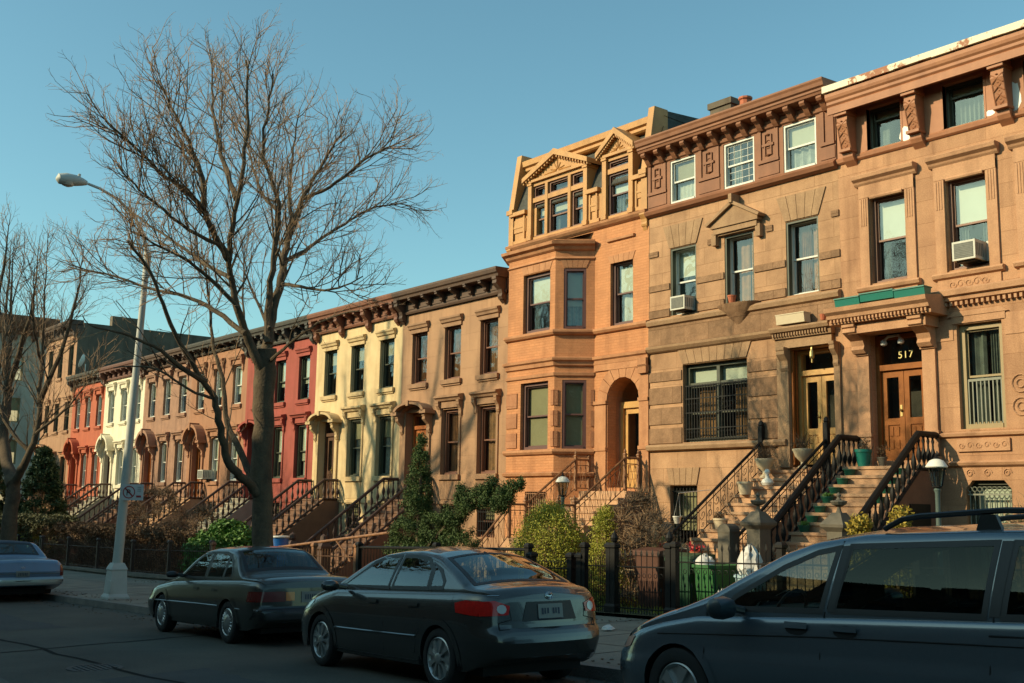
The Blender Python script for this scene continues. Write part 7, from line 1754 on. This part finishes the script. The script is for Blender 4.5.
# ================================================================ SMALL THINGS ON THE FRONTS AND IN THE GARDENS
def ac(x0, x1, z0, z1, out, label, fy=FY):
    T = thing('air_conditioner', label, 'air conditioner', (x0, fy, z0), None)
    b = MB(Matrix.Translation((0, fy, 0))); b.box(x0, x1, -out, .22, z0, z1); b.box(x0 - .06, x0, .10, .2, z0, z1 + .02); b.box(x1, x1 + .06, .10, .2, z0, z1 + .02); b.build('casing', M['ac'], T)
    g = MB(Matrix.Translation((0, fy, 0))); g.box(x0 + .04, x1 - .04, -out - .006, -out, z0 + .04, z1 - .04)
    n = 9
    for k in range(n): zz = lerp(z0 + .05, z1 - .06, k / (n - 1)); g.box(x0 + .045, x1 - .045, -out - .012, -out - .006, zz, zz + .012)
    for k in range(5): yy = lerp(-out + .05, -.05, k / 4); g.box(x1, x1 + .006, yy - .015, yy + .015, z0 + .06, z1 - .06)
    g.build('grille', M['ac_dark'], T)
    s_ = MB(Matrix.Translation((0, fy, 0))); s_.box(x0 + .05, x1 - .05, -out * .8, -.02, z0 - .03, z0 - .003); s_.build('support', M['iron'], T)
ac(-18.98, -18.50, 6.71, 7.06, .36, 'window air conditioner in the left window of the banded house')
ac(-11.38, -10.90, 6.72, 7.10, .34, 'window air conditioner under a half drawn shade at the upper right')
ac(-47.75, -47.2, 2.80, 3.2, .4, 'small white air conditioner in the parlor window of the sienna house')

def pot(x, y, z, r, h, m, label, plant=None, seed=1, rim=True, n=260, group=None, kind='flower_pot', ph=.35, shape='round'):
    T = thing(kind, label, 'plant pot', (x, y, z), group); b = MB()
    b.lathe([(r * .68, 0), (r * .95, h * .82), (r * 1.05, h * .84), (r * 1.05, h), (r * .92, h), (r * .9, h * .9)] if rim else [(r * .8, 0), (r, h), (r * .9, h), (r * .88, h * .9)], (x, y, z), 16); b.build('pot', M[m], T, True)
    so_ = MB(); so_.lathe([(r * .9, h * .9), (.01, h * .92)], (x, y, z), 12); so_.build('soil', M['soil'], T)
    if plant:
        rnd = random.Random(seed); f = MB()
        for k in range(max(3, n // 40)):
            leaves(f, rnd, (x + rnd.uniform(-r, r) * .7, y + rnd.uniform(-r, r) * .7, z + h + rnd.uniform(.1, 1) * ph * .8), (.09, .09, ph * .35), 40, .028)
        for k in range(16):
            a = rnd.uniform(0, 6.3); q = r * 1.1; f.tube([(x, y, z + h * .9), (x + q * .4 * cos(a), y + q * .4 * sin(a), z + h + ph * .6), (x + q * cos(a), y + q * sin(a), z + h + ph * rnd.uniform(.7, 1))], [.004, .003, .002], 3, cap=False)
        f.build('plant', M[plant], T)
    return T
def planted(p, cat='plant pot'): return p
# banded house stair
def fl_c(y): return 2.68 - .72 * (20.2 - y)
def urn(x, y, z, label, plant, seed):
    T = thing('garden_urn', label, 'urn', (x, y, z)); b = MB()
    b.lathe([(.11, 0), (.11, .04), (.05, .08), (.045, .14), (.10, .19), (.17, .27), (.20, .36), (.225, .40), (.225, .43), (.19, .43), (.17, .36)], (x, y, z), 18); b.build('bowl', M['cream_pot'], T, True)
    rnd = random.Random(seed); f = MB()
    for k in range(60):
        a = rnd.uniform(0, 6.3); q = rnd.uniform(.08, .34); hh = rnd.uniform(.12, .4); f.tube([(x, y, z + .36), (x + q * .5 * cos(a), y + q * .5 * sin(a), z + .42 + hh * .7), (x + q * cos(a), y + q * sin(a), z + .42 + hh)], [.005, .004, .002], 3, cap=False)
    leaves(f, rnd, (x, y, z + .52), (.24, .24, .12), 120, .025); f.build('plant', M[plant], T)
urn(-15.95, 19.95, 2.50, 'cream urn with dry stems at the top left of the stair to the oak doors', 'leaf_dry', 1)
urn(-14.95, 20.0, 2.69, 'cream urn behind the right rail before the oak doors', 'leaf_dry', 2)
pot(-15.98, 19.3, 2.12, .17, .28, 'cream_pot', 'cream pot on the stair just below the top left urn', None)
pot(-15.95, 18.45, 1.36, .16, .24, 'cream_pot', 'cream pot halfway up the left side of the stair to the oak doors', 'leaf_dry', 3, n=60, ph=.15)
pot(-14.92, 18.3, 1.18, .15, .22, 'cream_pot', 'cream pot by the right iron rail low on the stair', None)
g_ = MB(); g_.lathe([(.02, 0), (.09, .02), (.12, .08), (.09, .15), (.04, .18), (.03, .26), (.055, .31), (.04, .36), (.01, .38)], (-15.7, 19.72, 2.31), 14, 1.3, 1)
single(g_, 'garden_ornament', M['white_paint'], 'small white bird ornament beside the top left urn', 'ornament', (-15.7, 19.72, 2.31), smooth=True)
# green step planters
rise_, run_ = (2.70 - .62) / 11, (19.72 - 17.15) / 10
words = ['first', 'second', 'third', 'fourth', 'fifth', 'sixth', 'seventh']
for k in range(7):
    z = 2.70 - rise_ * (k + 1); y = 19.72 - run_ * (k + .5)
    pot(-13.50, y, z, .125, .13, 'green_pot', 'low green planter left on the red door stair, %s from the top' % words[k], 'leaf_mid' if k in (3, 6) else None, 30 + k, n=30, ph=.07, group='green planters on the stair to the red doors')
for k in range(4):
    z = 2.70 - rise_ * (k + 1); y = 19.72 - run_ * (k + .5)
    pot(-12.36, y, z, .12, .13, 'green_pot', 'low green planter right on the red door stair, %s from the top' % words[k], None, 50 + k, group='green planters on the stair to the red doors')
pot(-13.42, 19.98, 2.70, .17, .36, 'teal', 'tall teal pot at the top left of the stair to the red doors', 'leaf_dry', 8, n=80, ph=.22)
pot(-13.1, 20.15, 2.70, .10, .2, 'stone_grey', 'small grey green pot beside the tall teal pot', 'leaf_dry', 9, n=50, ph=.25)
# pots by the banded house cellar
hp = thing('hanging_pot', 'white hanging pot before the barred cellar window of the banded house', 'plant pot', (-18.0, 19.3, 1.45))
b = MB(); b.lathe([(.06, 0), (.10, .14), (.11, .15), (.11, .17)], (-18.0, 19.3, 1.45), 12); b.build('pot', M['white_paint'], hp, True)
b = MB(); b.tube([(-18.1, 19.3, 1.62), (-17.95, 19.3, 2.15), (-17.9, 19.3, 1.62)], .006, 4); b.tube([(-17.95, 19.3, 2.15), (-17.95, 20.4, 2.25)], .01, 4); b.build('hanger', M['white_paint'], hp)
pot(-15.15, 15.7, .80, .14, .22, 'blue', 'bright blue pot of grass blades standing on an upturned crate', 'leaf_mid', 12, n=200, ph=.26)
b = MB(); b.box(-15.36, -14.94, 15.5, 15.9, gg(-15), .60); b.box(-15.38, -14.92, 15.48, 15.92, .6, .8); single(b, 'wood_crate', M['step_dark'], 'brown crate under the blue pot', 'crate', (-15.15, 15.7, gg(-15)))
pot(-14.7, 15.9, .80, .15, .24, 'cream_pot', 'cream pot right of the blue pot', None)
b = MB(); b.box(-14.9, -14.52, 15.7, 16.1, gg(-15), .79); single(b, 'wood_crate', M['step_dark'], 'brown crate under the cream pot right of the blue pot', 'crate', (-14.7, 15.9, gg(-15)))
pot(-15.5, 15.2, gg(-15), .16, .62, 'cream_pot', 'tall cream container below the blue pot', None, rim=False)
# wheelie bins
def wheelie(x, y, m, label, lid=0, open_=False, w=.27, h=.95):
    z = gg(x); T = thing('wheelie_bin', label, 'bin', (x, y, z), 'bins behind the front fence'); b = MB()
    b.add([(x + sx * w * f, y + sy * w * 1.1 * f, z + zz) for zz, f in ((.03, .78), (h, 1.0)) for sx, sy in ((-1, -1), (1, -1), (1, 1), (-1, 1))], [(0, 3, 2, 1), (0, 1, 5, 4), (1, 2, 6, 5), (2, 3, 7, 6), (3, 0, 4, 7)])
    b.box(x - w - .02, x + w + .02, y - w * 1.1 - .02, y + w * 1.1 + .02, h + z - .05, h + z)
    b.build('body', M[m], T); l = MB()
    if open_: l.box(x - w, x + w, y + w * 1.1 + .02, y + w * 1.1 + .06, z + h - .45, z + h + .02)
    else: l.prism([(y - w * 1.15, z + h + .002), (y - w * 1.15, z + h + .04), (y, z + h + .09), (y + w * 1.15, z + h + .07), (y + w * 1.15, z + h + .002)], x - w - .03, x + w + .03, 'x'); l.tube([(x - w * .6, y + w * 1.2, z + h + .03), (x + w * .6, y + w * 1.2, z + h + .03)], .02, 6)
    l.build('lid', M[m], T)
    for sx in (-1, 1):
        q = MB(Matrix.Translation((x + sx * w * .85, y + w * .75, z + .1)) @ Matrix.Rotation(pi / 2, 4, 'Y')); q.lathe([(.1, -.02), (.1, .02)], (0, 0, 0), 14); q.build('wheel', M['tyre'], T)
wheelie(-12.52, 14.35, 'bin_green', 'bright green bin without its lid up, stuffed with a white bag', open_=True, w=.25, h=.80)
wheelie(-13.15, 14.4, 'bin_dark', 'dark green wheelie bin left of the bright green bin', w=.27, h=.90)
wheelie(-13.95, 14.5, 'bin_brown', 'brown wheelie bin behind the ball topped post', w=.30, h=.98)
def bag(x, y, z, r, h, m, label, seed, name='rubbish_bag'):
    rnd = random.Random(seed); b = MB(); n = 18; prof = [(0.3, 0), (.75, .06), (1, .3), (.95, .55), (.7, .8), (.35, .95), (.15, 1.0)]
    b.lathe([(a * r, c * h) for a, c in prof], (x, y, z), n); b.v = [v + Vector((rnd.uniform(-1, 1), rnd.uniform(-1, 1), rnd.uniform(-1, 1))) * r * .17 for v in b.v]
    single(b, name, M[m], label, 'bag', (x, y, z), smooth=True)
bag(-12.72, 14.3, gg(-12.7) + .72, .17, .24, 'bag', 'white plastic bag bulging out of the bright green bin', 1)
bag(-11.72, 14.25, gg(-11.7) + .62, .20, .50, 'bag', 'white cloth like bag heaped on a pale blue tub right of the green bin', 2)
b = MB(); b.lathe([(.2, 0), (.25, .6), (.28, .62), (.28, .66), (.24, .66)], (-11.70, 14.25, gg(-11.7)), 18); single(b, 'plastic_tub', M['bag_blue'], 'pale blue tub under the white bag', 'tub', (-11.7, 14.25, gg(-11.7)), smooth=True)
bag(-12.05, 14.0, gg(-12), .17, .42, 'bag', 'low white bag on the ground between the green bin and the blue tub', 3)
for (x, y, z, s_, lab) in ((-14.2, 14.9, .86, 5, 'pot of red flowers left of the brown bin'), (-13.55, 15.0, .86, 6, 'pot of red flowers between the brown and the dark green bins')):
    pot(x, y, z, .13, .18, 'terracotta', lab, 'red_flower', s_, n=160, ph=.14)
    b = MB(); b.box(x - .17, x + .17, y - .17, y + .17, gg(x), z); single(b, 'plant_stand', M['stone_grey'], ('grey plinth under the red flowers left of the brown bin', 'grey plinth under the red flowers right of the brown bin')[s_ - 5], 'plinth', (x, y, gg(x)))
# blue barrel in the garden of the yellow house
b = MB(); b.box(-29.1, -28.4, 14.25, 14.95, gg(-28.7) - .05, gg(-28.7) + .30); single(b, 'stone_block', M['stone_grey'], 'grey block that carries the bright blue barrel', 'block', (-28.75, 14.6, gg(-28.7)))
bz_ = gg(-28.7) + .30
bb = thing('barrel', 'bright blue barrel behind the rust brown fence, right of the big tree', 'barrel', (-28.75, 14.6, bz_))
b = MB(); b.lathe([(.26, 0), (.29, .1), (.28, .3), (.30, .33), (.28, .36), (.29, .6), (.30, .63), (.28, .66), (.27, .92), (.24, .94)], (-28.75, 14.6, bz_), 24); b.build('body', M['blue'], bb, True)
b = MB(); b.lathe([(.285, .93), (.30, .95), (.29, .98), (.01, .985)], (-28.75, 14.6, bz_), 24); b.build('lid', M['white_paint'], bb, True)
# litter on the sidewalk
for i, (x, y, lab) in enumerate(((-12.0, 11.4, 'crumpled white paper on the sidewalk before the ball topped post'), (-20.6, 8.8, 'scrap of white litter at the kerb near the street lamp'))):
    rnd = random.Random(i); b = MB(); b.lathe([(.03, 0), (.09, .01), (.08, .05), (.02, .07)], (x, y, gs(x, y) + .004), 8); b.v = [v + Vector((rnd.uniform(-1, 1), rnd.uniform(-1, 1), rnd.uniform(0, 1))) * .02 for v in b.v]
    single(b, 'paper_litter', M['bag'], lab, 'litter', (x, y, gs(x, y)))
# tar seams and an iron cover on the roadway
rnd = random.Random(9)
for i, (x0, y0, x1, y1, lab) in enumerate(((-30, 4.6, -6, 4.9, 'long tar seam along the middle of the road'), (-15.5, 1.5, -17.2, 8.3, 'dark tar seam crossing the road beside the olive sedan'))):
    b = MB(); P = [Vector((lerp(x0, x1, t / 30) + rnd.uniform(-.06, .06), lerp(y0, y1, t / 30) + rnd.uniform(-.06, .06), 0)) for t in range(31)]
    for p, q in zip(P[:-1], P[1:]):
        d = (q - p).normalized(); n = Vector((-d.y, d.x, 0)) * .035
        b.quad(*[(v.x, v.y, gz(v.x) + .004) for v in (p - n, q - n, q + n, p + n)])
    o = b.build('road', M['tar']); o['kind'] = 'structure'; o['label'] = lab; o['category'] = 'road marking'

for (x0, x1, y0, y1, m, sk, lab) in ((-17.5, -12.6, 2.2, 3.5, 'asphalt_pale', .3, 'worn pale patch in the asphalt at the lower left'), (-24.5, -20.0, 4.9, 6.2, 'asphalt_dark', .2, 'dark repair patch before the parked olive sedan'), (-12.5, -9.8, 4.3, 5.6, 'asphalt_dark', -.3, 'dark repair patch beside the parked grey sedan'), (-31, -25.5, 1.5, 3.0, 'asphalt_pale', .5, 'long pale patch far down the roadway')):
    b = MB(); n = 12; rnd = random.Random(int(x0 * 7)); lo = [(lerp(x0, x1, k / n), y0 + rnd.uniform(-.08, .08)) for k in range(n + 1)]; hi = [(lerp(x0, x1, k / n) + sk, y1 + rnd.uniform(-.08, .08)) for k in range(n + 1)]
    for k in range(n): b.quad(*[(x, y, gz(x) + .002) for x, y in (lo[k], lo[k + 1], hi[k + 1], hi[k])])
    o = b.build('road', M[m]); o['kind'] = 'structure'; o['label'] = lab; o['category'] = 'road patch'
b = MB(); b.lathe([(.32, 0), (.32, .008), (.27, .009), (.26, .004), (.01, .004)], (-13.6, 4.6, gz(-13.6) + .001), 28)
for k in range(-3, 4): b.box(-13.6 - sqrt(.06 - (k * .07) ** 2) if abs(k) < 4 and .06 > (k * .07) ** 2 else -13.61, -13.6 + (sqrt(.06 - (k * .07) ** 2) if .06 > (k * .07) ** 2 else .01), 4.6 + k * .07 - .012, 4.6 + k * .07 + .012, gz(-13.6) + .004, gz(-13.6) + .012)
single(b, 'manhole_cover', M['iron'], 'round iron manhole cover in the roadway', 'manhole cover', (-13.6, 4.6, gz(-13.6)))
